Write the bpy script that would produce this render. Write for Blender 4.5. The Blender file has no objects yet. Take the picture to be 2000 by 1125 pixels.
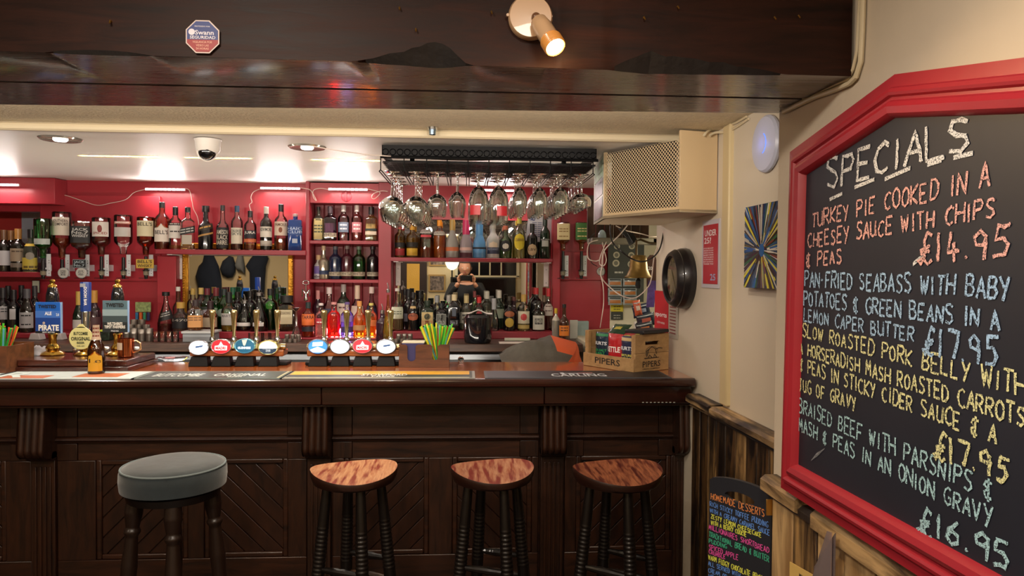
import bpy, math, random
from mathutils import Vector, Matrix, noise
random.seed(7)
S = bpy.context.scene
COL = S.collection
PI = math.pi

# ------------------------------------------------------------------ camera
F = 1400.0
E = 1.55
cam_d = bpy.data.cameras.new('camera')
cam = bpy.data.objects.new('camera', cam_d)
COL.objects.link(cam)
cam_d.sensor_fit = 'HORIZONTAL'
cam_d.sensor_width = 36.0
cam_d.lens = 36.0 * F / 2000.0
cam_d.clip_start = 0.02
R_CAM = Matrix.Rotation(math.radians(-3.65), 3, 'Z') @ Matrix.Rotation(math.radians(90 - 1.30), 3, 'X') @ Matrix.Rotation(math.radians(0.43), 3, 'Z')
cam.matrix_world = Matrix.Translation((0, 0, E)) @ R_CAM.to_4x4()
S.camera = cam
CO = Vector((0, 0, E))

# ------------------------------------------------------------------ world, exposure, main lights
S.view_settings.view_transform = 'Standard'
S.view_settings.look = 'None'
S.view_settings.exposure = 0.0
S.view_settings.gamma = 1.0
S.view_settings.use_curve_mapping = False
try:
    S.cycles.transparent_max_bounces = 40
    S.cycles.max_bounces = 10
    S.cycles.transmission_bounces = 10
    S.cycles.glossy_bounces = 5
    S.cycles.diffuse_bounces = 4
    S.cycles.sample_clamp_indirect = 4.0
    S.cycles.blur_glossy = 0.5
except Exception:
    pass
W = bpy.data.worlds.new('world')
S.world = W
W.use_nodes = True
W.node_tree.nodes['Background'].inputs[0].default_value = (0.02, 0.02, 0.025, 1)
W.node_tree.nodes['Background'].inputs[1].default_value = 0.3

def srgb(h):
    if isinstance(h, (tuple, list)):
        c = [x / 255.0 for x in h[:3]]
    else:
        h = h.lstrip('#')
        c = [int(h[i:i + 2], 16) / 255.0 for i in (0, 2, 4)]
    return tuple((x / 12.92 if x <= 0.04045 else ((x + 0.055) / 1.055) ** 2.4) for x in c) + (1.0,)

def area(name, loc, target, size, power, col, sy=None, spread=180):
    l = bpy.data.lights.new(name, 'AREA')
    l.energy = power; l.color = srgb(col)[:3]
    l.shape = 'RECTANGLE' if sy else 'DISK'
    l.size = size
    if sy: l.size_y = sy
    l.spread = math.radians(spread)
    o = bpy.data.objects.new(name, l); COL.objects.link(o)
    o.location = loc
    o.rotation_euler = (Vector(target) - Vector(loc)).to_track_quat('-Z', 'Y').to_euler()
    return o

def spot(name, loc, target, power, col, ang, blend=0.5, r=0.02):
    l = bpy.data.lights.new(name, 'SPOT')
    l.energy = power; l.color = srgb(col)[:3]; l.spot_size = math.radians(ang); l.spot_blend = blend
    l.shadow_soft_size = r
    o = bpy.data.objects.new(name, l); COL.objects.link(o)
    o.location = loc
    o.rotation_euler = (Vector(target) - Vector(loc)).to_track_quat('-Z', 'Y').to_euler()
    return o

def point(name, loc, power, col, r=0.03):
    l = bpy.data.lights.new(name, 'POINT')
    l.energy = power; l.color = srgb(col)[:3]; l.shadow_soft_size = r
    o = bpy.data.objects.new(name, l); COL.objects.link(o)
    o.location = loc
    return o

# unseen room lights in front of the beam and behind the camera
area('unseen_lounge_light', (-0.55, 0.55, 2.27), (-0.45, 0.55, 0), 0.35, 26, '#fff0de')
area('unseen_lounge_light', (0.20, 0.45, 2.27), (0.20, 0.45, 0), 0.3, 12, '#fff0de')  # added to brighten the top of the right wall
area('unseen_lounge_light', (-2.6, 0.55, 2.27), (-2.6, 0.55, 0), 0.35, 12, '#ffe6cc')
area('unseen_lounge_light', (-1.2, -0.9, 2.27), (-1.2, -0.9, 0), 0.5, 15, '#ffe8d0')
area('unseen_lounge_light', (-3.6, -0.9, 2.27), (-3.6, -0.9, 0), 0.5, 14, '#ffe0c0')
# added fill spots hidden behind the beam to brighten the back bar
for _i in range(8):
    _x = -2.6 + _i * 0.44
    spot('back_bar_fill', (_x, 1.90, 1.985), (_x + 0.1, 4.7, 1.80), 19, '#fff0e0', 140, 1.0, 0.03)
# added uplights hidden behind the bar: narrow ones draw ceiling streaks, soft ones brighten it
area('added_ceiling_uplight', (-1.47, 3.62, 0.98), (-1.47, 3.62, 2.0), 0.80, 14.0, '#ffd84a', 0.012, spread=1.2)
area('added_ceiling_uplight', (-0.60, 3.62, 0.98), (-0.60, 3.62, 2.0), 0.32, 6.0, '#ffd84a', 0.012, spread=1.2)
area('added_ceiling_uplight', (-1.3, 3.66, 0.95), (-1.3, 3.75, 2.0), 2.6, 13, '#fff2e0', 0.03)
area('added_ceiling_uplight', (0.15, 3.66, 0.95), (0.15, 3.75, 2.0), 0.6, 4, '#fff2e0', 0.03)
# small downlights over the stools and the bar
for _x, _p in ((-2.2, 14), (-1.15, 13), (-0.55, 18), (0.05, 16), (0.55, 12)):
    spot('stool_downlight', (_x, 2.42, 2.09), (_x, 2.5, 0.0), _p, '#ffdcb4', 80, 0.9, 0.03)
for _x in (-2.0, -1.2, -0.4, 0.4):
    spot('bar_downlight', (_x, 3.30 if _x > -1 else 3.55, 2.06), (_x, 3.40, 0.0), 19, '#fff0dc', 150, 0.9, 0.03)
point('nook_fill', (1.22, 3.85, 1.62), 5.0, '#fff2d0', 0.05)  # added unseen fill to brighten the recess past the bar end

# ------------------------------------------------------------------ pixel -> world helpers (measured positions of real things)
def ray(px, py):
    return (R_CAM @ Vector(((px - 1000) / F, (562.5 - py) / F, -1))).normalized()
def atY(px, py, Y):
    d = ray(px, py); return CO + d * (Y / d.y)
def atZ(px, py, z):
    d = ray(px, py); return CO + d * ((z - E) / d.z)
def atP(px, py, p, n):
    d = ray(px, py); return CO + d * ((Vector(p) - CO).dot(n) / d.dot(n))
YM = 4.785   # face of the bar mirrors
def mir(px, py, Y):
    """point at depth Y (behind the camera) seen at px,py in the bar mirror"""
    p = atY(px, py, YM + (YM - Y)); return Vector((p.x, Y, p.z))

# ------------------------------------------------------------------ materials
MATS = {}
def _new(name):
    m = bpy.data.materials.new(name); m.use_nodes = True
    nt = m.node_tree; return m, nt, nt.nodes['Principled BSDF']

def mat(name, col, rough=0.5, metal=0.0, coat=0.0, bump=0.0, bscale=80.0, var=0.0, vscale=8.0, spec=0.5, emit=None, es=0.0, alpha=None):
    if name in MATS: return MATS[name]
    m, nt, b = _new(name); N = nt.nodes; L = nt.links
    c = srgb(col)
    b.inputs['Base Color'].default_value = c
    b.inputs['Roughness'].default_value = rough
    b.inputs['Metallic'].default_value = metal
    b.inputs['Coat Weight'].default_value = coat
    b.inputs['Specular IOR Level'].default_value = spec
    if emit:
        b.inputs['Emission Color'].default_value = srgb(emit); b.inputs['Emission Strength'].default_value = es
    tc = None
    if bump or var:
        tc = N.new('ShaderNodeTexCoord')
    if var:
        n = N.new('ShaderNodeTexNoise'); n.inputs['Scale'].default_value = vscale; n.inputs['Detail'].default_value = 5
        L.new(tc.outputs['Object'], n.inputs['Vector'])
        r = N.new('ShaderNodeMapRange'); r.inputs['To Min'].default_value = 1 - var; r.inputs['To Max'].default_value = 1 + var
        r.inputs['From Min'].default_value = 0.3; r.inputs['From Max'].default_value = 0.7
        L.new(n.outputs['Fac'], r.inputs['Value'])
        mx = N.new('ShaderNodeMix'); mx.data_type = 'RGBA'; mx.blend_type = 'MULTIPLY'; mx.inputs[0].default_value = 1
        mx.inputs[6].default_value = c
        L.new(r.outputs['Result'], mx.inputs[7]); L.new(mx.outputs[2], b.inputs['Base Color'])
    if bump:
        n = N.new('ShaderNodeTexNoise'); n.inputs['Scale'].default_value = bscale; n.inputs['Detail'].default_value = 4
        L.new(tc.outputs['Object'], n.inputs['Vector'])
        bp = N.new('ShaderNodeBump'); bp.inputs['Strength'].default_value = bump; bp.inputs['Distance'].default_value = 0.004
        L.new(n.outputs['Fac'], bp.inputs['Height']); L.new(bp.outputs['Normal'], b.inputs['Normal'])
    MATS[name] = m
    return m

def wood(name, c1, c2, rough=0.45, axis='X', scale=6.0, stretch=10.0, coat=0.0, contrast=(0.35, 0.65), c3=None, bump=0.15, rvar=0.0):
    """long grained wood; axis = grain direction"""
    if name in MATS: return MATS[name]
    m, nt, b = _new(name); N = nt.nodes; L = nt.links
    tc = N.new('ShaderNodeTexCoord'); mp = N.new('ShaderNodeMapping')
    sc = {'X': (1, stretch, stretch), 'Y': (stretch, 1, stretch), 'Z': (stretch, stretch, 1)}[axis]
    mp.inputs['Scale'].default_value = sc
    oi = N.new('ShaderNodeObjectInfo'); ad = N.new('ShaderNodeVectorMath'); ad.operation = 'ADD'
    ml = N.new('ShaderNodeVectorMath'); ml.operation = 'SCALE'; ml.inputs['Scale'].default_value = 13.7
    cb = N.new('ShaderNodeCombineXYZ')
    for i in range(3): L.new(oi.outputs['Random'], cb.inputs[i])
    L.new(cb.outputs[0], ml.inputs[0]); L.new(tc.outputs['Object'], ad.inputs[0]); L.new(ml.outputs[0], ad.inputs[1])
    L.new(ad.outputs[0], mp.inputs['Vector'])
    n1 = N.new('ShaderNodeTexNoise'); n1.inputs['Scale'].default_value = scale; n1.inputs['Detail'].default_value = 8
    n1.inputs['Roughness'].default_value = 0.65; n1.inputs['Distortion'].default_value = 0.6
    L.new(mp.outputs[0], n1.inputs['Vector'])
    cr = N.new('ShaderNodeValToRGB'); cr.color_ramp.elements[0].position = contrast[0]; cr.color_ramp.elements[1].position = contrast[1]
    cr.color_ramp.elements[0].color = srgb(c1); cr.color_ramp.elements[1].color = srgb(c2)
    L.new(n1.outputs['Fac'], cr.inputs['Fac'])
    out = cr.outputs['Color']
    if c3:
        n2 = N.new('ShaderNodeTexNoise'); n2.inputs['Scale'].default_value = scale * 0.55; n2.inputs['Detail'].default_value = 6
        L.new(mp.outputs[0], n2.inputs['Vector'])
        r2 = N.new('ShaderNodeMapRange'); r2.inputs['From Min'].default_value = 0.48; r2.inputs['From Max'].default_value = 0.62
        L.new(n2.outputs['Fac'], r2.inputs['Value'])
        mx = N.new('ShaderNodeMix'); mx.data_type = 'RGBA'; L.new(r2.outputs[0], mx.inputs[0]); L.new(out, mx.inputs[6]); mx.inputs[7].default_value = srgb(c3)
        out = mx.outputs[2]
    L.new(out, b.inputs['Base Color'])
    b.inputs['Roughness'].default_value = rough
    if rvar:
        rr = N.new('ShaderNodeMapRange'); rr.inputs['To Min'].default_value = max(0.03, rough - rvar); rr.inputs['To Max'].default_value = rough + rvar
        L.new(n1.outputs['Fac'], rr.inputs['Value']); L.new(rr.outputs[0], b.inputs['Roughness'])
    b.inputs['Coat Weight'].default_value = coat; b.inputs['Coat Roughness'].default_value = 0.12
    bp = N.new('ShaderNodeBump'); bp.inputs['Strength'].default_value = bump; bp.inputs['Distance'].default_value = 0.003
    L.new(n1.outputs['Fac'], bp.inputs['Height']); L.new(bp.outputs['Normal'], b.inputs['Normal'])
    MATS[name] = m
    return m

def thin_glass(name, col, rough=0.05, gloss=1.0, opac=0.0):
    """thin walled tinted glass: tinted see-through wall with a fresnel reflection"""
    if name in MATS: return MATS[name]
    m, nt, b = _new(name); N = nt.nodes; L = nt.links
    N.remove(b)
    out = N['Material Output']
    tr = N.new('ShaderNodeBsdfTransparent'); tr.inputs[0].default_value = tuple(v ** .62 for v in srgb(col))
    gl = N.new('ShaderNodeBsdfGlossy'); gl.inputs['Roughness'].default_value = rough; gl.inputs[0].default_value = (1, 1, 1, 1)
    fr = N.new('ShaderNodeFresnel'); fr.inputs['IOR'].default_value = 1.5
    mm = N.new('ShaderNodeMath'); mm.operation = 'MULTIPLY_ADD'; mm.inputs[1].default_value = gloss; mm.inputs[2].default_value = 0.03
    L.new(fr.outputs[0], mm.inputs[0])
    mx = N.new('ShaderNodeMixShader'); L.new(mm.outputs[0], mx.inputs[0]); L.new(tr.outputs[0], mx.inputs[1]); L.new(gl.outputs[0], mx.inputs[2])
    last = mx
    if opac:
        df = N.new('ShaderNodeBsdfDiffuse'); df.inputs[0].default_value = srgb(col)
        m2 = N.new('ShaderNodeMixShader'); m2.inputs[0].default_value = opac
        L.new(mx.outputs[0], m2.inputs[1]); L.new(df.outputs[0], m2.inputs[2]); last = m2
    L.new(last.outputs[0], out.inputs[0])
    MATS[name] = m
    return m

def real_glass(name, col='#ffffff', rough=0.0, ior=1.45):
    if name in MATS: return MATS[name]
    m, nt, b = _new(name)
    b.inputs['Base Color'].default_value = srgb(col); b.inputs['Roughness'].default_value = rough
    b.inputs['Transmission Weight'].default_value = 1; b.inputs['IOR'].default_value = ior
    MATS[name] = m
    return m

def emis(name, col, s):
    if name in MATS: return MATS[name]
    m, nt, b = _new(name)
    b.inputs['Base Color'].default_value = (0.0, 0.0, 0.0, 1) if s > 3 else srgb(col)
    b.inputs['Emission Color'].default_value = srgb(col); b.inputs['Emission Strength'].default_value = s
    MATS[name] = m
    return m

# ------------------------------------------------------------------ mesh builder
class MB:
    def __init__(s): s.v = []; s.f = []
    def quad(s, a, b, c, d):
        n = len(s.v); s.v += [tuple(a), tuple(b), tuple(c), tuple(d)]; s.f.append((n, n + 1, n + 2, n + 3)); return s
    def box(s, x0, x1, y0, y1, z0, z1):
        n = len(s.v)
        if x0 > x1: x0, x1 = x1, x0
        if y0 > y1: y0, y1 = y1, y0
        if z0 > z1: z0, z1 = z1, z0
        s.v += [(x0, y0, z0), (x1, y0, z0), (x1, y1, z0), (x0, y1, z0), (x0, y0, z1), (x1, y0, z1), (x1, y1, z1), (x0, y1, z1)]
        for q in ((0, 3, 2, 1), (4, 5, 6, 7), (0, 1, 5, 4), (1, 2, 6, 5), (2, 3, 7, 6), (3, 0, 4, 7)):
            s.f.append(tuple(n + i for i in q))
        return s
    def cbox(s, c, sx, sy, sz, R=None):
        c = Vector(c); n = len(s.v)
        for z in (-1, 1):
            for x, y in ((-1, -1), (1, -1), (1, 1), (-1, 1)):
                p = Vector((x * sx / 2, y * sy / 2, z * sz / 2))
                if R: p = R @ p
                s.v.append(tuple(c + p))
        for q in ((0, 3, 2, 1), (4, 5, 6, 7), (0, 1, 5, 4), (1, 2, 6, 5), (2, 3, 7, 6), (3, 0, 4, 7)):
            s.f.append(tuple(n + i for i in q))
        return s
    def slab(s, base, up):
        """prism: polygon 'base' (list of world points, ccw seen against up) extruded by vector up"""
        n = len(s.v); k = len(base); up = Vector(up)
        s.v += [tuple(p) for p in base] + [tuple(Vector(p) + up) for p in base]
        s.f.append(tuple(n + i for i in reversed(range(k)))); s.f.append(tuple(n + k + i for i in range(k)))
        for i in range(k):
            j = (i + 1) % k; s.f.append((n + i, n + j, n + k + j, n + k + i))
        return s
    def lathe(s, prof, c=(0, 0, 0), n=24, R=None, sup=None, sy=1.0, capb=True, capt=True):
        """prof: list of (r, z) ; sup: list of superellipse exponents per ring or None"""
        c = Vector(c); base = len(s.v)
        for i, (r, z) in enumerate(prof):
            e = sup[i] if sup else 2
            for k in range(n):
                a = 2 * PI * (k + 0.5) / n
                ca, sa = math.cos(a), math.sin(a)
                if e != 2:
                    q = (abs(ca) ** e + abs(sa) ** e) ** (-1 / e); ca *= q; sa *= q
                p = Vector((r * ca, r * sa * sy, z))
                if R: p = R @ p
                s.v.append(tuple(c + p))
        for i in range(len(prof) - 1):
            for k in range(n):
                a = base + i * n + k; b = base + i * n + (k + 1) % n
                s.f.append((a, b, b + n, a + n))
        if capb: s.f.append(tuple(base + k for k in reversed(range(n))))
        if capt: s.f.append(tuple(base + (len(prof) - 1) * n + k for k in range(n)))
        return s
    def tube(s, pts, r, n=8, cap=True):
        pts = [Vector(p) for p in pts]
        rs = r if isinstance(r, (list, tuple)) else [r] * len(pts)
        base = len(s.v); up = None
        for i, p in enumerate(pts):
            t = (pts[min(i + 1, len(pts) - 1)] - pts[max(i - 1, 0)])
            if t.length < 1e-9: t = Vector((0, 0, 1))
            t.normalize()
            if up is None:
                up = Vector((0, 0, 1)) if abs(t.z) < 0.9 else Vector((1, 0, 0))
            a = t.cross(up)
            if a.length < 1e-6: a = t.cross(Vector((0, 1, 0)))
            a.normalize(); b = a.cross(t).normalized(); up = b
            for k in range(n):
                w = 2 * PI * k / n
                s.v.append(tuple(p + (a * math.cos(w) + b * math.sin(w)) * rs[i]))
        for i in range(len(pts) - 1):
            for k in range(n):
                a = base + i * n + k; b = base + i * n + (k + 1) % n
                s.f.append((a, b, b + n, a + n))
        if cap:
            s.f.append(tuple(base + k for k in reversed(range(n)))); s.f.append(tuple(base + (len(pts) - 1) * n + k for k in range(n)))
        return s
    def add(s, o, fn=None):
        n = len(s.v)
        s.v += [tuple(fn(Vector(p))) for p in o.v] if fn else list(o.v)
        s.f += [tuple(n + i for i in q) for q in o.f]
        return s
    def grid(s, fn, nu, nv):
        n = len(s.v)
        for j in range(nv + 1):
            for i in range(nu + 1): s.v.append(tuple(fn(i / nu, j / nv)))
        for j in range(nv):
            for i in range(nu):
                a = n + j * (nu + 1) + i; s.f.append((a, a + 1, a + nu + 2, a + nu + 1))
        return s

def wloc(o):
    l = Vector((0, 0, 0))
    while o: l = l + o.location; o = o.parent
    return l

def obj(name, mb, m, parent=None, smooth=True, bevel=0, ang=35, props=None):
    """link a mesh builder as ONE mesh object; vertices are given in world space"""
    vs = mb.v
    if parent is not None: off = wloc(parent)
    else:
        xs = [v[0] for v in vs]; ys = [v[1] for v in vs]; zs = [v[2] for v in vs]
        off = Vector(((min(xs) + max(xs)) / 2, (min(ys) + max(ys)) / 2, min(zs)))
    me = bpy.data.meshes.new(name)
    me.from_pydata([(v[0] - off.x, v[1] - off.y, v[2] - off.z) for v in vs], [], mb.f)
    if m: me.materials.append(m)
    if smooth:
        me.polygons.foreach_set('use_smooth', [True] * len(me.polygons))
        me.set_sharp_from_angle(angle=math.radians(ang))
    o = bpy.data.objects.new(name, me); COL.objects.link(o)
    if parent is not None: o.parent = parent
    else: o.location = off
    if bevel:
        bm_ = o.modifiers.new('bevel', 'BEVEL'); bm_.width = bevel; bm_.segments = 2; bm_.limit_method = 'ANGLE'
    if props:
        for k, v in props.items(): o[k] = v
    return o

def thing(name, label, cat, loc=(0, 0, 0), group=None):
    o = bpy.data.objects.new(name, None); COL.objects.link(o); o.location = loc
    o.empty_display_size = 0.05
    o['label'] = label; o['category'] = cat
    if group: o['group'] = group
    return o
def tag(o, label, cat, group=None):
    o['label'] = label; o['category'] = cat
    if group: o['group'] = group
    return o
def struct(name, mb, m, parent=None, **k):
    o = obj(name, mb, m, parent, **k)
    if parent is None: o['kind'] = 'structure'
    return o
def dup(root, loc, label=None, group=None, rotz=0):
    r = root.copy(); COL.objects.link(r); r.location = loc; r.rotation_euler = (0, 0, rotz)
    if label: r['label'] = label
    if group: r['group'] = group
    for ch in list(root.children):
        c = ch.copy(); COL.objects.link(c); c.parent = r
        for g in list(ch.children):
            d = g.copy(); COL.objects.link(d); d.parent = c
    return r

# ------------------------------------------------------------------ lettering
_TX = {}
def text_mb(s, bold=0.0):
    """flat lettering in the xy plane, unit cap height, centred on x, baseline at 0; returns MB and width"""
    key = (s, bold)
    if key not in _TX:
        cu = bpy.data.curves.new('txt', 'FONT'); cu.body = s; cu.size = 1.0; cu.align_x = 'CENTER'; cu.offset = bold; cu.resolution_u = 2
        cu.fill_mode = 'FRONT'
        o = bpy.data.objects.new('txt', cu)
        me = bpy.data.meshes.new_from_object(o)
        mb = MB(); k = 1 / 0.69
        mb.v = [(v.co.x * k, v.co.y * k, 0) for v in me.vertices]; mb.f = [tuple(p.vertices) for p in me.polygons]
        bpy.data.objects.remove(o); bpy.data.curves.remove(cu); bpy.data.meshes.remove(me)
        xs = [v[0] for v in mb.v] or [0]
        _TX[key] = (mb, (min(xs), max(xs)))
    return _TX[key]

def flat_text(s, c, w, h, U=(1, 0, 0), V=(0, 0, 1), bold=0.01):
    """lettering fitted in a w x h box centred on c, spanned by U (right) and V (up)"""
    mb, (a, b) = text_mb(s, bold)
    c = Vector(c); U = Vector(U).normalized(); V = Vector(V).normalized()
    o = MB(); sx = w / max(b - a, 1e-6); mid = (a + b) / 2
    o.add(mb, lambda p: c + U * ((p.x - mid) * sx) + V * ((p.y - 0.5) * h))
    return o

# single-stroke hand lettering, 4 x 6 cells
G = {'A': '0,0 2,6 4,0;.8,2.2 3.2,2.2', 'B': '0,0 0,6 2.6,6 3.4,5 2.6,3.3 0,3.1;2.6,3.2 4,1.8 3,.2 0,0', 'C': '4,5.2 2.6,6 .8,5 0,3 .8,.8 2.4,0 4,.8',
     'D': '0,0 0,6 2.2,5.8 4,4.2 4,1.8 2.4,.1 0,0', 'E': '3.8,6 0,6 0,0 3.8,0;0,3 3,3', 'F': '3.8,6 0,6 0,0;0,3 3,3', 'G': '4,5.2 2.6,6 .8,5 0,3 .8,.8 2.4,0 4,.8 4,2.6 2.4,2.6',
     'H': '0,0 0,6;4,0 4,6;0,3 4,3', 'I': '1,0 1,6', 'J': '1,6 4,6;2.8,6 2.8,1 1.6,0 .2,1', 'K': '0,0 0,6;4,6 0,2.6 4,0', 'L': '0,6 0,0 3.8,0',
     'M': '0,0 .4,6 2,2 3.6,6 4,0', 'N': '0,0 0,6 4,0 4,6', 'O': '2,6 .4,4.8 0,3 .6,1 2,0 3.6,1 4,3 3.6,4.8 2,6', 'P': '0,0 0,6 3,6 4,4.8 3,3.2 0,2.8',
     'Q': '2,6 .4,4.8 0,3 .6,1 2,0 3.6,1 4,3 3.6,4.8 2,6;2.4,1.6 4.2,-.4', 'R': '0,0 0,6 3,6 4,4.8 3,3.2 0,2.8;1.4,3 4,0', 'S': '3.8,5.2 2.6,6 .8,5.8 .3,4.4 1.6,3.3 3.3,2.6 3.8,1.2 2.4,0 .2,.6',
     'T': '0,6 4.2,6;2,6 2,0', 'U': '0,6 .2,1 1.8,0 3.6,1 4,6;4,6 4,0', 'V': '0,6 2,0 4,6', 'W': '0,6 1,0 2,4.6 3.2,0 4.4,6', 'X': '0,0 4,6;0,6 4,0', 'Y': '0,6 2,3;4,6 1.4,-.6', 'Z': '0,6 4,6 0,0 4,0',
     '0': '2,6 .4,4.8 0,3 .6,1 2,0 3.6,1 4,3 3.6,4.8 2,6', '1': '1.5,6 1.5,0', '2': '.2,5 2,6 3.8,4.6 0,0 4,0', '4': '1.2,6 .4,2 4,2;2.4,4 2.4,0', '5': '4,6 1,6 .6,3.4 2.8,3.6 4,2 3,.2 .4,.2',
     '6': '3.4,6 .8,3.6 0,1.6 1.6,0 3.6,.8 3.4,2.6 1.6,3.2 .3,2.2', '7': '0,6 4,6 2.4,0', '9': '3.8,4.6 2,6 .2,4.8 .6,3.2 2.6,3 3.8,4.8 3.2,0', '.': '.6,0 1,.3', '-': '.6,3 2.4,3',
     '&': '4,5.2 1,5.2 .2,4 2,3.2 .2,2 1,.4 3.8,.6;2.3,6.4 2.3,-.6', '£': '4.2,5.6 2.8,6.4 1.8,4.6 1.8,1.2 .6,-.4 -.4,.6 1,1.2 3,-.4 4.4,.4;.4,2.6 3.6,3.4;.6,1.8 3.4,2.5'}
GW = {'I': 2.0, '1': 3.0, '.': 1.8, '-': 3.2, ' ': 3.4, 'M': 4.6, 'W': 4.8, 'J': 4.2}
def strokes(s):
    """list of polylines (grid units) and the total advance"""
    x = 0; out = []
    for ch in s:
        if ch != ' ':
            jy = random.uniform(-.35, .35); js = random.uniform(.92, 1.1); sl = random.uniform(-.06, .1)
            for pl in G[ch].split(';'):
                pts = []
                for t in pl.split():
                    a, b = t.split(','); a = float(a); b = float(b)
                    pts.append((x + a * js * .98 + b * sl, b * js + jy))
                out.append(pts)
        x += GW.get(ch, 4.0) + 1.35
    return out, x - 1.35
def chalk(s, P0, P1, h0, h1, Nn, wd, off=0.0012, passes=1, Vup=Vector((0, 0, 1)), bend=None):
    """hand-drawn line from P0 to P1 (baseline ends), letter heights h0,h1, stroke width wd, lifted off along the normal Nn"""
    st, adv = strokes(s); mb = MB(); P0 = Vector(P0); P1 = Vector(P1)
    U = (P1 - P0).normalized(); Sd = Nn.cross(U).normalized()
    def mp(x, y):
        t = x / adv; h = h0 + (h1 - h0) * t
        return P0 + (P1 - P0) * t + Vup * (y / 6 * h)
    for ps in range(passes):
        jit = 0.0 if ps == 0 else wd * 0.5
        for pl in st:
            pts = []
            for i in range(len(pl) - 1):
                a = pl[i]; b = pl[i + 1]; L_ = math.hypot(b[0] - a[0], b[1] - a[1]); k = max(1, int(L_ / 1.2))
                for j in range(k): pts.append((a[0] + (b[0] - a[0]) * j / k, a[1] + (b[1] - a[1]) * j / k))
            pts.append(pl[-1])
            W3 = [mp(*p) + Vup * random.uniform(-jit, jit) + U * random.uniform(-jit, jit) + Nn * (off + 0.0002 * ps) for p in pts]
            n = len(mb.v)
            for i, p in enumerate(W3):
                t = W3[min(i + 1, len(W3) - 1)] - W3[max(i - 1, 0)]
                t.normalize(); sd = t.cross(Nn); w = wd * 0.5 * random.uniform(.75, 1.2)
                mb.v += [tuple(p + sd * w), tuple(p - sd * w)]
            for i in range(len(W3) - 1):
                a = n + 2 * i; mb.f.append((a, a + 1, a + 3, a + 2))
    return mb
def chalk_mat(name, col):
    if name in MATS: return MATS[name]
    m, nt, b = _new(name); N = nt.nodes; L = nt.links
    tc = N.new('ShaderNodeTexCoord'); n = N.new('ShaderNodeTexNoise'); n.inputs['Scale'].default_value = 420; n.inputs['Detail'].default_value = 3
    L.new(tc.outputs['Object'], n.inputs['Vector'])
    cr = N.new('ShaderNodeValToRGB'); cr.color_ramp.elements[0].position = .36; cr.color_ramp.elements[1].position = .52
    cr.color_ramp.elements[0].color = srgb('#20232c'); cr.color_ramp.elements[1].color = srgb(col)
    L.new(n.outputs['Fac'], cr.inputs['Fac']); L.new(cr.outputs[0], b.inputs['Base Color']); b.inputs['Roughness'].default_value = .95
    MATS[name] = m
    return m
# ================================================================== SETTING
XL = -5.4
ZB, YB0, YB1 = 1.10, 2.985, 3.56      # bar top height, front edge, back edge
YW = 4.80                              # back wall
KW = -0.0293
def XN(Y): return 0.825 + KW * Y       # near right wall (specials board)
def XF(Y): return 1.077 + KW * Y       # far right wall (painting, clock)
def X_(px, Y, py=530): return atY(px, py, Y).x
def Z_(px, py, Y): return atY(px, py, Y).z

red = mat('red_paint', '#9c2934', .34, bump=.05, bscale=14, var=.05, vscale=3)
red_dk = mat('red_paint_shelf', '#88232f', .38, bump=.05, bscale=20)
cream = mat('cream_plaster', '#c9bca8', .75, bump=.25, bscale=30, var=.04, vscale=2.2)
cream2 = mat('cream_gloss_wall', '#cfc4b0', .5, bump=.2, bscale=9, var=.03, vscale=2)
ceilw = mat('white_ceiling_satin', '#e6e3db', .42, bump=.12, bscale=12)
texc = mat('textured_ceiling', '#cbbd9f', .8, bump=1.0, bscale=95, var=.08, vscale=40)
floor_m = wood('dark_floorboards', '#1d120c', '#2f1e14', .5, 'X')
beam_m = wood('old_beam_grey_sheen', '#383335', '#857a7e', .28, 'X', 5, 9, contrast=(.3, .7), bump=.25, rvar=.1, coat=.8)  # lighter grey stands in for the grazing reflection on the beam's underside
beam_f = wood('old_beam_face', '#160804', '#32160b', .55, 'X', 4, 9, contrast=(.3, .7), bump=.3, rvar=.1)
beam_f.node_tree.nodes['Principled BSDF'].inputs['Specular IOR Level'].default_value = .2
bark = mat('beam_waney_edge', '#140d0a', .8, bump=.8, bscale=40)

struct('floor', MB().box(XL, 2.0, -2.3, 5.4, -.06, 0), floor_m)
# back wall with the opening behind the wine bottles
ox1 = X_(82, YW); oz0, oz1 = Z_(40, 533, YW), Z_(40, 413, YW)
xr = X_(1192, YW)
struct('wall_back', MB().box(XL, ox1, YW, YW + .1, 0, oz0).box(XL, ox1, YW, YW + .1, oz1, 2.4).box(ox1, xr, YW, YW + .1, 0, 2.4), red)
struct('wall_alcove', MB().box(XL, ox1 + .3, YW + .5, YW + .58, 0, 2.4).box(ox1 + .001, ox1 + .08, YW + .1, YW + .5, 0, 2.4), mat('alcove_red', '#c23a38', .5))
struct('panel_alcove', MB().box(X_(48, YW + .49), X_(92, YW + .49), YW + .46, YW + .5, oz0 - .2, oz1 + .2), mat('alcove_pale', '#b9c2d2', .5))['kind'] = 'structure'
struct('wall_recess', MB().box(xr, 1.9, YW, YW + .1, 0, 2.4).box(1.8, 1.9, 3.5, YW, 0, 2.4), mat('recess_white', '#d8d2bb', .6, bump=.1, bscale=10))
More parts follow.
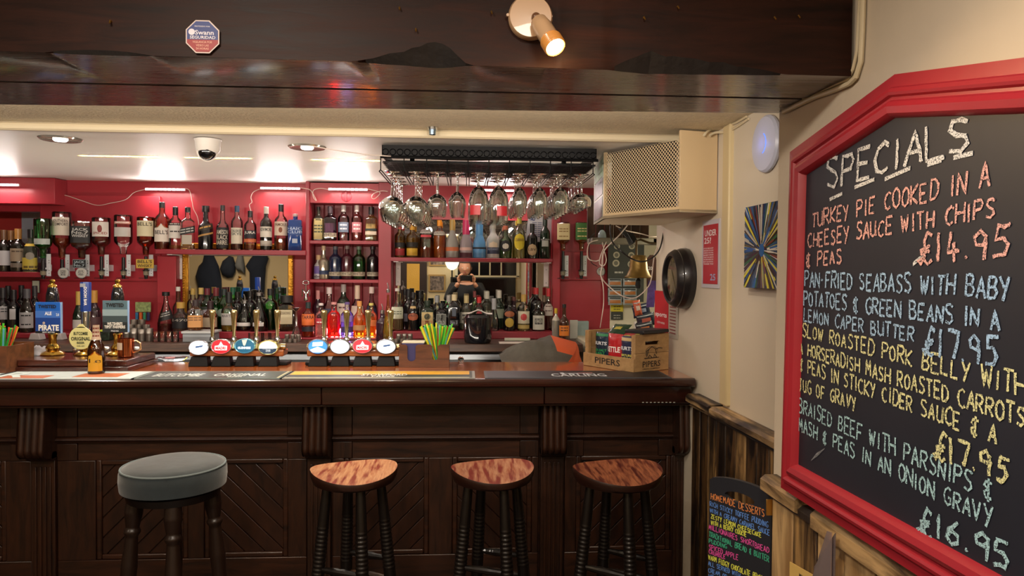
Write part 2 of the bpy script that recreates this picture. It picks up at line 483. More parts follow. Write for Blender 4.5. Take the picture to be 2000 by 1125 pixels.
# right wall: near part carries the specials board, far part the painting and the clock
def wallslab(Xf, y0, y1, t, z0, z1, mb=None):
    mb = mb or MB()
    return mb.slab([(Xf(y0), y0, z0), (Xf(y0) + t, y0, z0), (Xf(y1) + t, y1, z0), (Xf(y1), y1, z0)], (0, 0, z1 - z0))
struct('wall_right_near', wallslab(XN, -2.3, 1.745, .22, 0, 2.4), cream)
struct('wall_right_far', wallslab(XF, 1.6, 3.62, .10, 0, 2.4), cream2)
_n = Vector((-1, KW, 0)).normalized(); Yq0, Yq1 = atP(1421, 500, (XF(0) - .018, 0, 0), _n).y, atP(1408, 500, (XF(0) - .018, 0, 0), _n).y
pst = mat('yellow_cream_gloss', '#ccba90', .45, bump=.1, bscale=8)
struct('trim_wall_post', wallslab(lambda y: XF(y) - .018, Yq0, Yq1, .03, 1.045, 2.114), pst, bevel=.006)
struct('wall_left', MB().box(XL - .1, XL, -2.3, 5.4, 0, 2.4), cream)
struct('wall_lounge', MB().box(XL, 2.0, -2.1, -2.0, 0, 2.4), mat('lounge_wall', '#d8c79e', .7))
struct('ceiling_lounge', MB().box(XL, 2.0, -2.1, 1.55, 2.3, 2.4), mat('lounge_ceiling', '#cfc8ba', .8))
struct('ceiling_textured', MB().box(XL, 1.2, 1.5, 2.9, 2.115, 2.2), texc)
zc1 = 2.118
mb = MB(); mb.slab([(XL, 2.9, 2.085), (1.9, 2.9, 2.085), (1.9, YW, zc1), (XL, YW, zc1)], (0, 0, .12))
struct('ceiling_bar', mb, ceilw)
mb = MB(); mb.tube([(XL, 2.9, 2.098), (1.02, 2.9, 2.098)], .0165, 10)
struct('trim_ceiling_step', mb, mat('ceiling_edge_cream', '#c7b99a', .6, bump=.2, bscale=30))

# ---- the double beam
def lerpx(a, b, X):
    t = (X - a.x) / (b.x - a.x); return a.y + (b.y - a.y) * t
ZBM = 1.95
f0, f1 = atZ(0, 100, ZBM), atZ(1650, 150, ZBM)
g0, g1 = atZ(0, 160, ZBM), atZ(1400, 190, ZBM)
h0, h1 = atZ(0, 205, ZBM), atZ(1525, 222, ZBM)
xe = XN(1.6) - .003
def waney(X):
    """height of bark lost from the front lower arris"""
    y = lerpx(f0, f1, X); px = 911 + 1400 * X / y; d = 0
    for a, b, hh, sd in ((128, 312, .008, 1), (690, 912, .04, 2), (1185, 1540, .045, 3)):
        if a < px < b:
            t = (px - a) / (b - a)
            sh = {1: math.sin(PI * t) ** .6, 2: min(1, t * 1.5) ** 1.2 * min(1, (1 - t) * 5), 3: min(1, t * 4.5) * (1 - t) ** .8}[sd]
            d += hh * sh * (1 + .22 * noise.noise(Vector((px * .035, 0, 3))))
    return max(d, 0.0005)
bm_t = thing('oak_ceiling_beam', 'massive dark varnished double ceiling beam crossing above the bar stools', 'beam', ((XL + xe) / 2, 1.6, ZBM))
mb = MB(); n = 420
XS = [XL + (xe - XL) * i / n for i in range(n + 1)]
base = 0
def ring(X):
    yf = lerpx(f0, f1, X); yb = lerpx(g0, g1, X) - .009; d = waney(X)
    wob = .004 * noise.noise(Vector((X * 2, 0, 0)))
    return [(X, yf + wob, 2.3), (X, yf + wob, ZBM + d), (X, yf + d * .55 + .002, ZBM), (X, yb, ZBM), (X, yb, 2.3)]
for X in XS: mb.v += ring(X)
mbk = MB()
for i in range(n):
    for k in (0, 2, 3):
        a = i * 5 + k; mb.f.append((a, a + 1, a + 6, a + 5))
    a = i * 5 + 1
    if waney(XS[i]) > .002:
        mbk.quad(mb.v[a], mb.v[a + 1], mb.v[a + 6], mb.v[a + 5])
    else: mb.f.append((a, a + 1, a + 6, a + 5))
mb.f.append((0, 1, 2, 3, 4)); k = n * 5; mb.f.append((k + 4, k + 3, k + 2, k + 1, k))
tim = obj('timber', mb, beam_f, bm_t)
tim.data.materials.append(beam_m)  # paler slot for the bottom faces, sheen put into the colour
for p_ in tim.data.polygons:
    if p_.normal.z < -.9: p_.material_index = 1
obj('waney_edge', mbk, bark, tim)
mb = MB(); XS2 = [XL + (xe - XL) * i / 80 for i in range(81)]
for X in XS2:
    ya = lerpx(g0, g1, X) + .009; yb = lerpx(h0, h1, X) + .004 * noise.noise(Vector((X * 3, 5, 0)))
    mb.v += [(X, ya, 2.115), (X, ya, ZBM + .001), (X, yb, ZBM + .001), (X, yb, 2.115)]
for i in range(80):
    for k in range(3):
        a = i * 4 + k; mb.f.append((a, a + 1, a + 5, a + 4))
mb.f.append((0, 1, 2, 3)); mb.f.append((323, 322, 321, 320))
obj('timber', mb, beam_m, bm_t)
# nails left in the beam
mb = MB()
for px, py in ((1258, 33), (1513, 33), (1324, 12), (780, 14), (812, 56), (960, 22), (215, 40), (1560, 30)):
    y = 1.478; p = atY(px, py, 1.485); y = lerpx(f0, f1, p.x); p = atY(px, py, y - .004)
    mb.tube([p + Vector((0, .02, 0)), p, p + Vector((.001, -.004, -.006))], .0016, 6)
obj('bent_nail', mb, mat('old_brass', '#b58a45', .4, .9), bm_t, props={'kind': 'stuff'})

# ================================================================== BACK BAR (fixed joinery)
wd_red = red_dk
# optics board + shelves + niche
def P3(px, py, Y): return atY(px, py, Y)
t = thing('optics_board', 'red painted board on the back wall carrying the upside-down spirit bottles', 'board', P3(200, 555, YW))
x0, x1 = X_(78, 4.77), X_(312, 4.77)
obj('board_panel', MB().box(x0, x1, 4.775, YW - .001, Z_(200, 549, 4.77), 2.02), red, t, bevel=.003)
obj('ledge', MB().box(x0, x1, 4.765, 4.774, Z_(200, 495, 4.77) - .003, Z_(200, 495, 4.77) + .003), red_dk, t)
struct('trim_red_pilaster', MB().box(X_(309, 4.74), X_(346, 4.74), 4.72, YW - .001, 1.12, Z_(330, 499, 4.60)), red, bevel=.004)
struct('trim_red_pilaster_right', MB().box(X_(1078, 4.72), X_(1094, 4.72), 4.70, YW - .001, 1.12, 2.115), red, bevel=.006)
struct('trim_red_bulkhead', MB().box(XL, X_(108, 4.66), 4.66, YW - .001, Z_(60, 398, 4.66), zc1 - .004), red, bevel=.003)

def shelf(px0, px1, pyt, pyb, yf, label, br=()):
    za, zb = Z_((px0 + px1) / 2, pyt, yf), Z_((px0 + px1) / 2, pyb, yf)
    xa, xb = X_(px0, yf), X_(px1, yf)
    t = thing('wall_shelf', label, 'shelf', ((xa + xb) / 2, 4.7, zb))
    obj('board', MB().box(xa, xb, yf, YW - .001, zb, za), wd_red, t, bevel=.003)
    for bx, blen in br:
        X = X_(bx, yf + .02); m = MB()
        m.box(X - .016, X + .016, yf + .02, YW - .002, zb - .006, zb).box(X - .016, X + .016, YW - .02, YW - .016, zb - blen, zb)
        m.box(X - .016, X + .016, 4.655, 4.66, zb - blen, zb - .001) if False else None
        b = obj('bracket', m, mat('bracket_white', '#d9cfcb', .4), t, bevel=.002)
        s = MB()
        for q in (.3, .85): s.lathe([(.004, 0), (.004, .002)], (X, YW - .022, zb - blen * q), 10, R=Matrix.Rotation(PI / 2, 3, 'X'))
        obj('screw', s, mat('steel', '#9a9a98', .3, 1), b)
    return za, t
ZS1, _ = shelf(303, 597, 488, 497, 4.60, 'long red shelf on the left holding the whisky bottles above the gold mirror', ((331, .16),))
ZS2, _ = shelf(762, 1079, 504, 511, 4.60, 'long red shelf on the right holding liqueur and gin bottles above the dark mirror', ((773, .16), (1072, .16)))
ZS0, _ = shelf(-60, 88, 531, 541, 4.62, 'short red shelf at the far left holding the upper wine bottles')
def lip(x0, x1, z, yf, label):
    pass
# niche cabinet
t = thing('niche_cabinet', 'red tongue-and-groove niche cabinet with two inner shelves between the mirrors', 'cabinet', P3(670, 660, 4.6))
yf = 4.62
zc_b, zc_t = Z_(700, 672, 4.15) + .001, zc1 - .006
xa, xb = X_(597, yf), X_(764, yf); xi0, xi1 = X_(604, yf), X_(739, yf)
obj('side_panel', MB().box(xa, xi0, yf, YW - .001, zc_b, zc_t), wd_red, t, bevel=.003)
obj('side_panel', MB().box(xi1, xb, yf, YW - .001, zc_b, zc_t), wd_red, t, bevel=.003)
zt = Z_(670, 396, yf)
obj('header_board', MB().box(xi0, xi1, yf + .02, YW - .002, zt, zc_t - .006), red, t)
np_ = 7
for i in range(np_):
    a = xi0 + (xi1 - xi0) * i / np_; b = xi0 + (xi1 - xi0) * (i + 1) / np_
    obj('plank', MB().box(a + .002, b - .002, YW - .015, YW - .002, zc_b, zt), wd_red, t, bevel=.003)
zn1, zn2 = Z_(670, 470, yf), Z_(670, 546, yf); zn3 = Z_(670, 655, yf)
for z in (zn1, zn2, zn3):
    obj('shelf_board', MB().box(xi0, xi1, yf + .008, YW - .016, z - .02, z), wd_red, t, bevel=.002)
c = P3(676, 383, yf + .01)
mb = MB().lathe([(.034, 0), (.034, .004), (.029, .006)], (c.x, yf + .02, c.z), 20, R=Matrix.Rotation(PI / 2, 3, 'X'))
mb.box(c.x - .004, c.x + .004, yf + .008, yf + .014, c.z - .03, c.z + .03)
obj('vent_roundel', mb, red_dk, t)

# back counter
ZC = Z_(700, 672, 4.15)
t = thing('back_counter', 'dark wooden back bar counter running under the bottle shelves', 'counter', (-1.0, 4.45, 0))
cw = wood('back_counter_wood', '#2b1a12', '#4a3020', .4, 'X')
obj('worktop', MB().box(-4.6, X_(1140, 4.15), 4.15, YW - .002, ZC - .045, ZC), cw, t, bevel=.003)
obj('steel_rail', MB().box(-4.6, .64, 4.17, 4.20, ZC - .095, ZC - .06), mat('brushed_steel', '#8c9196', .35, .9), t, bevel=.003)
obj('fridge_front', MB().box(-4.6, .64, 4.22, 4.75, 0, ZC - .05), mat('black_plastic', '#101012', .3), t)
def step(px0, px1, pyt, pyb, yf, label):
    xa, xb = X_(px0, yf), X_(px1, yf); za = Z_((px0 + px1) / 2, pyt, yf)
    o = obj('bottle_step', MB().box(xa, xb, yf, YW - .003, ZC, za), wd_red, bevel=.004)
    tag(o, label, 'shelf'); return za
ZL1 = step(-60, 345, 652, 668, 4.47, 'low red step along the back counter under the left wine bottles')
ZL2 = step(346, 578, 648, 664, 4.47, 'low red step on the back counter below the gold mirror')
x_ = X_(585, 4.40), X_(742, 4.40)
ZL3 = Z_(660, 660, 4.40)
tag(obj('bottle_step', MB().box(x_[0], x_[1], 4.40, 4.618, ZC, ZL3), wd_red, bevel=.003), 'low red step in front of the niche cabinet with light shining between its bottles', 'shelf')
ZL4 = step(768, 1082, 648, 668, 4.47, 'low red step on the back counter below the dark mirror')

# mirrors
mirror_m = mat('mirror_glass', '#e8ebe8', .01, 1.0)
gold = mat('gilt_frame', '#c08a2e', .3, .85, bump=.5, bscale=60)
def mirror(name, label, px0, px1, py0, py1, fr, fm):
    a = P3(px0, py0, YM); b = P3(px1, py1, YM)
    z0, z1 = max(b.z, ZL2 + .002, ZL4 + .002), a.z
    t = thing(name, label, 'mirror', ((a.x + b.x) / 2, YM, z0))
    obj('glass', MB().box(a.x, b.x, YM, YM + .012, z0, z1), mirror_m, t, smooth=False)
    if fr:
        for s_, X in ((-1, a.x), (1, b.x)):
            f = obj('frame_side', MB().box(X - s_ * -0.0 if False else min(X, X + s_ * fr), max(X, X + s_ * fr), YM - .012, YM + .012, z0, z1), fm, t, bevel=.004)
            m = MB(); n = int((z1 - z0) / .016)
            for i in range(n):
                z = z0 + (i + .5) * (z1 - z0) / n; xx = X + s_ * fr * .78
                m.cbox((xx, YM - .014, z), .012, .010, .012, Matrix.Rotation(.7, 3, 'Y'))
            obj('rope_carving', m, fm, f, bevel=.002)
        obj('frame_rail', MB().box(a.x - fr, b.x + fr, YM - .012, YM + .012, z1, z1 + fr), fm, t, bevel=.004)
    return t
mirror('gilt_mirror', 'gold framed mirror reflecting coats and caps behind the green bottles', 368, 563, 485, 668, .034, gold)
mirror('bar_mirror', 'wide dark mirror behind the right hand shelf reflecting a television and window', 777, 1071, 428, 668, 0, None)
# ================================================================== BAR COUNTER
oakd = wood('bar_front_oak', '#170b06', '#3d2010', .40, 'X', 5, 7, contrast=(.3, .7), bump=.25, coat=.15)
oakv = wood('bar_front_oak_vertical', '#170b06', '#381d0e', .40, 'Z', 5, 7, contrast=(.3, .7), bump=.25, coat=.15)
oakg = wood('bar_diagonal_oak', '#150905', '#371c0e', .40, 'Z', 4, 4, contrast=(.3, .7), bump=.2, coat=.15)
topm = wood('bar_top_varnish', '#7a3415', '#b4622c', .2, 'X', 3, 9, coat=.8, contrast=(.3, .7), bump=.05)
nosem = wood('bar_nosing_varnish', '#1d0b07', '#35140c', .25, 'X', 3, 9, coat=.5, bump=.05)
YP = 3.17
def zf(py, Y=YP): return Z_(900, py, Y)
def xf(px, Y=YP): return atY(px, 850, Y).x
XB0 = -4.3
XB1 = XF(3.0) - .012
bar = thing('bar_counter', 'long dark oak bar with carved corbels and a glossy reddish top', 'bar counter', (-1.4, 3.3, 0))
XBt = XF(3.56) - .005
obj('countertop', MB().slab([(XB0, YB0 + .03, ZB - .035), (XB1, YB0 + .03, ZB - .035), (XBt, YB1, ZB - .035), (XB0, YB1, ZB - .035)], (0, 0, .035)), topm, bar, bevel=.003)
zn = zf(757, YB0)
mb = MB()
prof = [(YB0 + .03, ZB), (YB0 + .012, ZB), (YB0 + .002, ZB - .006), (YB0, ZB - .018), (YB0 + .002, ZB - .030), (YB0 + .012, ZB - .036), (YB0 + .016, zn), (YB0 + .03, zn)]
mb.v = [(XB0, a, b) for a, b in prof] + [(XB1, a, b) for a, b in prof]
k = len(prof)
mb.f = [(i, (i + 1) % k, (i + 1) % k + k, i + k) for i in range(k)] + [tuple(reversed(range(k))), tuple(range(k, 2 * k))]
obj('nosing', mb, nosem, bar)
YF_ = 3.03
z1, z0 = zn, zf(790, YF_)
xs = [XB0, atY(-520, 770, YF_).x, atY(628, 770, YF_).x, atY(1063, 770, YF_).x, XB1]
for i in range(4):
    mb = MB().box(xs[i] + .001, xs[i + 1] - .001, YF_ - (.006 if i == 2 else 0), YP + .03, z0, z1 - .001)
    obj('fascia_board', mb, nosem, bar, bevel=.004)
obj('shadow_bead', MB().box(XB0, XB1, YF_ + .012, YP + .03, zf(795, YF_), z0 - .001), nosem, bar, bevel=.003)
zft = zf(795, YF_) - .001
# carcass behind the panels
obj('carcass', MB().box(XB0, XB1, YP + .022, YP + .05, 0, zft), oakd, bar)
zr0, zr1, zm0, zm1, zl0 = zft, zf(848), zf(849), zf(861), zf(893)
def clip(poly, a, b, c):
    """keep a*x + b*z <= c"""
    out = []
    for i in range(len(poly)):
        p, q = poly[i], poly[(i + 1) % len(poly)]
        dp, dq = a * p[0] + b * p[1] - c, a * q[0] + b * q[1] - c
        if dp <= 0: out.append(p)
        if (dp < 0 < dq) or (dq < 0 < dp):
            t = dp / (dp - dq); out.append((p[0] + (q[0] - p[0]) * t, p[1] + (q[1] - p[1]) * t))
    return out
def bay(pa, pb, panels):
    """one bay between two pilasters; panels = [(px0, px1, direction)]"""
    xa, xb = xf(pa), xf(pb); st = .085
    for z_0, z_1, nm in ((zr1, zr0, 'frieze_panel'), (zl0, zm1, 'frieze_panel')):
        obj(nm, MB().box(xa + st, xb - st, YP + .006, YP + .024, z_0, z_1), oakd, bar)
        for q0, q1 in ((xa, xa + st - .002), (xb - st + .002, xb)):
            obj('stile', MB().box(q0, q1, YP, YP + .024, z_0, z_1), oakv, bar, bevel=.002)
    mb = MB(); zc = (zm0 + zm1) / 2; hh = (zm0 - zm1) / 2
    pr = [(YP + .01, zc + hh), (YP - .012, zc + hh * .7), (YP - .018, zc + hh * .2), (YP - .008, zc - hh * .2), (YP - .004, zc - hh * .8), (YP + .01, zc - hh)]
    mb.v = [(xa, a, b) for a, b in pr] + [(xb, a, b) for a, b in pr]; k = len(pr)
    mb.f = [(i, (i + 1) % k, (i + 1) % k + k, i + k) for i in range(k)] + [tuple(reversed(range(k))), tuple(range(k, 2 * k))]
    obj('moulding', mb, oakd, bar)
    zb = zf(1082)
    obj('bottom_rail', MB().box(xa, xb, YP, YP + .024, .10, zb), oakd, bar, bevel=.003)
    obj('plinth', MB().box(xa, xb, YP - .015, YP + .024, 0, .10), oakd, bar, bevel=.006)
    ed = [xa] + [v for p in panels for v in (xf(p[0]), xf(p[1]))] + [xb]
    for i in range(0, len(ed), 2):
        if ed[i + 1] - ed[i] > .01: obj('stile', MB().box(ed[i], ed[i + 1], YP, YP + .024, zb, zl0 - .001), oakv, bar, bevel=.003)
    for p0, p1, d in panels:
        a, b = xf(p0), xf(p1); w = .022
        fr = obj('panel_moulding', MB().box(a, a + w, YP + .004, YP + .02, zb, zl0).box(b - w, b, YP + .004, YP + .02, zb, zl0)
                 .box(a + w, b - w, YP + .004, YP + .02, zb, zb + w).box(a + w, b - w, YP + .004, YP + .02, zl0 - w, zl0), oakd, bar, bevel=.005)
        a += w; b -= w; c0, c1 = zb + w, zl0 - w
        rect = [(a, c0), (b, c0), (b, c1), (a, c1)]; s2 = 1 / math.sqrt(2); bw = .062
        dirn = (s2 * (1 if d < 0 else -1), s2)      # normal of the boards
        vals = [x * dirn[0] + z * dirn[1] for x, z in rect]; v = min(vals) - .02
        while v < max(vals):
            po = clip(clip(rect, dirn[0], dirn[1], v + bw - .002), -dirn[0], -dirn[1], -(v + .002))
            if len(po) > 2:
                obj('diagonal_board', MB().slab([(x, YP + .0135, z) for x, z in po], (0, .009, 0)), oakg, bar, bevel=.002)
            v += bw
def corbel(pc, w=.108):
    x = xf(pc); za, zb = zft, zf(885)
    c = MB(); n = 28; H = za - zb
    def prof(t):   # t from top (0) to bottom (1): how far it stands out
        return .078 + .022 * t if t < .8 else .02 + .076 * math.sqrt(max(0, 1 - ((t - .8) / .2) ** 2))
    nx = 32
    def fn(u, v):
        r = abs(math.sin(u * PI * 4)) ** .7 * .011 if .02 < u < .98 else 0
        z = za - H * v
        return (x - w / 2 + w * u, YP - prof(v) - r + (.0 if 0 < v < 1 else .0), z)
    c.grid(fn, nx, n)
    c.grid(lambda u, v: (x - w / 2, YP - prof(v) * u - .011 * u + .01 * (1 - u), za - H * v), 1, n)
    c.grid(lambda u, v: (x + w / 2, YP - prof(v) * u - .011 * u + .01 * (1 - u), za - H * v), 1, n)
    c.quad((x - w / 2, YP, zb), (x + w / 2, YP, zb), (x + w / 2, YP - prof(1), zb), (x - w / 2, YP - prof(1), zb))
    o = obj('corbel', c, oakv, bar)
    obj('scroll', MB().lathe([(.0, 0), (.02, 0), (.024, .004), (.024, w - .004), (.02, w)], (x - w / 2, YP - .022, zb + .010), 16, R=Matrix.Rotation(PI / 2, 3, 'Y')), oakv, o)
    p = MB().box(x - .05, x + .05, YP - .012, YP + .024, 0, zb - .001)
    for q in (-.03, -.01, .01, .03): p.box(x + q - .006, x + q + .006, YP - .018, YP - .012, .12, zb - .04)
    obj('pilaster', p, oakv, bar, bevel=.002)
for pc in (-440, 86, 624, 1078, 1336): corbel(pc)
bay(-800, -465, [(-760, -500, -1)])
bay(-415, 60, [(-360, -190, 1), (-150, 10, -1)])
bay(111, 599, [(186, 366, 1), (398, 562, -1)])
bay(650, 1052, [(672, 838, 1), (884, 1040, -1)])
bay(1104, 1322, [(1126, 1312, 1)])
mb = MB()
for i in range(9):
    a = atY(1256 + i * 7.6, 786, YF_ - .001); mb.box(a.x - .004, a.x + .004, YF_ - .0015, YF_ + .01, a.z - .002, a.z + .002)
obj('staple_row', mb, mat('pale_staples', '#8d8f86', .5), bar, props={'kind': 'stuff'})

# ================================================================== STOOLS
blackw = mat('black_turned_wood', '#120d0b', .35, coat=.3, bump=.1)
stretch = wood('worn_stretcher', '#1d120c', '#6e4a2c', .45, 'X', 4, 5, contrast=(.45, .7))
def zrot(a): return Matrix.Rotation(a, 3, 'Z')
def turned_leg(p0, p1, r, rings=True, name='leg', m=None, parent=None):
    """turned leg from top p0 to foot p1"""
    p0, p1 = Vector(p0), Vector(p1); d = p1 - p0; L_ = d.length
    R = (-d).to_track_quat('Z', 'Y').to_matrix()   # local z up the leg
    prof = []
    N_ = 260 if rings else 150
    for i in range(N_ + 1):
        t = i / N_; rr = r * (.78 + .3 * math.sin(PI * min(1, t * 1.02)) ** .8)
        if rings and (.18 < t < .40 or .56 < t < .80):
            rr *= 1 + .055 * math.sin(t * 2 * PI * 52)
        if not rings:
            K = ((0, .8), (.04, .95), (.08, .8), (.10, 1.1), (.12, .8), (.16, .85), (.34, 1.1), (.44, .9), (.46, 1.15), (.48, .85), (.52, .9), (.70, 1.1), (.835, .82), (.85, 1.12), (.862, 1.12), (.875, .85), (.89, .98), (.94, 1.22), (1.01, 1.1))
            for (u0, w0), (u1, w1) in zip(K, K[1:]):
                if u0 <= t <= u1: rr = r * (w0 + (w1 - w0) * (t - u0) / (u1 - u0)); break
        prof.append((rr, t * L_))
    return obj(name, MB().lathe(prof, p1, 14, R=R), m or blackw, parent)
def wooden_stool(px, py, wpx, Ys, ang, label, seat_m, tilt=0.0):
    c = atY(px, py, Ys); R0 = wpx / 1400 * Ys / 2
    t = thing('bar_stool', label, 'stool', (c.x, Ys, 0), 'wooden bar stools along the bar')
    R = zrot(.32)
    mb = MB(); n = 48; nr = 12; zs = c.z
    def top(u, a):
        x, y = u * math.cos(a), u * math.sin(a)
        z = .017 * (x * x) - .007 * (1 - u * u) - .010 * max(0, -y) * u * (1 - .4 * x)
        return z
    mb.v.append(tuple((c.x, Ys, zs + top(0, 0))))
    for j in range(1, nr + 1):
        u = j / nr
        for k in range(n):
            a = 2 * PI * k / n; q = R @ Vector((R0 * u * math.cos(a), R0 * .93 * u * math.sin(a), 0))
            mb.v.append((c.x + q.x, Ys + q.y, zs + top(u, a)))
    for k in range(n): mb.f.append((0, 1 + k, 1 + (k + 1) % n))
    for j in range(nr - 1):
        for k in range(n):
            a = 1 + j * n + k; b = 1 + j * n + (k + 1) % n; mb.f.append((a, a + n, b + n, b))
    seat = obj('seat', mb, seat_m, t, ang=60)
    rim = MB()
    for dz, sc in ((0, 1), (-.006, 1.012), (-.022, 1.0), (-.036, .94), (-.040, .8)):
        for k in range(n):
            a = 2 * PI * k / n; q = R @ Vector((R0 * sc * math.cos(a), R0 * .93 * sc * math.sin(a), 0))
            rim.v.append((c.x + q.x, Ys + q.y, zs + top(1, a) * (1 if dz > -.03 else .3) + dz))
    for j in range(4):
        for k in range(n):
            a = j * n + k; b = j * n + (k + 1) % n; rim.f.append((a, a + n, b + n, b))
    rim.f.append(tuple(4 * n + k for k in range(n)))
    obj('seat_rim', rim, mat('stool_rim_dark', '#2a130b', .4, coat=.2), t)
    tops, feet = [], []
    for i in range(4):
        a = ang + PI / 4 + i * PI / 2
        tops.append(Vector((c.x + math.cos(a) * R0 * .62, Ys + math.sin(a) * R0 * .58, zs - .034)))
        feet.append(Vector((c.x + math.cos(a) * R0 * 1.12, Ys + math.sin(a) * R0 * 1.08, 0)))
    for p, q in zip(tops, feet): turned_leg(p, q, .0215, True, 'leg', blackw, t)
    for i in range(4):
        j = (i + 1) % 4
        for f, m in (((.40, .72)[i % 2], blackw), ((.50, .84)[i % 2], stretch)):
            a = tops[i].lerp(feet[i], f); b = tops[j].lerp(feet[j], f); d = b - a
            R_ = d.to_track_quat('Z', 'Y').to_matrix(); L_ = d.length
            pr = [(.008 + .005 * math.sin(PI * k / 12) + (.002 if k in (5, 7) else 0), L_ * k / 12) for k in range(13)]
            obj('stretcher', MB().lathe(pr, a, 10, R=R_), m, t)
    return t
def seatmat(name, a, b, d):
    return wood(name, a, b, .4, 'Y', 11, 8, coat=.2, contrast=(.36, .62), c3=d, bump=.1)
wooden_stool(692, 920, 166, 2.66, -.42, 'wooden bar stool with the palest orange worn seat, right of the grey cushioned stool', seatmat('stool_seat_pale', '#a86c4a', '#c49670', '#7f3326'))
wooden_stool(962, 918, 164, 2.66, -.38, 'wooden bar stool with pinkish brown seat, middle of the three wooden stools', seatmat('stool_seat_pink', '#905640', '#b08468', '#74302a'))
wooden_stool(1206, 920, 180, 2.62, -.62, 'wooden bar stool with dark red brown seat nearest the right hand wall', seatmat('stool_seat_dark', '#5e2c20', '#9a6042', '#481a16'))
# upholstered stool
Ys = 2.55; c = atY(340, 903, Ys); R0 = 190 / 1400 * Ys / 2
t = thing('bar_stool', 'bar stool with a thick round grey velvet cushion on dark turned legs', 'stool', (c.x, Ys, 0))
vel = mat('grey_velvet', '#2c363b', .95, bump=.3, bscale=25, var=.25, vscale=14)
vel.node_tree.nodes['Principled BSDF'].inputs['Sheen Weight'].default_value = .4
zt = c.z
obj('cushion', MB().lathe([(R0 * .8, zt - .088), (R0 * .98, zt - .080), (R0 * 1.0, zt - .05), (R0 * .995, zt - .022), (R0 * .95, zt - .008), (R0 * .8, zt + .002), (R0 * .5, zt + .006), (.001, zt + .008)], (c.x, Ys, 0), 48), vel, t, ang=60)
mb = MB()
ring_ = [(c.x + R0 * .965 * math.cos(2 * PI * k / 48), Ys + R0 * .965 * math.sin(2 * PI * k / 48), zt - .009) for k in range(49)]
obj('piping', mb.tube(ring_, .0035, 6, cap=False), mat('grey_piping', '#6a787c', .7), t)
obj('seat_base', MB().lathe([(R0 * .86, zt - .115), (R0 * .9, zt - .09)], (c.x, Ys, 0), 40), blackw, t)
brn = mat('dark_brown_turned', '#23140d', .4, coat=.25, bump=.1)
tops, feet = [], []
for i in range(4):
    a = .35 + i * PI / 2
    tops.append(Vector((c.x + math.cos(a) * R0 * .70, Ys + math.sin(a) * R0 * .70, zt - .113)))
    feet.append(Vector((c.x + math.cos(a) * R0 * 1.06, Ys + math.sin(a) * R0 * 1.06, 0)))
for p, q in zip(tops, feet): turned_leg(p, q, .024, False, 'leg', brn, t)
br_ = mat('brass_footrest', '#a88a4a', .35, .9)
for i in range(4):
    j = (i + 1) % 4; f = .62
    a = tops[i].lerp(feet[i], f); b = tops[j].lerp(feet[j], f)
    st = obj('stretcher', MB().tube([a, b], .012, 10), brn, t)
    n_ = (b - a).normalized(); m_ = a.lerp(b, .5)
    obj('foot_plate', MB().cbox(m_ + Vector((0, 0, .013)), (b - a).length * .72, .02, .003, n_.to_track_quat('X', 'Z').to_matrix()), br_, st)
def ball(c, r, n=20, m=10, R=None, sx=1, sy=1, sz=1):
    mb = MB(); mb.lathe([(max(.0005, r * math.sin(PI * k / m)), -r * math.cos(PI * k / m)) for k in range(m + 1)], (0, 0, 0), n)
    o = MB(); c = Vector(c); o.add(mb, lambda v: c + (R @ Vector((v.x * sx, v.y * sy, v.z * sz)) if R else Vector((v.x * sx, v.y * sy, v.z * sz)))); return o
# ================================================================== RIGHT WALL: dado, specials board, pictures
UW = Vector((KW, 1, 0)).normalized()            # along the wall, away from the camera
NWL = Vector((-1, KW, 0)).normalized()          # out of the wall, into the room
burnt = wood('scorched_plank', '#2a1a10', '#a3804f', .5, 'Z', 3.5, 6, contrast=(.38, .62), c3='#1c120c', bump=.3)
burnt_d = wood('scorched_plank_dark', '#150d09', '#6b4d2b', .45, 'Z', 3.5, 6, contrast=(.42, .68), c3='#120b08', bump=.3)
pale = wood('pale_pallet_wood', '#5d4228', '#c0a070', .55, 'Z', 3, 5, contrast=(.3, .6), c3='#8a6a42', bump=.3)
capm = wood('dado_cap_wood', '#3a2717', '#b39468', .5, 'Y', 4, 7, contrast=(.35, .62), c3='#1e130c', bump=.4)
ZD = 1.036
def run(Xf, y0, y1, n, ztop, name, label, m, m2, off, capw, caph, cat='panelling'):
    t = thing(name, label, cat, (Xf((y0 + y1) / 2), (y0 + y1) / 2, 0))
    for i in range(n):
        a = y0 + (y1 - y0) * i / n; b = y0 + (y1 - y0) * (i + 1) / n; g = .0018; o_ = off + random.uniform(-.002, .002)
        Pm = [(Xf(a + g) - o_, a + g, 0), (Xf(a + g) - o_ + .014, a + g, 0), (Xf(b - g) - o_ + .014, b - g, 0), (Xf(b - g) - o_, b - g, 0)]
        obj('plank', MB().slab(Pm, (0, 0, ztop - caph)), m2 if (i % 3 == 1) else m, t, bevel=.003)
    obj('backing', MB().slab([(Xf(y0) - off + .016, y0, 0), (Xf(y0) - .002, y0, 0), (Xf(y1) - .002, y1, 0), (Xf(y1) - off + .016, y1, 0)], (0, 0, ztop - caph)), mat('black_backing', '#0d0906', .9), t)
    return t
t = run(XF, 1.80, 2.975, 13, ZD, 'dado_panelling', 'dark scorched plank dado behind the dessert board beside the bar', burnt_d, burnt, .03, .05, .03)
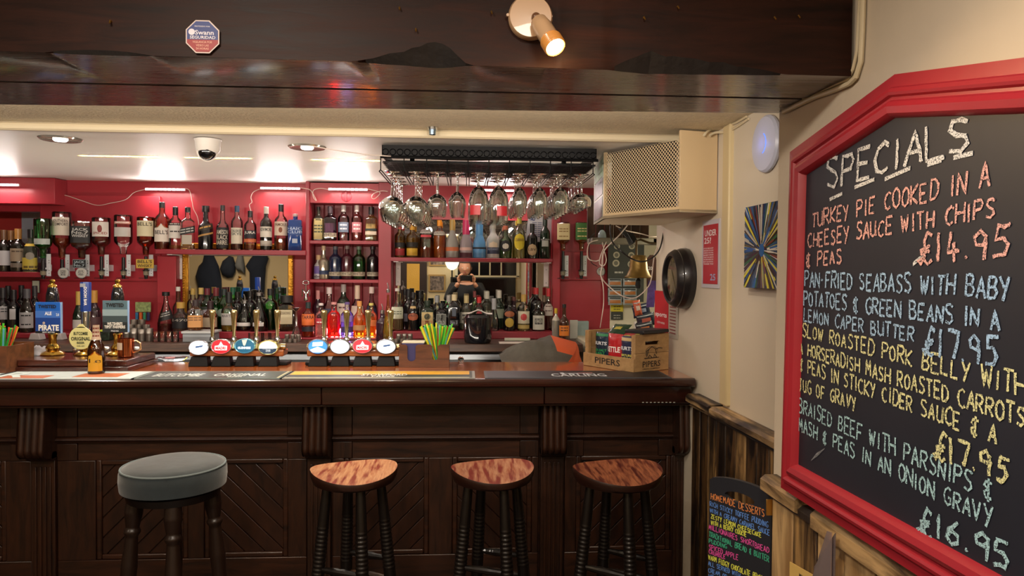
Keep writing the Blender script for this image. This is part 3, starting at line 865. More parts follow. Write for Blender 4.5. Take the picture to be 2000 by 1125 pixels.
def cap(Xf, y0, y1, z, w, h, t, m=capm, wob=.004):
    mb = MB(); n = max(2, int((y1 - y0) / .06))
    for i in range(n + 1):
        y = y0 + (y1 - y0) * i / n; q = noise.noise(Vector((0, y * 9, z * 5))) * wob
        X = Xf(y)
        mb.v += [(X - .002, y, z), (X - w + .012, y, z + q * .3), (X - w + q, y, z - .01), (X - w + q, y, z - h + .006), (X - w + .014, y, z - h), (X - .002, y, z - h)]
    for i in range(n):
        for k in range(6):
            a = i * 6 + k; b = i * 6 + (k + 1) % 6; mb.f.append((a, b, b + 6, a + 6))
    mb.f += [tuple(reversed(range(6))), tuple(n * 6 + k for k in range(6))]
    return obj('cap_rail', mb, m, t)
cap(XF, 1.80, 2.70, ZD, .06, .034, t); cap(XF, 2.712, 2.97, ZD + .004, .062, .036, t)
cap(XF, 1.80, 2.97, ZD - .036, .045, .014, t, wob=.001)
ZD2 = 1.052
t = run(XN, -.2, 1.70, 18, ZD2, 'dado_panelling', 'pale rustic plank dado below the red framed specials board', pale, burnt, .024, .05, .04)
cap(XN, 1.55, 1.725, ZD2, .044, .042, t, wob=.0015); cap(XN, 1.06, 1.48, ZD2 - .006, .044, .045, t, wob=.0015); cap(XN, .2, 1.00, ZD2 - .002, .044, .045, t, wob=.0015); cap(XN, -.2, .14, ZD2 - .002, .044, .045, t, wob=.0015)
cap(XN, -.2, 1.71, ZD2 - .020, .036, .03, t, m=mat('charred_rail', '#241811', .6, bump=.6, bscale=30), wob=.002)

# ---- specials board
PN = Vector((XN(0), 0, 0))
def onN(px, py, off=0.0):
    return atP(px, py, PN + NWL * off, NWL)
def sz(p): return (Vector(p) - PN).dot(UW), p.z
OFFB = .062
def W2(s, z, off=OFFB): return PN + UW * s + NWL * off + Vector((0, 0, z))
bl, tl, ap = sz(onN(1553, 909, OFFB)), sz(onN(1569, 340, OFFB)), sz(onN(1742, 227, OFFB))
sl = (bl[0] + tl[0]) / 2; sa = ap[0]; sr = 2 * sa - sl
sl = bl[0]; sr_t = 2 * sa - tl[0]
inner = [(bl[0], bl[1]), (tl[0], tl[1]), (sa, ap[1]), (sr_t, tl[1]), (sr, bl[1])]
brd = thing('specials_board', 'large house shaped chalkboard of specials in a red moulded frame', 'chalkboard', W2(sa, bl[1], 0))
panel_m = mat('chalkboard_black', '#161a26', .55, var=.12, vscale=7)
obj('board_panel', MB().slab([W2(s, z, OFFB - .006) for s, z in inner], NWL * -.010), panel_m, brd)
def offset_poly(P, d):
    n = len(P); out = []
    cx = sum(p[0] for p in P) / n; cz = sum(p[1] for p in P) / n
    for i in range(n):
        p0, p1, p2 = Vector(P[i - 1]), Vector(P[i]), Vector(P[(i + 1) % n])
        n1 = Vector((-(p1 - p0).y, (p1 - p0).x)).normalized(); n2 = Vector((-(p2 - p1).y, (p2 - p1).x)).normalized()
        if n1.dot(p1 - Vector((cx, cz))) < 0: n1 = -n1
        if n2.dot(p1 - Vector((cx, cz))) < 0: n2 = -n2
        b = (n1 + n2).normalized(); out.append(tuple(p1 + b * (d / max(.3, b.dot(n1)))))
    return out
fp = [(d_ * .80, h_ * .9 + .046) for d_, h_ in [(-.004, .010), (0, .022), (.006, .028), (.020, .031), (.030, .026), (.034, .019), (.040, .019), (.044, .025), (.050, .027), (.058, .025), (.062, .016), (.088, .014), (.090, .0)]]
rings = [[W2(s, z, h) for s, z in offset_poly(inner, d)] for d, h in fp]
redf = mat('specials_frame_red', '#93202c', .38, bump=.12, bscale=30, var=.06, vscale=6)
for i in range(5):
    mb = MB(); j = (i + 1) % 5
    for r in rings: mb.v += [tuple(r[i]), tuple(r[j])]
    for k in range(len(rings) - 1): a = 2 * k; mb.f.append((a, a + 1, a + 3, a + 2))
    obj('frame_rail', mb, redf, brd, ang=28)
CW, CP, CB, CY, CC = '#c9ccd0', '#d4a29c', '#93b5d8', '#cfcf9a', '#9cc4ce'
LN = [('SPECIALS', 1617, 367, 1893, 291, 58, 60, CW, .0062, 2), ('TURKEY PIE COOKED IN A', 1587, 444, 1933, 366, 27, 46, CP, .0046, 1),
      ('CHEESEY SAUCE WITH CHIPS', 1579, 484, 1944, 424, 28, 38, CP, .0046, 1), ('& PEAS', 1576, 523, 1645, 514, 28, 27, CP, .0046, 1),
      ('£14.95', 1796, 514, 1969, 500, 50, 58, CP, .0052, 2), ('PAN-FRIED SEABASS WITH BABY', 1573, 560, 1972, 584, 28, 42, CB, .0046, 1),
      ('POTATOES & GREEN BEANS IN A', 1571, 596, 1954, 645, 26, 38, CB, .0046, 1), ('LEMON CAPER BUTTER', 1571, 627, 1786, 668, 24, 28, CB, .0042, 1),
      ('£17.95', 1806, 692, 1947, 718, 50, 54, CB, .0052, 2), ('SLOW ROASTED PORK BELLY WITH', 1568, 656, 2004, 776, 24, 42, CY, .0042, 1),
      ('A HORSERADISH MASH ROASTED CARROTS', 1563, 690, 2003, 836, 23, 38, CY, .0042, 1), ('& PEAS IN STICKY CIDER SAUCE & A', 1563, 723, 1947, 866, 24, 36, CY, .0042, 1),
      ('JUG OF GRAVY', 1561, 762, 1673, 803, 25, 28, CY, .0042, 1), ('£17.95', 1826, 892, 1969, 941, 46, 48, CY, .0052, 2),
      ('BRAISED BEEF WITH PARSNIPS &', 1561, 805, 1939, 979, 26, 40, CC, .0042, 1), ('MASH & PEAS IN AN ONION GRAVY', 1561, 841, 1937, 1029, 25, 38, CC, .0042, 1),
      ('£16.95', 1796, 1038, 1972, 1112, 46, 52, CC, .0052, 2)]
OT = OFFB - .006
for s, xa_, ya_, xb_, yb_, ha_, hb_, col, wd, ps in LN:
    P0, P1 = onN(xa_, ya_, OT), onN(xb_, yb_, OT)
    h0_ = onN(xa_, ya_ - ha_, OT).z - P0.z; h1_ = onN(xb_, yb_ - hb_, OT).z - P1.z
    obj('chalk_lettering', chalk(s, P0, P1, h0_, h1_, NWL, wd, .0014, ps), chalk_mat('chalk_' + col, col), brd, smooth=False)
mb = MB()
for a, b, c_, d in ((1620, 390, 1645, 378), (1669, 366, 1708, 350), (1728, 350, 1778, 328), (1811, 322, 1839, 313), (1862, 308, 1900, 299), (1783, 716 - 200, 1802, 500)):
    p, q = onN(a, b, OT + .0014), onN(c_, d, OT + .0014); v = Vector((0, 0, .0035)); mb.quad(p - v, q - v, q + v, p + v)
obj('chalk_dash', mb, chalk_mat('chalk_' + CW, CW), brd, smooth=False)
mb = MB()
for i in range(9):
    p, q = onN(1584 + i * 1.6, 900 - i * 1.2, OT + .0012), onN(1596 + i * 1.8, 884 - i * 1.0, OT + .0012); v = Vector((0, 0, .0008)); mb.quad(p - v, q - v, q + v, p + v)
obj('chalk_smudge', mb, chalk_mat('chalk_grey', '#7c8088'), brd, smooth=False)

# ---- dessert board
tlp, trp = atY(1386, 945, 1.90), atY(1507, 985, 1.745)
bh = .62
tlp.z = trp.z = (tlp.z + trp.z) / 2
U = (trp - tlp); wD = U.length; U.normalize(); ND = Vector((U.y, -U.x, 0))
if ND.y > 0: ND = -ND
t = thing('dessert_board', 'small black arched chalkboard listing homemade desserts in coloured pens', 'chalkboard', (tlp + trp) / 2 + Vector((0, 0, -bh)))
def D2(u, z, off=0): return tlp + U * (u * wD) + ND * off + Vector((0, 0, z))
out = [(0, -bh), (1, -bh)] + [(1, -.012)]
n = 12
arc = [(1 - .5 * (1 - math.cos(PI * k / n)), .042 * math.sin(PI * k / n) ** .6) for k in range(n + 1)]
hole = [(.5 + .24 * math.cos(a), -.012 + .014 * math.sin(a)) for a in [2 * PI * k / 24 for k in range(24)]]
mb = MB()
# panel built as strips around the hand hole
zt_ = -.045
mb.slab([D2(0, -bh), D2(0, zt_), D2(1, zt_), D2(1, -bh)][::-1], ND * -.012)
m2 = MB()
outer = [(.5 + .5 * math.cos(a) * (1 if abs(math.cos(a)) > 1e-6 else 1), 0) for a in [0]]
ring_o = []
for k in range(24):
    a = 2 * PI * k / 24; ca, sa_ = math.cos(a), math.sin(a)
    if sa_ >= 0:
        ring_o.append((.5 + .5 * ca * (abs(ca) ** -.5 if abs(ca) > .25 else 1), -.012 + .046 * sa_ ** .55) if False else (.5 + .5 * max(-1, min(1, ca * 1.25)), -.02 + .054 * sa_ ** .6))
    else:
        q = max(abs(ca), abs(sa_)); ring_o.append((.5 + .5 * ca / q, zt_ if abs(sa_) >= abs(ca) - 1e-6 else -.02 + (zt_ + .02) * (abs(sa_) / abs(ca))))
for off in (0, -.012):
    for k in range(24): m2.v.append(tuple(D2(ring_o[k][0], ring_o[k][1], off)))
    for k in range(24): m2.v.append(tuple(D2(hole[k][0], hole[k][1], off)))
for k in range(24):
    j = (k + 1) % 24
    m2.f += [(k, j, 24 + j, 24 + k), (48 + k, 72 + k, 72 + j, 48 + j), (k, 48 + k, 48 + j, j), (24 + k, 24 + j, 72 + j, 72 + k)]
mb.add(m2)
obj('board_panel', mb, mat('dessert_board_black', '#22242c', .5), t)
obj('side_edge', MB().slab([D2(1, -bh, .001), D2(1, -.02, .001), D2(1.04, -.02, .001), D2(1.04, -bh, .001)][::-1], ND * -.014), mat('dessert_board_edge', '#141416', .4), t)
LD = [('HOMEMADE DESSERTS', 1389, 974, 1493, 1010, 12, 14, '#e08a4a'), ('RICH STICKY TOFFEE PUDDING', 1387, 988, 1500, 1030, 9, 11, '#5a8ad8'), ('WITH A CREAMY CARAMEL SAUCE', 1387, 1000, 1503, 1046, 8, 10, '#5a8ad8'),
      ('ZESTY LEMON CHEESECAKE', 1389, 1012, 1487, 1050, 8, 9, '#d9dd55'), ('WITH A BERRY COOKIE', 1389, 1024, 1458, 1048, 8, 9, '#d9dd55'), ('MILLIONAIRES SHORTBREAD', 1385, 1033, 1502, 1080, 9, 11, '#d94fa0'),
      ('TRADITIONAL BREAD & BUTTER', 1385, 1047, 1502, 1098, 9, 11, '#3fae8a'), ('PUDDING', 1385, 1060, 1420, 1072, 8, 9, '#3fae8a'), ('SPICED APPLE', 1385, 1072, 1442, 1094, 9, 10, '#d94fa0'), ('CRUMBLE', 1385, 1081, 1417, 1092, 8, 8, '#d94fa0'),
      ('WARM FUDGY CHOCOLATE BROWNIE', 1384, 1092, 1500, 1140, 9, 11, '#d9dd55'), ('ALL SERVED WITH', 1384, 1104, 1446, 1128, 8, 9, '#5a8ad8'), ('CREAM OR', 1384, 1117, 1420, 1130, 8, 8, '#5a8ad8'), ('ICE CREAM', 1384, 1129, 1420, 1143, 8, 8, '#5a8ad8')]
for s, xa_, ya_, xb_, yb_, ha_, hb_, col in LD:
    P0, P1 = atP(xa_, ya_, tlp, ND), atP(xb_, yb_, tlp, ND)
    h0_ = atP(xa_, ya_ - ha_, tlp, ND).z - P0.z; h1_ = atP(xb_, yb_ - hb_, tlp, ND).z - P1.z
    obj('pen_lettering', chalk(s, P0, P1, h0_, h1_, ND, .0021, .0008), mat('pen_' + col, col, .7), t, smooth=False)
leg = MB()
for u in (.04, .96): leg.slab([D2(u - .04, -D2(0, 0).z, -.001), D2(u + .04, -D2(0, 0).z, -.001), D2(u + .04, -D2(0, 0).z, -.013), D2(u - .04, -D2(0, 0).z, -.013)], (0, 0, D2(0, 0).z - bh - .001))
for i_, u in enumerate((.06, .94)):
    obj('leg', MB().slab([D2(u - .05, -tlp.z, -.001), D2(u + .05, -tlp.z, -.001), D2(u + .05, -tlp.z, -.013), D2(u - .05, -tlp.z, -.013)], (0, 0, tlp.z - bh)), mat('dessert_board_edge', '#141416', .4), t)
c = atY(1513, 990, 1.705)
mb = MB().cbox((XN(1.70) - .030, 1.7025, c.z), .016, .004, .04)
tag(obj('cabinet_hinge', mb, mat('old_brass', '#b58a45', .4, .9), bevel=.001), 'small brass hinge on the plank end right of the dessert board', 'hinge')

# leaflet holder and yellow card at the bottom right
PD = Vector((XN(0) - .030, 0, 0))
yc = [atP(x, y, PD, NWL) for x, y in ((1544, 1098), (1588, 1122), (1600, 1180), (1544, 1150))]
zc_ = min(p.z for p in yc)
t = thing('menu_card', 'pale yellow card tucked against the planks under the specials board', 'card', (yc[0] + yc[2]) / 2)
yc = [atP(1544, 1097, PD, NWL), atP(1598, 1128, PD, NWL)]
yc = [yc[0], yc[1], Vector((yc[1].x, yc[1].y, yc[1].z - .13)), Vector((yc[0].x, yc[0].y, yc[0].z - .13))]
t.location = yc[3]
obj('card', MB().slab(yc, NWL * .002), mat('card_yellow', '#c8a75e', .7), t)
cc = (yc[0] + yc[1]) / 2
obj('lettering', flat_text('MENU', cc + NWL * .003 - Vector((0, 0, .018)), .03, .008, -UW, (0, 0, 1)), mat('card_ink', '#3a2c18', .7), t, smooth=False)
P = [onN(1590, 1122, .06), onN(1641, 1122, .06)]
a0 = onN(1637, 1040, .05); yb_ = a0.y
t = thing('leaflet_holder', 'clear plastic leaflet holder standing up against the planks under the chalkboard', 'holder', (a0.x, a0.y, a0.z - .3))
hm = mat('clear_plastic', '#b9a6ac', .1); hm = thin_glass('clear_plastic_sheet', '#d8c8cc', .08, 2.0, .12)
q0 = Vector((a0.x - .012, a0.y, a0.z)); L0 = UW * .075
obj('front_sheet', MB().slab([q0, q0 - Vector((0, 0, .24)) + NWL * .0, q0 - Vector((0, 0, .24)) + L0 + NWL * .035, q0 + L0 * .12 + NWL * .004], NWL * .002), hm, t)
obj('back_sheet', MB().slab([q0 - UW * .003 - NWL * .004, q0 - UW * .003 - NWL * .004 - Vector((0, 0, .24)), q0 - NWL * .004 - Vector((0, 0, .24)) + L0, q0 + L0 - Vector((0, 0, .10)) - NWL * .004], NWL * -.002), hm, t)
obj('foot', MB().slab([q0 - Vector((0, 0, .24)), q0 - Vector((0, 0, .24)) + L0, q0 - Vector((0, 0, .24)) + L0 + NWL * .045, q0 - Vector((0, 0, .24)) + NWL * .045], (0, 0, -.002)), hm, t)

# ---- painting on the far wall
PF = Vector((XF(0), 0, 0))
def onF(px, py, off=0.0): return atP(px, py, PF + NWL * off, NWL)
def bestq(pts, off):
    P = [onF(x, y, off) for x, y in pts]; s0 = (P[0].y + P[3].y) / 2; s1 = (P[1].y + P[2].y) / 2; z1_ = (P[0].z + P[1].z) / 2; z0_ = (P[2].z + P[3].z) / 2
    f = lambda y, z: Vector((XF(y), y, z)) + NWL * off
    return [f(s0, z1_), f(s1, z1_), f(s1, z0_), f(s0, z0_)]
q = bestq([(1456, 405), (1530, 390), (1528, 566), (1452, 561)], .03)
t = thing('abstract_painting', 'small abstract canvas of radiating blue, yellow and brown paint strokes', 'painting', (q[3] + q[2]) / 2 - NWL * .02)
obj('canvas', MB().slab([q[3], q[2], q[1], q[0]], NWL * -.026), mat('canvas_ground', '#2b4468', .5, var=.5, vscale=25), t)
cen = q[3].lerp(q[2], .48).lerp(q[0].lerp(q[1], .48), .45)
Uq = (q[1] - q[0]); wq = Uq.length; Uq.normalize(); hq = q[0].z - q[3].z
rnd = random.Random(5)
cols = ['#d2c932', '#2458a0', '#3f2136', '#2460a0', '#24603a', '#7c3422', '#2b181c', '#6a5c44', '#b9b4a8', '#1a4f80', '#3f1c24', '#cfc636', '#d8d4c8', '#2a3a4a']
lay = {}
for i in range(230):
    a = rnd.uniform(0, 2 * PI); r0 = rnd.uniform(.0, .35) if i > 40 else 0; r1 = rnd.uniform(r0 + .25, 1.2); wd = rnd.uniform(.006, .022)
    ci = rnd.randrange(len(cols))
    d = Vector((math.cos(a), math.sin(a))); def_ = []
    p = []
    for rr, ww in ((r0, wd * .5), ((r0 + r1) / 2, wd), (r1, wd * .7)):
        for sg in (1, -1):
            x = d.x * rr * wq * .75 - d.y * ww * sg * .5 * .6; y = d.y * rr * hq * .75 + d.x * ww * sg * .5 * .6; p.append((x, y))
    poly = [p[0], p[2], p[4], p[5], p[3], p[1]]
    cu = (cen - q[3]).dot(Uq); cz = cen.z - q[3].z
    poly = [(x + cu, y + cz) for x, y in poly]
    for A_, B_, C_ in ((1, 0, wq - .001), (-1, 0, -.001), (0, 1, hq - .001), (0, -1, -.001)): poly = clip(poly, A_, B_, C_) if poly else poly
    if len(poly) > 2:
        mbx = lay.setdefault(cols[ci], MB()); n = len(mbx.v); off = .0006 + i * .000006
        mbx.v += [tuple(q[3] + Uq * x + Vector((0, 0, y)) + NWL * off) for x, y in poly]; mbx.f.append(tuple(range(n, n + len(poly))))
obj('centre_splash', ball(cen + NWL * .001, .021, 16, 8, sx=.12, sz=1.1), mat('paint_#2460a0', '#2460a0', .45), t)
for c_, mbx in lay.items(): obj('paint_strokes', mbx, mat('paint_' + c_, c_, .45), t, smooth=False, props={'kind': 'stuff'})

# ---- wifi access point
c = onF(1503, 281, .0); ys, zs_ = c.y, c.z
rz = (onF(1503, 225).z - onF(1503, 336).z) / 2
t = thing('wifi_disc', 'white round wireless access point with a blue glowing arc', 'router', onF(1503, 281))
Rw = NWL.to_track_quat('Z', 'Y').to_matrix()
obj('housing', MB().lathe([(rz * .94, 0), (rz, .006), (rz, .014), (rz * .93, .022), (rz * .6, .028), (.001, .030)], Vector((XF(ys), ys, zs_)), 40, R=Rw), mat('router_white', '#c6cbe0', .35), t)
arc_ = [Vector((XF(ys), ys, zs_)) + NWL * .0285 + (-UW) * (rz * .36 * math.cos(a)) + Vector((0, 0, rz * .36 * math.sin(a))) for a in [-1.25 + 2.3 * k / 16 for k in range(17)]]
obj('light_arc', MB().tube(arc_, .0016, 6), emis('blue_led', '#3a6cff', 2.2), t)
l = point('router_glow', tuple(Vector((XF(ys), ys, zs_)) + NWL * .06), .02, '#5a7cff', .01)

# ---- under 25 poster
q = bestq([(1371, 434), (1405, 425), (1405, 562), (1371, 563)], .004)
t = thing('age_check_poster', 'narrow red age check poster on the right wall above the clock side', 'poster', (q[2] + q[3]) / 2)
t['label'] = 'red age check poster in a clear sleeve right of the round clock'
obj('sleeve', MB().slab([q[3], q[2], q[1], q[0]], NWL * -.003), mat('poster_sleeve', '#c9c6ce', .25), t)
def sub(q, a, b, c_, d, off):   # rectangle inside quad: u0,u1,v0,v1 (v up)
    f = lambda u, v: q[3].lerp(q[2], u).lerp(q[0].lerp(q[1], u), v) + NWL * off
    return [f(a, c_), f(b, c_), f(b, d), f(a, d)]
obj('print', MB().slab(sub(q, .1, .93, .06, .93, .001), NWL * .0006), mat('poster_red', '#b52432', .4), t)
wht = mat('print_white', '#e6e2e0', .5)
UQ = (q[1] - q[0]); wq = UQ.length; UQ.normalize(); hq = q[0].z - q[3].z
def ptx(s, u, v, w, h, m=None, off=.0022): return obj('lettering', flat_text(s, q[3].lerp(q[2], u).lerp(q[0].lerp(q[1], u), v) + NWL * off, w * wq, h * hq, UQ, (0, 0, 1), .02), m or wht, t, smooth=False)
ptx('UNDER', .52, .81, .66, .085); ptx('25?', .36, .70, .40, .085)
for i in range(9): ptx(['IF YOU ARE LUCKY', 'ENOUGH TO LOOK', 'UNDER 25 YOU WILL', 'BE ASKED TO PROVE', 'THAT YOU ARE 18', 'OR OVER WHEN YOU', 'BUY ALCOHOL', 'THANK YOU', ''][i] or ' ', .42, .585 - i * .033, .56, .018) if i < 8 else None
ptx('25', .68, .16, .3, .09, mat('poster_blue', '#9fb2dc', .4))

# ---- clock
cy = (1312 + 1357) / 2
ce = onF(1341, 544, 0)
ry = (onF(1337, 486).z - onF(1337, 604).z) / 2
t = thing('wall_clock', 'round wall clock in a deep black moulded frame near the bell', 'clock', onF(1343, 605))
Cw = Vector((XF(ce.y), ce.y, ce.z))
prof = [(ry * .98, 0), (ry, .008), (ry * .99, .03), (ry * .93, .05), (ry * .95, .056), (ry * .86, .075), (ry * .80, .08), (ry * .74, .078), (ry * .72, .06)]
obj('frame', MB().lathe(prof, Cw, 48, R=Rw, capt=False), mat('clock_black', '#131114', .35, coat=.4), t)
obj('face', MB().lathe([(ry * .73, .055), (ry * .73, .058)], Cw, 40, R=Rw), mat('clock_face', '#b3a993', .5, var=.15, vscale=20), t)
fc = Cw + NWL * .0592
for k in range(12):
    a = PI / 2 - k * PI / 6; s = ['XII', 'I', 'II', 'III', 'IV', 'V', 'VI', 'VII', 'VIII', 'IX', 'X', 'XI'][k]
    Rr = (-UW) * math.cos(a) + Vector((0, 0, math.sin(a)))
    obj('numeral', flat_text(s, fc + Rr * ry * .58, .006 * len(s) + .004, .018, -UW, (0, 0, 1)), mat('clock_ink', '#2a2422', .6), t, smooth=False)
for a, ln, w in ((2.2, .34, .006), (-1.0, .5, .004)):
    Rr = (-UW) * math.cos(a) + Vector((0, 0, math.sin(a))); T_ = NWL.cross(Rr)
    obj('hand', MB().slab([fc - T_ * w, fc + T_ * w, fc + Rr * ry * ln + T_ * w * .3, fc + Rr * ry * ln - T_ * w * .3], NWL * .002), mat('clock_ink', '#2a2422', .6), t)
obj('crystal', MB().lathe([(ry * .72, .066), (ry * .5, .069), (.001, .070)], Cw, 32, R=Rw, capb=False), thin_glass('clock_glass', '#f2f2f0', .03, 1.0), t)

# ---- cables clipped to wall
cab = mat('cream_cable', '#cdbf9f', .5)
def wall_cable(f, pts, r, off, label, m=cab, cat='cable'):
    P = [f(x, y, off) for x, y in pts]
    Q = []
    for i in range(len(P) - 1):
        for k in range(4): Q.append(P[i].lerp(P[i + 1], k / 4))
    Q.append(P[-1])
    return tag(obj('wall_cable', MB().tube(Q, r, 8), m), label, cat)
wall_cable(onN, [(1686, -8), (1684, 60), (1681, 120), (1672, 150), (1659, 163), (1630, 176), (1590, 190), (1560, 204), (1530, 219)], .0055, .008, 'thick cream cable clipped down the wall beside the beam end')
wall_cable(onN, [(1680, -8), (1677, 40), (1674, 100), (1666, 135), (1655, 156), (1620, 170), (1575, 190), (1540, 206)], .0035, .006, 'thin cream cable between the thicker cable and the beam end')
# ================================================================== BOTTLES
SH = {
    'spirit': [(0, .90, 2), (.015, 1, 2), (.60, 1, 2), (.66, .94, 2), (.71, .72, 2), (.75, .46, 2), (.79, .38, 2), (.93, .35, 2)],
    'square': [(0, .92, 5), (.015, 1, 6), (.62, 1, 6), (.67, .93, 4), (.71, .66, 3), (.74, .45, 2), (.78, .38, 2), (.93, .36, 2)],
    'longneck': [(0, .92, 2), (.015, 1, 2), (.50, 1, 2), (.56, .90, 2), (.61, .58, 2), (.66, .40, 2), (.75, .36, 2), (.95, .33, 2)],
    'wine': [(0, .92, 2), (.015, 1, 2), (.58, 1, 2), (.64, .92, 2), (.69, .62, 2), (.73, .42, 2), (.98, .38, 2)],
    'burg': [(0, .92, 2), (.015, 1, 2), (.44, 1, 2), (.55, .90, 2), (.64, .66, 2), (.73, .46, 2), (.80, .40, 2), (.98, .37, 2)],
    'champ': [(0, .86, 2), (.02, .96, 2), (.20, 1, 2), (.42, .92, 2), (.56, .64, 2), (.66, .42, 2), (.80, .32, 2), (.97, .27, 2)],
    'jager': [(0, .92, 6), (.02, 1, 7), (.64, 1, 7), (.70, .90, 5), (.76, .66, 3), (.80, .44, 2), (.92, .40, 2)],
    'squat': [(0, .90, 2), (.02, 1, 2), (.48, 1, 2), (.58, .90, 2), (.66, .55, 2), (.72, .38, 2), (.92, .33, 2)],
    'tear': [(0, .92, 2), (.03, 1, 2), (.22, 1, 2), (.42, .80, 2), (.58, .52, 2), (.72, .30, 2), (.92, .22, 2)],
    'slab': [(0, .95, 8), (.015, 1, 9), (.80, 1, 9), (.83, .92, 7), (.85, .5, 3), (.87, .34, 2), (.94, .33, 2)],
    'kraken': [(0, .92, 2), (.02, 1, 2), (.60, 1, 2), (.68, .85, 2), (.74, .42, 2), (.80, .34, 2), (.93, .32, 2)],
}
def se(a, e):
    ca, sa = math.cos(a), math.sin(a)
    if e == 2: return ca, sa
    q = (abs(ca) ** e + abs(sa) ** e) ** (-1 / e); return ca * q, sa * q
def prof_at(P, t):
    for (a, r, e), (b, r2, e2) in zip(P, P[1:]):
        if a <= t <= b:
            k = (t - a) / (b - a); return r + (r2 - r) * k, e + (e2 - e) * k
    return P[-1][1], P[-1][2]
GL = {'clear': ('#f1f5f3', 0), 'green': ('#66d87c', 0), 'dgreen': ('#16401f', 0), 'blue': ('#2a6fb8', 0), 'amber': ('#c98848', 0), 'pink': ('#e6b3b0', 0), 'ggreen': ('#cfe8c6', 0), 'yellow': ('#dfc98a', 0), 'purple': ('#7f4a70', 0)}
OPQ = {'black': '#0e0e11', 'dwine': '#17130f', 'olive': '#33352b', 'navy': '#16223c', 'bluebox': '#143a7a', 'fgrey': '#8d8a84', 'fpink': '#8f8488', 'fblue': '#4f86b4', 'silver': '#a39a88', 'plum': '#2b1522', 'wgreen': '#14251a', 'whitefoil': '#a9a79c', 'maroon': '#3f1620', 'frost': '#a8a9a4', 'brown': '#3a1d12'}
def glassm(g):
    if g in GL: return thin_glass('glass_' + g, GL[g][0], .04, 1.0)
    fr = g in ('fgrey', 'fpink', 'fblue', 'frost')
    return mat('bottle_' + g, OPQ[g], .35 if fr else .12, metal=.6 if g in ('silver', 'whitefoil') else 0, coat=0 if fr else .5)
def capm_(c): return mat('cap_' + c, c, .35)
def lblm(c): return mat('label_' + c, c, .55)
inkm = lambda c: mat('ink_' + c, c, .6)
nseg = 20
_b = MB()
for _q in ((.12, .40), (.45, .70), (.74, .88)):
    for _i in range(4):
        _x0 = _q[0] + (_q[1] - _q[0]) * _i / 4; _x1 = _q[0] + (_q[1] - _q[0]) * (_i + 1) / 4
        _b.quad((_x0, .25, 0), (_x1, .25, 0), (_x1, .75, 0), (_x0, .75, 0))
BARS = (_b, (0, 1))     # print too small to read
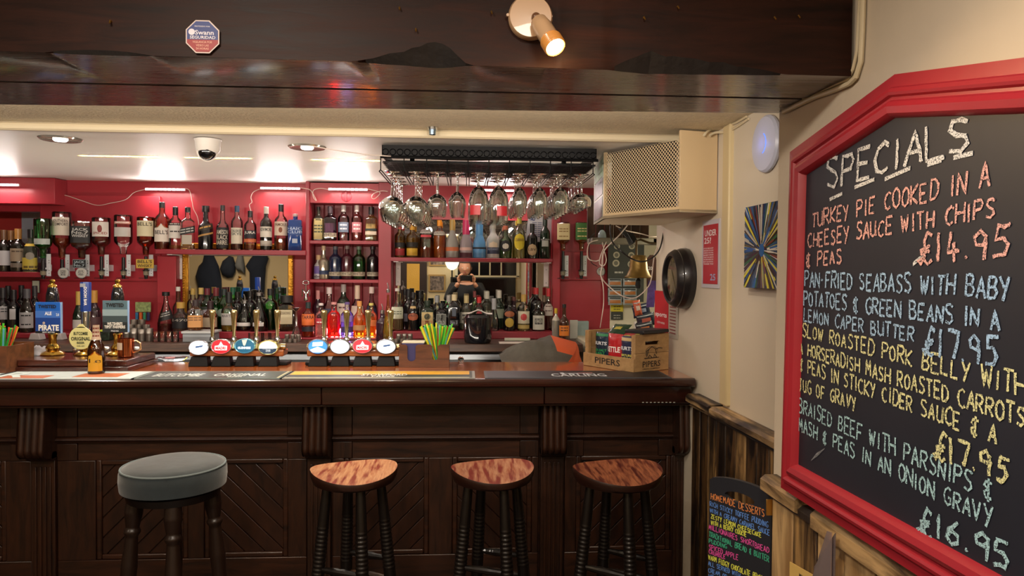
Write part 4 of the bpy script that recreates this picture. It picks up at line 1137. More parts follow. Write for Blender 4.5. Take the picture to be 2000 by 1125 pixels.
def build_bottle(t, c, r, H, shape, glass, liq, cap_, labels, flip=False, sy=1.0, pour=False, rz=0.0):
    """c: world base centre (of the bottle's foot when upright), r radius, H total height"""
    P = SH[shape]; c = Vector(c)
    face = math.atan2(-c.x, c.y) if True else 0       # turn towards the room
    th0 = -PI / 2 - math.atan2(c.x, c.y) * .6 + rz
    def zz(tt): return (1 - tt) * H if flip else tt * H
    ring = [(rr * r, zz(tt), e) for tt, rr, e in P]
    if flip: pr = [(a, b) for a, b, _ in ring][::-1]; su = [e for _, _, e in ring][::-1]
    else: pr = [(a, b) for a, b, _ in ring]; su = [e for _, _, e in ring]
    # smooth profile
    Rz = zrot(th0 + PI / 2)
    obj('glass_body', MB().lathe(pr, c, nseg, R=Rz, sup=su, sy=sy), glassm(glass), t)
    if liq:
        lv, lc = liq
        q = []; k = 10
        if flip:
            for i in range(k + 1):
                tt = .97 - (.97 - (1 - lv)) * i / k; rr, e = prof_at(P, tt); q.append((rr * r * .93, zz(tt), e))
        else:
            for i in range(k + 1):
                tt = .03 + (lv - .03) * i / k; rr, e = prof_at(P, tt); q.append((rr * r * .93, zz(tt), e))
        obj('liquid', MB().lathe([(a, b) for a, b, _ in q], c, nseg, R=Rz, sup=[e for *_, e in q], sy=sy), thin_glass('liquid_' + lc, lc, .1, .3, .22), t)
    if cap_ and not flip:
        ct, cc = cap_[0], cap_[1]; rr, _ = prof_at(P, min(.92, ct)); rr = rr * r * (cap_[2] if len(cap_) > 2 else 1.1)
        obj('cap', MB().lathe([(rr, ct * H), (rr, H * .995), (rr * .9, H)], c, 16), capm_(cc), t)
    if pour:
        z = H; m = MB().lathe([(r * .34, z - .012), (r * .36, z + .006), (r * .2, z + .010)], c, 12)
        p0 = c + Vector((0, 0, z + .008))
        m.tube([p0, p0 + Vector((.001, 0, .018)), p0 + Vector((-.005, -.003, .038))], .0032, 8)
        obj('pourer', m, mat('steel', '#9a9a98', .3, 1), t)
    for lb in labels:
        t0, t1, ha, col = lb[:4]; txt = lb[4] if len(lb) > 4 else None; tc = lb[5] if len(lb) > 5 else '#20201f'
        kind = lb[6] if len(lb) > 6 else 'rect'
        m = MB(); nu, nv = 10, 4
        if kind == 'oval': nv = 10
        def pt(u, v, off=1.02):
            tt = t0 + (t1 - t0) * v; rr, e = prof_at(P, 1 - tt if False else tt)
            w = ha
            if kind == 'oval': w = ha * math.sqrt(max(0, 1 - (2 * v - 1) ** 2)) + .001
            if kind == 'arch' and v > .6: w = ha * math.sqrt(max(0, 1 - ((v - .6) / .4) ** 2)) * .98 + .02 * ha
            a = -PI / 2 + (2 * u - 1) * w
            x, y = se(a, e)
            zl = (1 - tt) * H if flip else tt * H
            if kind == 'diag': zl += (2 * u - 1) * H * .05
            p = Vector((x * rr * r * off, y * rr * r * off * sy, zl)); p = Rz @ p
            return c + p
        m.grid(lambda u, v: pt(u, v), nu, nv)
        lo = obj('label', m, lblm(col), t)
        if txt:
            ls = txt.split('|'); k = len(ls)
            for i, s in enumerate(ls):
                if not s: continue
                tm, (xa, xb) = (text_mb(s, .015) if s != '~' else BARS); mm = MB(); v1 = .88 - i * .76 / k; v0 = v1 - .62 / k
                mm.add(tm, lambda p: pt(.10 + .80 * (p.x - xa) / (xb - xa), (v0 + (v1 - v0) * p.y) if not flip else (1 - (v0 + (v1 - v0) * p.y)), 1.035))
                obj('lettering', mm, inkm(tc), lo, smooth=False)
    return t
BOT = []
PLACED = []
def bot(px, top, w, shape, glass, liq, cap_, labels, label, z, Y, group, cat='bottle', zb=None, lim=(4.2, 4.79), **k):
    r_ = w / 2 / 1400 * Y * (1.12 if shape in ('square', 'jager', 'slab') else 1.0)
    for dy in (0, .01, -.01, .02, -.02, .04, -.04, .06, -.06, .08, -.08, .1, -.1, .12, -.12, .14, -.14):
        if not (lim[0] + r_ <= Y + dy <= lim[1] - r_): continue
        x = X_(px, Y + dy, (top + 600) / 2)
        if all((x - a) ** 2 + (Y + dy - b) ** 2 > (r_ + c) ** 2 or abs(z - d) > .25 for a, b, c, d in PLACED): Y = Y + dy; break
    x = X_(px, Y, (top + 600) / 2); zt = Z_(px, top, Y); PLACED.append((x, Y, r_, z)); z += .0012
    t = thing('spirit_bottle' if cat == 'bottle' else cat, label, cat, (x, Y, z), group)
    H = zt - z
    if k.get('pour'): H -= .038
    build_bottle(t, (x, Y, z), w / 2 / 1400 * Y, H, shape, glass, liq, cap_, labels, **k)
    return t
def row(rows, z, Y, group):
    for r in rows:
        kw = r[9] if len(r) > 9 else {}
        Yr = kw.pop('Y', Y); zr = kw.pop('z', z); kw.setdefault('lim', (4.60, 4.785) if zr in (ZS0, ZS1, ZS2, zn1, zn2, zn3) else (4.40, 4.62) if zr == ZL3 else (4.16, 4.40) if zr == ZC else (4.47, 4.785))
        bot(*r[:9], zr, Yr, group, **kw)
W_, K_ = '#d8d4cc', '#121214'
g = 'wine bottles on the upper left shelf'
row([
    (8, 449, 24, 'wine', 'dwine', None, (.76, '#5a3d28'), [(.15, .5, 1.1, '#a9a9ac')], 'dark wine bottle with brown foil, leftmost on the upper wine shelf'),
    (36, 447, 26, 'wine', 'dwine', None, (.76, '#9a7038'), [(.24, .54, 1.1, '#8d7d68', '~||', '#4a3c2c'), (.1, .2, 1.0, '#6a6055')], 'dark wine bottle with gold foil and beige label on the upper wine shelf'),
    (22, 450, 24, 'wine', 'dwine', None, (.76, '#70502e'), [], 'wine bottle with tan foil standing behind the gold foiled ones', {'Y': 4.765}),
    (62, 448, 29, 'burg', 'olive', None, (.80, '#17181a'), [(.0, .33, 1.3, '#b5a23e', '|~', '#5a4a20'), (.28, .46, .5, '#8a8478', None, K_, 'oval'), (.60, .66, 1.2, '#c9b040')], 'grey wine bottle with a round emblem and yellow bottom label'),
    (86, 441, 22, 'longneck', 'plum', None, (.80, '#6a1c34', 1.5), [(.52, .66, .8, '#2a2530', '~', '#a8a4ac'), (.2, .34, .9, '#2b2730', '~||', '#8d8a92')], 'dark bottle with a fat burgundy stopper left of the optics', {'Y': 4.73}),
    (72, 430, 22, 'spirit', 'clear', None, (.93, '#8e959c'), [], 'clear bottle standing behind the burgundy stoppered one', {'Y': 4.765}),
], ZS0, 4.69, g)
g = 'wine bottles on the lower left step'
row([
    (6, 562, 23, 'wine', 'black', None, (.77, '#26262a'), [(.28, .58, 1.1, '#a8a8ab', '~|~||', K_)], 'black wine bottle with a grey label at the far left of the lower step'),
    (27, 566, 22, 'wine', 'black', None, (.77, '#1c1c20'), [(.3, .55, .45, '#b5b5b8')], 'black wine bottle with a narrow white label, second from the left'),
    (53, 564, 26, 'burg', 'dwine', None, (.78, '#4a4a50'), [(.10, .46, 1.0, '#9fa0a3', '~|||~', K_)], 'wine bottle with grey foil and big pale label left of the pirate clip'),
    (68, 558, 20, 'wine', 'black', None, (.77, '#2e2e33'), [], 'black wine bottle partly behind the pirate pump clip'),
    (16, 558, 20, 'wine', 'black', None, (.77, '#222226'), [], 'dark wine bottle in the back row above the green straws', {'Y': 4.74}),
    (42, 557, 20, 'wine', 'black', None, (.77, '#232327'), [], 'dark wine bottle in the back row behind the grey foiled one', {'Y': 4.74}),
    (154, 569, 22, 'champ', 'wgreen', None, (.66, '#b39448'), [(.08, .3, 1.0, '#b9b9b6')], 'green sparkling wine bottle with gold foil left of the blue pump handle'),
    (184, 567, 27, 'champ', 'plum', None, (.70, '#b5853a', 1.15), [(.52, .58, 1.5, '#18140f'), (.12, .36, 1.1, '#4a2f33')], 'sparkling wine bottle with orange gold foil right of the blue pump handle'),
], ZL1, 4.62, g)
g = 'whisky bottles on the long left shelf'
row([
    (317, 395, 27, 'spirit', 'amber', (.42, '#a34a22'), (.88, '#1c1a1a'), [(.16, .54, 1.15, '#d3cbc0', "|BELL'S|", '#2b2422', 'arch')], 'amber whisky bottle with an arched white label, first on the whisky shelf'),
    (343, 404, 24, 'spirit', 'clear', (.10, '#c98c50'), (.80, K_), [(.26, .56, 1.2, '#cfcac2', '|~|', '#3a3633'), (.56, .62, 1.2, '#17171a', '~', '#c9c4b8')], 'nearly empty whisky bottle with black cap and a moustache label'),
    (367, 405, 25, 'square', 'clear', (.08, '#b98050'), (.88, K_), [(.36, .52, 1.3, '#121214', '~|~', '#a9a9a4', 'diag'), (.12, .34, .6, '#a39c8f', None, K_)], 'empty square whisky bottle with a slanting black label'),
    (402, 402, 27, 'longneck', 'black', None, (.86, '#0e0e10', 1.5), [(.44, .56, 1.3, '#2a2218', '~', '#b58c4c', 'diag'), (.32, .36, 1.3, '#a87f45', None, K_, 'diag')], 'glossy black whisky bottle with gold slanting bands'),
    (435, 401, 23, 'longneck', 'clear', (.3, '#7c4a2a'), (.88, '#1c1a19'), [(.04, .50, 1.25, '#17161a', 'JAMESON|BLACK|BARREL', '#b9b2a2')], 'whiskey bottle with a tall black label reading black barrel'),
    (463, 402, 22, 'spirit', 'clear', (.5, '#7a3524'), (.86, '#20405a'), [(.14, .50, 1.1, '#c4bdaa', 'TALISKER|SKYE||', '#3f4a4a')], 'whisky bottle with a blue cap and a jagged white label'),
    (489, 412, 23, 'spirit', 'clear', (.14, '#b4683c'), (.84, '#17171a'), [(.30, .50, 1.2, '#171a24', 'JURA|', '#d5d2c8'), (.2, .28, 1.2, '#b5643c')], 'clear whisky bottle with navy and copper labels'),
    (520, 404, 22, 'spirit', 'dwine', None, (.84, '#c9c4b8'), [(.30, .54, 1.3, '#cdc8bb', 'BOWMORE|', '#2a2a28'), (.10, .22, 1.3, '#a9a499')], 'dark whisky bottle with white cap and two white labels'),
    (549, 399, 25, 'spirit', 'clear', (.26, '#a5602e'), (.84, '#1a1718'), [(.32, .62, 1.15, '#cbb9a6', 'FAMOUS||', '#5a3a28'), (.38, .5, .28, '#7a4226', None, K_, 'oval')], 'whisky bottle with a red bird on its cream label'),
    (577, 418, 26, 'slab', 'bluebox', None, (.93, '#b8a6a0'), [(.42, .66, 1.1, '#17407f', 'HAIG|CLUB', '#aebfd8'), (.2, .32, .35, '#9aa4b4')], 'square royal blue bottle at the right end of the whisky shelf'),
], ZS1, 4.69, g)
g = 'gin bottles in the niche cabinet'
row([
    (622, 404, 18, 'square', 'olive', None, (.90, '#1b1a1c'), [(.04, .64, 1.2, '#b9ad72', '|~|~|~|', '#3c4a3a')], 'dark bottle with a tall yellowish label at the left of the top niche shelf'),
    (645, 403, 24, 'square', 'purple', (.5, '#6a4a62'), (.80, '#3a3036'), [(.10, .22, 1.3, '#b0a48e', 'WHITLEY', '#4a4036')], 'purple tinted bottle with a beige bottom band in the top niche'),
    (671, 401, 22, 'spirit', 'clear', None, (.82, '#b5b2ac'), [(.24, .52, 1.0, '#6f7f92', '~|~', '#d5dbe2')], 'clear gin bottle with a white cap in the middle of the top niche'),
    (697, 401, 21, 'spirit', 'pink', (.5, '#d99a92'), (.82, '#cfc3bc'), [(.24, .52, 1.0, '#b4747a', '~|~', '#ecd9d6')], 'pink gin bottle with a white cap in the top niche'),
    (725, 404, 22, 'square', 'yellow', (.5, '#b98c4c'), (.78, '#141416', 1.3), [(.30, .36, 1.3, '#182c2a'), (.18, .28, 1.3, '#c9bfa9')], 'pale amber bottle with a large black cap at the right of the top niche'),
], zn1, 4.70, g)
row([
    (622, 498, 17, 'squat', 'frost', None, (.80, '#b3936a', 1.5), [(.22, .60, 1.3, '#5f4f8c'), (.02, .20, 1.3, '#a8a7ac', 'aber', '#2e2b36')], 'short purple labelled bottle with a cork at the left of the middle niche'),
    (632, 480, 21, 'longneck', 'silver', None, (.86, '#b09a7a'), [(.14, .26, 1.5, '#20304e')], 'silvery gold bottle with a navy band in the middle niche'),
    (655, 481, 24, 'spirit', 'navy', None, (.90, '#4a4b52'), [(.10, .22, 1.3, '#b0a58f', 'WHITLEY', '#4a4036')], 'dark blue bottle with a beige band, left of the dark red one'),
    (678, 480, 23, 'spirit', 'maroon', None, (.90, '#6a5c58'), [(.10, .22, 1.3, '#b0a58f', 'WHITLEY', '#4a4036')], 'dark red bottle with a beige band in the middle niche'),
    (701, 481, 24, 'spirit', 'green', (.55, '#3c7a3c'), (.90, '#5e6a5c'), [(.10, .22, 1.3, '#b0a58f', 'WHITLEY', '#4a4036')], 'green bottle with a beige band in the middle niche'),
    (728, 481, 22, 'spirit', 'black', None, (.90, '#201d1e', 1.4), [(.10, .22, 1.3, '#a89f8c', 'WHITLEY', '#4a4036')], 'black bottle with a beige band at the right of the middle niche'),
], zn2, 4.70, g)
row([
    (621, 567, 19, 'spirit', 'plum', None, (.80, '#c08a86'), [], 'dark bottle with a pink cap in the back of the lowest niche'),
    (643, 561, 27, 'squat', 'clear', None, (.86, '#c3bcb8'), [(.3, .55, 1.1, '#20304a')], 'clear round shouldered bottle with a dark blue label in the lowest niche'),
    (671, 555, 25, 'spirit', 'wgreen', None, (.84, '#8f8d88'), [(.2, .62, 1.15, '#b9b4a4', '~|||', '#5a4440')], 'dark green bottle with grey cap and cream label in the lowest niche'),
    (698, 557, 24, 'squat', 'clear', None, (.72, '#c9bda4'), [(.38, .58, 1.3, '#b9b2a0')], 'clear bottle with cream cap and wide cream label in the lowest niche'),
    (726, 560, 21, 'squat', 'clear', (.4, '#b9ac3c'), (.86, '#c9bdb2', 1.4), [(.3, .6, 1.2, '#27324a')], 'clear bottle with a wide stopper and dark label in the lowest niche'),
], zn3, 4.71, g)
g = 'backlit liqueur bottles in front of the niche'
row([
    (602, 590, 24, 'spirit', 'amber', (.62, '#e07a3a'), (.82, '#1c2a2c'), [(.34, .66, 1.3, '#d0652a', 'TARRA|', '#2a1a1a'), (.16, .3, 1.3, '#1c1b26')], 'orange labelled bottle with black lettering left of the backlit row'),
    (627, 592, 23, 'spirit', 'clear', (.5, '#e6a8a6'), (.93, '#c9c0be'), [(.38, .56, 1.1, '#a42a38', '|~', '#e9e2e0')], 'clear bottle with red and white label next to the orange labelled one'),
    (652, 590, 25, 'spirit', 'clear', (.66, '#f0291c'), (.93, '#c98a86'), [], 'bottle glowing bright red with light behind it'),
    (678, 590, 24, 'spirit', 'clear', (.5, '#b49ae0'), (.93, '#5a4a80'), [(.44, .62, 1.2, '#7a6ab4'), (.14, .3, 1.2, '#3a3570')], 'bottle with violet labels beside the glowing red one'),
    (702, 588, 25, 'squat', 'yellow', (.6, '#f0a040'), (.86, '#c98a4c'), [(.2, .34, 1.1, '#b98a5a')], 'bottle glowing golden orange with a pale tree print'),
    (725, 592, 22, 'spirit', 'yellow', (.6, '#f09a3a'), (.93, '#c9c06a'), [(.32, .5, 1.2, '#d0703a')], 'yellow orange bottle at the right end of the backlit row'),
], ZL3, 4.47, g)
row([
    (747, 596, 25, 'spirit', 'plum', None, None, [], 'dark purple bottle with a metal pourer beside the backlit row', {'pour': True}),
    (758, 555, 19, 'tear', 'yellow', (.5, '#e0d080'), None, [], 'tall slim bottle of yellow liqueur with a silver pourer', {'pour': True, 'Y': 4.40}),
], ZC, 4.34, g)
g = 'bottles on the step below the gold mirror'
row([
    (324, 570, 30, 'tear', 'clear', (.2, '#8a4a40'), (.90, K_, 2.0), [(.30, .52, 1.2, '#17171b', '~|~|', '#a5a5a2', 'diag')], 'tapering clear bottle with slanting black label and ball stopper', {'z': ZL1}),
    (348, 560, 22, 'longneck', 'clear', (.3, '#a8603a'), (.90, '#cfccc6'), [], 'clear long necked bottle with a white cap behind the black labelled squat one', {'Y': 4.70, 'z': ZL1}),
    (353, 590, 30, 'squat', 'clear', (.3, '#9a7a6a'), (.80, '#a8843c', 1.4), [(.16, .50, 1.2, '#1b1a1e', '1470||', '#a9a49a')], 'squat clear bottle with gold stopper and black label', {'z': ZL1, 'Y': 4.54}),
    (377, 563, 22, 'spirit', 'clear', None, (.84, '#b59850'), [], 'clear bottle with gold cap left of the green bottles', {'Y': 4.72}),
    (393, 562, 22, 'spirit', 'clear', None, (.84, '#c0a560'), [(.3, .5, 1.1, '#a9b0b0')], 'clear bottle with pale gold cap beside the first green bottle', {'Y': 4.71}),
    (405, 563, 25, 'spirit', 'green', (.4, '#17301c'), (.84, '#5a1c28'), [(.34, .50, 1.0, '#8d8a96', None, K_, 'oval'), (.5, .56, 1.4, '#17201a')], 'green bottle with a dark red cap and oval grey label', {'Y': 4.68}),
    (422, 562, 25, 'spirit', 'green', (.5, '#3cae58'), (.80, '#7c3038'), [(.30, .52, 1.1, '#a9b8aa', None, K_, 'oval')], 'bright green bottle with a red neck', {'Y': 4.70}),
    (438, 564, 25, 'spirit', 'green', (.5, '#48b060'), (.84, '#1f2c2e'), [(.30, .52, 1.1, '#97a39c', None, K_, 'oval')], 'bright green bottle with a dark cap', {'Y': 4.69}),
    (455, 561, 25, 'spirit', 'green', (.5, '#2cb878'), (.82, '#1f5a44'), [], 'bright green bottle with a green cap', {'Y': 4.71}),
    (411, 588, 27, 'squat', 'brown', None, (.74, '#2a171c', 1.1), [(.14, .46, 1.1, '#a0907a')], 'dark brown bottle with beige label behind the first gold tap handle', {'Y': 4.53}),
    (447, 570, 28, 'longneck', 'ggreen', (.14, '#e8a83c'), (.72, '#17181a'), [(.16, .46, 1.1, '#a29e9a', 'MARTINI||', '#5a5658')], 'pale green bottle with black neck and grey label', {'Y': 4.52}),
    (478, 577, 32, 'tear', 'clear', (.42, '#3a1418'), None, [(.16, .28, 1.1, '#c9c5c2')], 'tapering ribbed bottle of dark spirit with pourer and a white band', {'Y': 4.54, 'pour': True}),
    (464, 570, 24, 'spirit', 'black', None, (.84, '#17140f'), [], 'black bottle behind the tapering bottle, left of its neck', {'Y': 4.70}),
    (489, 568, 24, 'spirit', 'black', None, (.84, '#1a1718'), [], 'black bottle behind the tapering bottle, right of its neck', {'Y': 4.70}),
    (506, 562, 34, 'tear', 'clear', (.6, '#2e0f16'), None, [(.14, .24, .6, '#b8b4b4')], 'broad decanter bottle of dark red spirit with a metal pourer', {'Y': 4.55, 'pour': True}),
    (528, 564, 27, 'spirit', 'green', (.5, '#26402e'), (.84, '#17191c'), [], 'green bottle with black cap right of the dark red decanter', {'Y': 4.62}),
    (541, 563, 18, 'longneck', 'green', (.4, '#1f5a2c'), (.86, '#1f3a22'), [], 'slim green bottle with dark green cap', {'Y': 4.71}),
    (560, 577, 32, 'jager', 'clear', (.60, '#4a2a1c'), (.80, '#121112', 1.7), [(.20, .60, .62, '#b9ae8e', 'DISARONNO||', '#5a4a34')], 'square shouldered bottle with black square cap and cream label', {'Y': 4.56}),
], ZL2, 4.60, g)
g = 'bottles on the long right shelf'
row([
    (781, 437, 21, 'spirit', 'yellow', (.5, '#c9a24a'), (.84, '#a8322c'), [(.30, .44, 1.1, '#151215'), (.06, .26, 1.0, '#8f2226')], 'bottle with red cap and red pointed label, first on the right shelf'),
    (805, 439, 24, 'spirit', 'yellow', (.6, '#c9a83c'), (.84, '#c9952c'), [(.32, .46, 1.1, '#18150f'), (.06, .28, 1.0, '#c09a2a')], 'bottle with yellow cap and golden label on the right shelf'),
    (832, 427, 25, 'spirit', 'clear', (.26, '#c0561f'), (.93, '#8a3a30'), [(.62, .72, 1.2, '#b9b2ac', "GORDON'S", '#3a3a3a'), (.52, .58, .9, '#c0404a')], 'part empty bottle of orange spirit with a white shoulder label'),
    (858, 430, 23, 'spirit', 'clear', (.58, '#e08a1c'), (.84, '#d98a1c'), [(.60, .70, 1.2, '#c4bcae', "GORDON'S", '#3a3a3a')], 'orange gin bottle with an orange cap'),
    (883, 429, 26, 'champ', 'fgrey', None, (.72, '#a08444'), [(.18, .28, 1.5, '#b8643c')], 'grey frosted bottle with gold neck and orange band'),
    (910, 430, 25, 'champ', 'fpink', None, (.62, '#b92a5c', 1.08), [(.20, .28, 1.5, '#c9a69c'), (.02, .14, 1.7, '#4f2430')], 'pinkish frosted bottle with magenta neck'),
    (936, 431, 26, 'champ', 'fblue', None, (.62, '#4a86b8', 1.08), [(.24, .29, 1.5, '#151a28')], 'light blue frosted bottle with blue neck and dark band'),
    (963, 434, 24, 'squat', 'frost', None, (.82, '#a8a498', 1.2), [(.30, .46, .7, '#c8b8a0', None, K_, 'arch'), (.12, .30, 1.2, '#252d44', 'BOTANIST|', '#8d96a8')], 'frosted bottle with a navy label under a pale triangle'),
    (987, 441, 25, 'squat', 'ggreen', (.4, '#8aa878'), (.88, '#a4583c', 1.1), [(.2, .56, .95, '#16181c', None, K_, 'oval'), (.28, .46, .5, '#c9c6ba', None, K_, 'oval')], 'pale green bottle with red cap and black ringed oval label'),
    (1014, 424, 22, 'spirit', 'clear', (.5, '#d8cf8a'), (.84, '#a8a03c'), [(.20, .60, 1.05, '#c9b52a', '|CUERVO||', '#5a2f1a', 'oval')], 'tequila bottle with an oval yellow label and olive cap'),
    (1039, 437, 21, 'wine', 'black', None, (.80, '#131315'), [(.08, .42, .95, '#b39a78', '|LBV|', '#4a3626', 'oval')], 'black port bottle with a beige oval label'),
    (1064, 421, 20, 'wine', 'wgreen', None, (.76, '#1c2a20'), [(.28, .42, .7, '#a9aaa6'), (.42, .46, 1.2, '#1a1c1a', 'TIO PEPE', '#b9b9b4')], 'dark green wine bottle at the right end of the right shelf'),
], ZS2, 4.69, g)
g = 'bottles on the step below the dark mirror'
row([
    (776, 563, 24, 'longneck', 'clear', (.3, '#a8906a'), (.93, '#b8b4ac'), [(.28, .56, 1.2, '#b5b8a2', '|~|~|', '#4a5244')], 'clear bottle with a wide pale green label at the left of the right step'),
    (791, 565, 20, 'longneck', 'clear', None, (.86, '#17171a'), [], 'clear bottle with a black cap behind the pale green labelled one', {'Y': 4.72}),
    (798, 565, 22, 'wine', 'black', None, (.80, '#141416'), [(.2, .4, .8, '#5a5a64')], 'black wine bottle left of the cream liqueur', {'Y': 4.66}),
    (807, 571, 22, 'burg', 'black', None, (.86, '#17161a'), [(.26, .46, 1.0, '#a85a3c', 'BAILEYS|', '#2b1a1a', 'oval'), (.58, .64, .7, '#b59a6a')], 'black cream liqueur bottle with an orange brown oval label'),
    (820, 569, 20, 'wine', 'black', None, (.80, '#121214'), [], 'black wine bottle right of the cream liqueur', {'Y': 4.70}),
    (835, 587, 26, 'jager', 'wgreen', None, (.84, '#1c2a1e'), [(.16, .62, .70, '#b5a06c', None, K_), (.36, .58, .42, '#26362a', None, K_, 'oval'), (.16, .34, .72, '#a4461f', '', K_)], 'square green herbal liqueur bottle with an orange and cream label'),
    (853, 578, 20, 'spirit', 'clear', (.3, '#a8a8a0'), (.80, '#a9abad'), [], 'clear bottle with silver cap behind the two square bottles', {'Y': 4.71}),
    (862, 592, 24, 'jager', 'black', None, (.84, '#23282a'), [(.10, .60, .66, '#a9ada4'), (.12, .58, .62, '#1d2422', '|COLD', '#b5bcb0')], 'square black liqueur bottle with a white bordered label'),
    (876, 577, 20, 'spirit', 'clear', None, (.80, '#b5b2ac'), [], 'clear bottle with a white cap left of the number three bottle', {'Y': 4.72}),
    (887, 575, 24, 'jager', 'black', None, (.82, '#c9ba94', 1.0), [(.14, .30, .6, '#111114', 'No 3', '#8d93a4'), (.40, .62, .3, '#3a4250')], 'square black gin bottle with gold and white cap'),
    (911, 577, 25, 'squat', 'clear', (.3, '#c9c9b9'), (.78, '#b8a878'), [(.20, .52, 1.1, '#b5b2a4', '~|~', '#4a4a48')], 'clear bottle with gold cap and white label left of the ice bucket'),
    (927, 569, 22, 'tear', 'ggreen', (.5, '#a8b894'), (.84, '#7c3a38'), [], 'pale green tapering bottle with a brown red cap behind the ice bucket', {'Y': 4.70}),
    (936, 580, 21, 'spirit', 'clear', None, (.82, '#c0272c'), [(.44, .58, .5, '#8f1c26', None, K_, 'oval')], 'clear bottle with bright red cap and red seal above the ice bucket', {'Y': 4.62}),
    (951, 569, 24, 'spirit', 'olive', None, (.80, '#c4c2b2'), [(.4, .5, 1.1, '#5a5c48', 'KAH', '#b5b5a4')], 'olive bottle with a white cap above the ice bucket', {'Y': 4.70}),
    (965, 583, 21, 'tear', 'clear', None, (.66, '#9fa0a4'), [], 'crystal clear tapering bottle with a tall silver cap', {'Y': 4.56}),
    (975, 567, 21, 'wine', 'wgreen', None, (.80, '#c2bdb2'), [(.28, .52, 1.1, '#8a9480')], 'green bottle with white cap and pale green label', {'Y': 4.70}),
    (995, 579, 24, 'longneck', 'black', None, (.88, '#2a2418'), [(.40, .58, .9, '#8f4f2c', None, K_, 'oval'), (.10, .38, .75, '#b59a3c', None, K_, 'oval')], 'black bottle with gold and orange labels right of the ice bucket'),
    (1004, 580, 20, 'longneck', 'plum', None, (.88, '#5a2c28'), [], 'dark bottle with a red brown cap behind the gold labelled one', {'Y': 4.72}),
    (1023, 575, 25, 'spirit', 'clear', (.2, '#d9c98a'), (.80, '#b0904a'), [(.20, .54, 1.05, '#c0b9a0'), (.28, .48, .5, '#b0252c', None, K_, 'oval'), (.06, .16, 1.05, '#b09c5a')], 'clear rum bottle with gold cap and a red disc on its label'),
    (1047, 562, 25, 'spirit', 'black', None, (.84, '#b5282c'), [], 'large dark bottle with red cap in the back row', {'Y': 4.72}),
    (1052, 588, 27, 'kraken', 'clear', (.5, '#1c1512'), (.90, '#2a2622'), [(.04, .52, .95, '#b5b5aa'), (.22, .42, .6, '#17181c', 'KRAKEN', '#b5b5aa')], 'rum bottle with a white label holding a black panel'),
    (1071, 563, 20, 'longneck', 'clear', (.36, '#8f4a42'), (.80, '#b4242c'), [(.34, .62, 1.1, '#b9aca4', '~||~|', '#5a3a3a')], 'clear bottle with a tall red cap at the right end of the step', {'Y': 4.66}),
], ZL4, 4.57, g)
bot(1086, 602, 16, 'spirit', 'whitefoil', None, (.84, '#c4a22c'), [(.62, .78, 1.1, '#b9b2a0')], 'small white wrapped bottle with a yellow cap beside the red wall', ZC, 4.40, None)
bot(1102, 594, 20, 'longneck', 'brown', None, (.90, '#131214'), [(.14, .42, 1.2, '#d0741f', '~|~|', '#5a2c10')], 'dark bottle with an orange label against the bright red wall', ZC, 4.36, None)

# ---- optics: upside-down bottles in dispensers
steel = mat('steel', '#9a9a98', .3, 1)
blk = mat('black_plastic', '#101012', .3)
def optic(px, ytop, ybody, w, shape, glass, liq, labels, label, badge=None, Y=4.69, white=True, ylow=545):
    x = X_(px, Y, 470); zt = Z_(px, ytop, Y); zn = Z_(px, ybody, Y); H = (zt - zn)
    r = w / 2 / 1400 * Y
    t = thing('optic_bottle', label, 'bottle', (x, Y, zn), 'upside-down bottles in the optics')
    build_bottle(t, (x, Y, zn), r, H, shape, glass, liq, None, labels, flip=True)
    z0 = Z_(px, ylow, Y)
    d = thing('spirit_optic', label.replace('upside-down', 'black spirit dispenser under the'), 'dispenser', (x, Y, z0), 'spirit dispensers under the hanging bottles')
    m = MB().lathe([(.009, z0 - z0 - 0), (.012, .02), (.013, .05), (.020, .052), (.020, .058), (.011, .06), (.010, zn - z0 - .002)], (x, Y, z0), 14)
    obj('valve', m, blk, d)
    obj('measure', MB().lathe([(.0145, .024), (.0165, .03), (.0165, .046), (.015, .05)], (x, Y, z0), 14), thin_glass('optic_cup', '#cfc4a8', .05, 1.0, .3), d)
    obj('lever', MB().cbox((x, Y - .015, z0 + .006), .075, .006, .004).cbox((x, Y - .004, z0 + .006), .008, .02, .004), blk, d)
    obj('bracket', MB().box(x + .012, x + .038, Y + .012, Y + .016, z0 + .018, z0 + .155).box(x - .002, x + .03, Y + .004, Y + .012, z0 + .058, z0 + .07).box(x + .014, x + .034, Y + .016, 4.774 if Y > 4.6 else Y + .03, z0 + .05, z0 + .09), mat('bracket_strip', '#c9ccd0', .5), d)
    dots = MB()
    for q in (.036, .052, .1, .115): dots.cbox((x + .028, Y + .0115, z0 + q), .005, .001, .004)
    obj('strip_marks', dots, blk, d, props={'kind': 'stuff'})
    return t, d, (x, Y, z0)
optic(84, 427, 506, 30, 'spirit', 'green', (.45, '#2c8a3c'), [(.34, .62, .0001, W_), (.50, .64, 1.0, '#a9b2ae', None, K_)], 'green gin bottle upside-down at the left end of the optics', Y=4.60)
optic(121, 414, 506, 32, 'spirit', 'clear', (.44, '#a04a24'), [(.12, .50, 1.0, '#cdc4b4', 'SOUTHERN|COMFORT||', '#3a2b26')], 'clear upside-down bottle with a tall white label, part full of amber')
optic(160, 432, 506, 34, 'square', 'clear', (.70, '#6a2c1c'), [(.14, .58, .85, '#17171a', 'JACK|No.7|WHISKEY|', '#b5b5b2')], 'square upside-down whiskey bottle with a black label')
optic(198, 425, 500, 32, 'spirit', 'clear', (.45, '#8a2f22'), [(.12, .50, 1.0, '#d1ccc4', '|||SPICED', '#8a3a2a'), (.2, .4, .25, '#7c2f2a', None, K_, 'oval')], 'upside-down rum bottle with a red figure on white label')
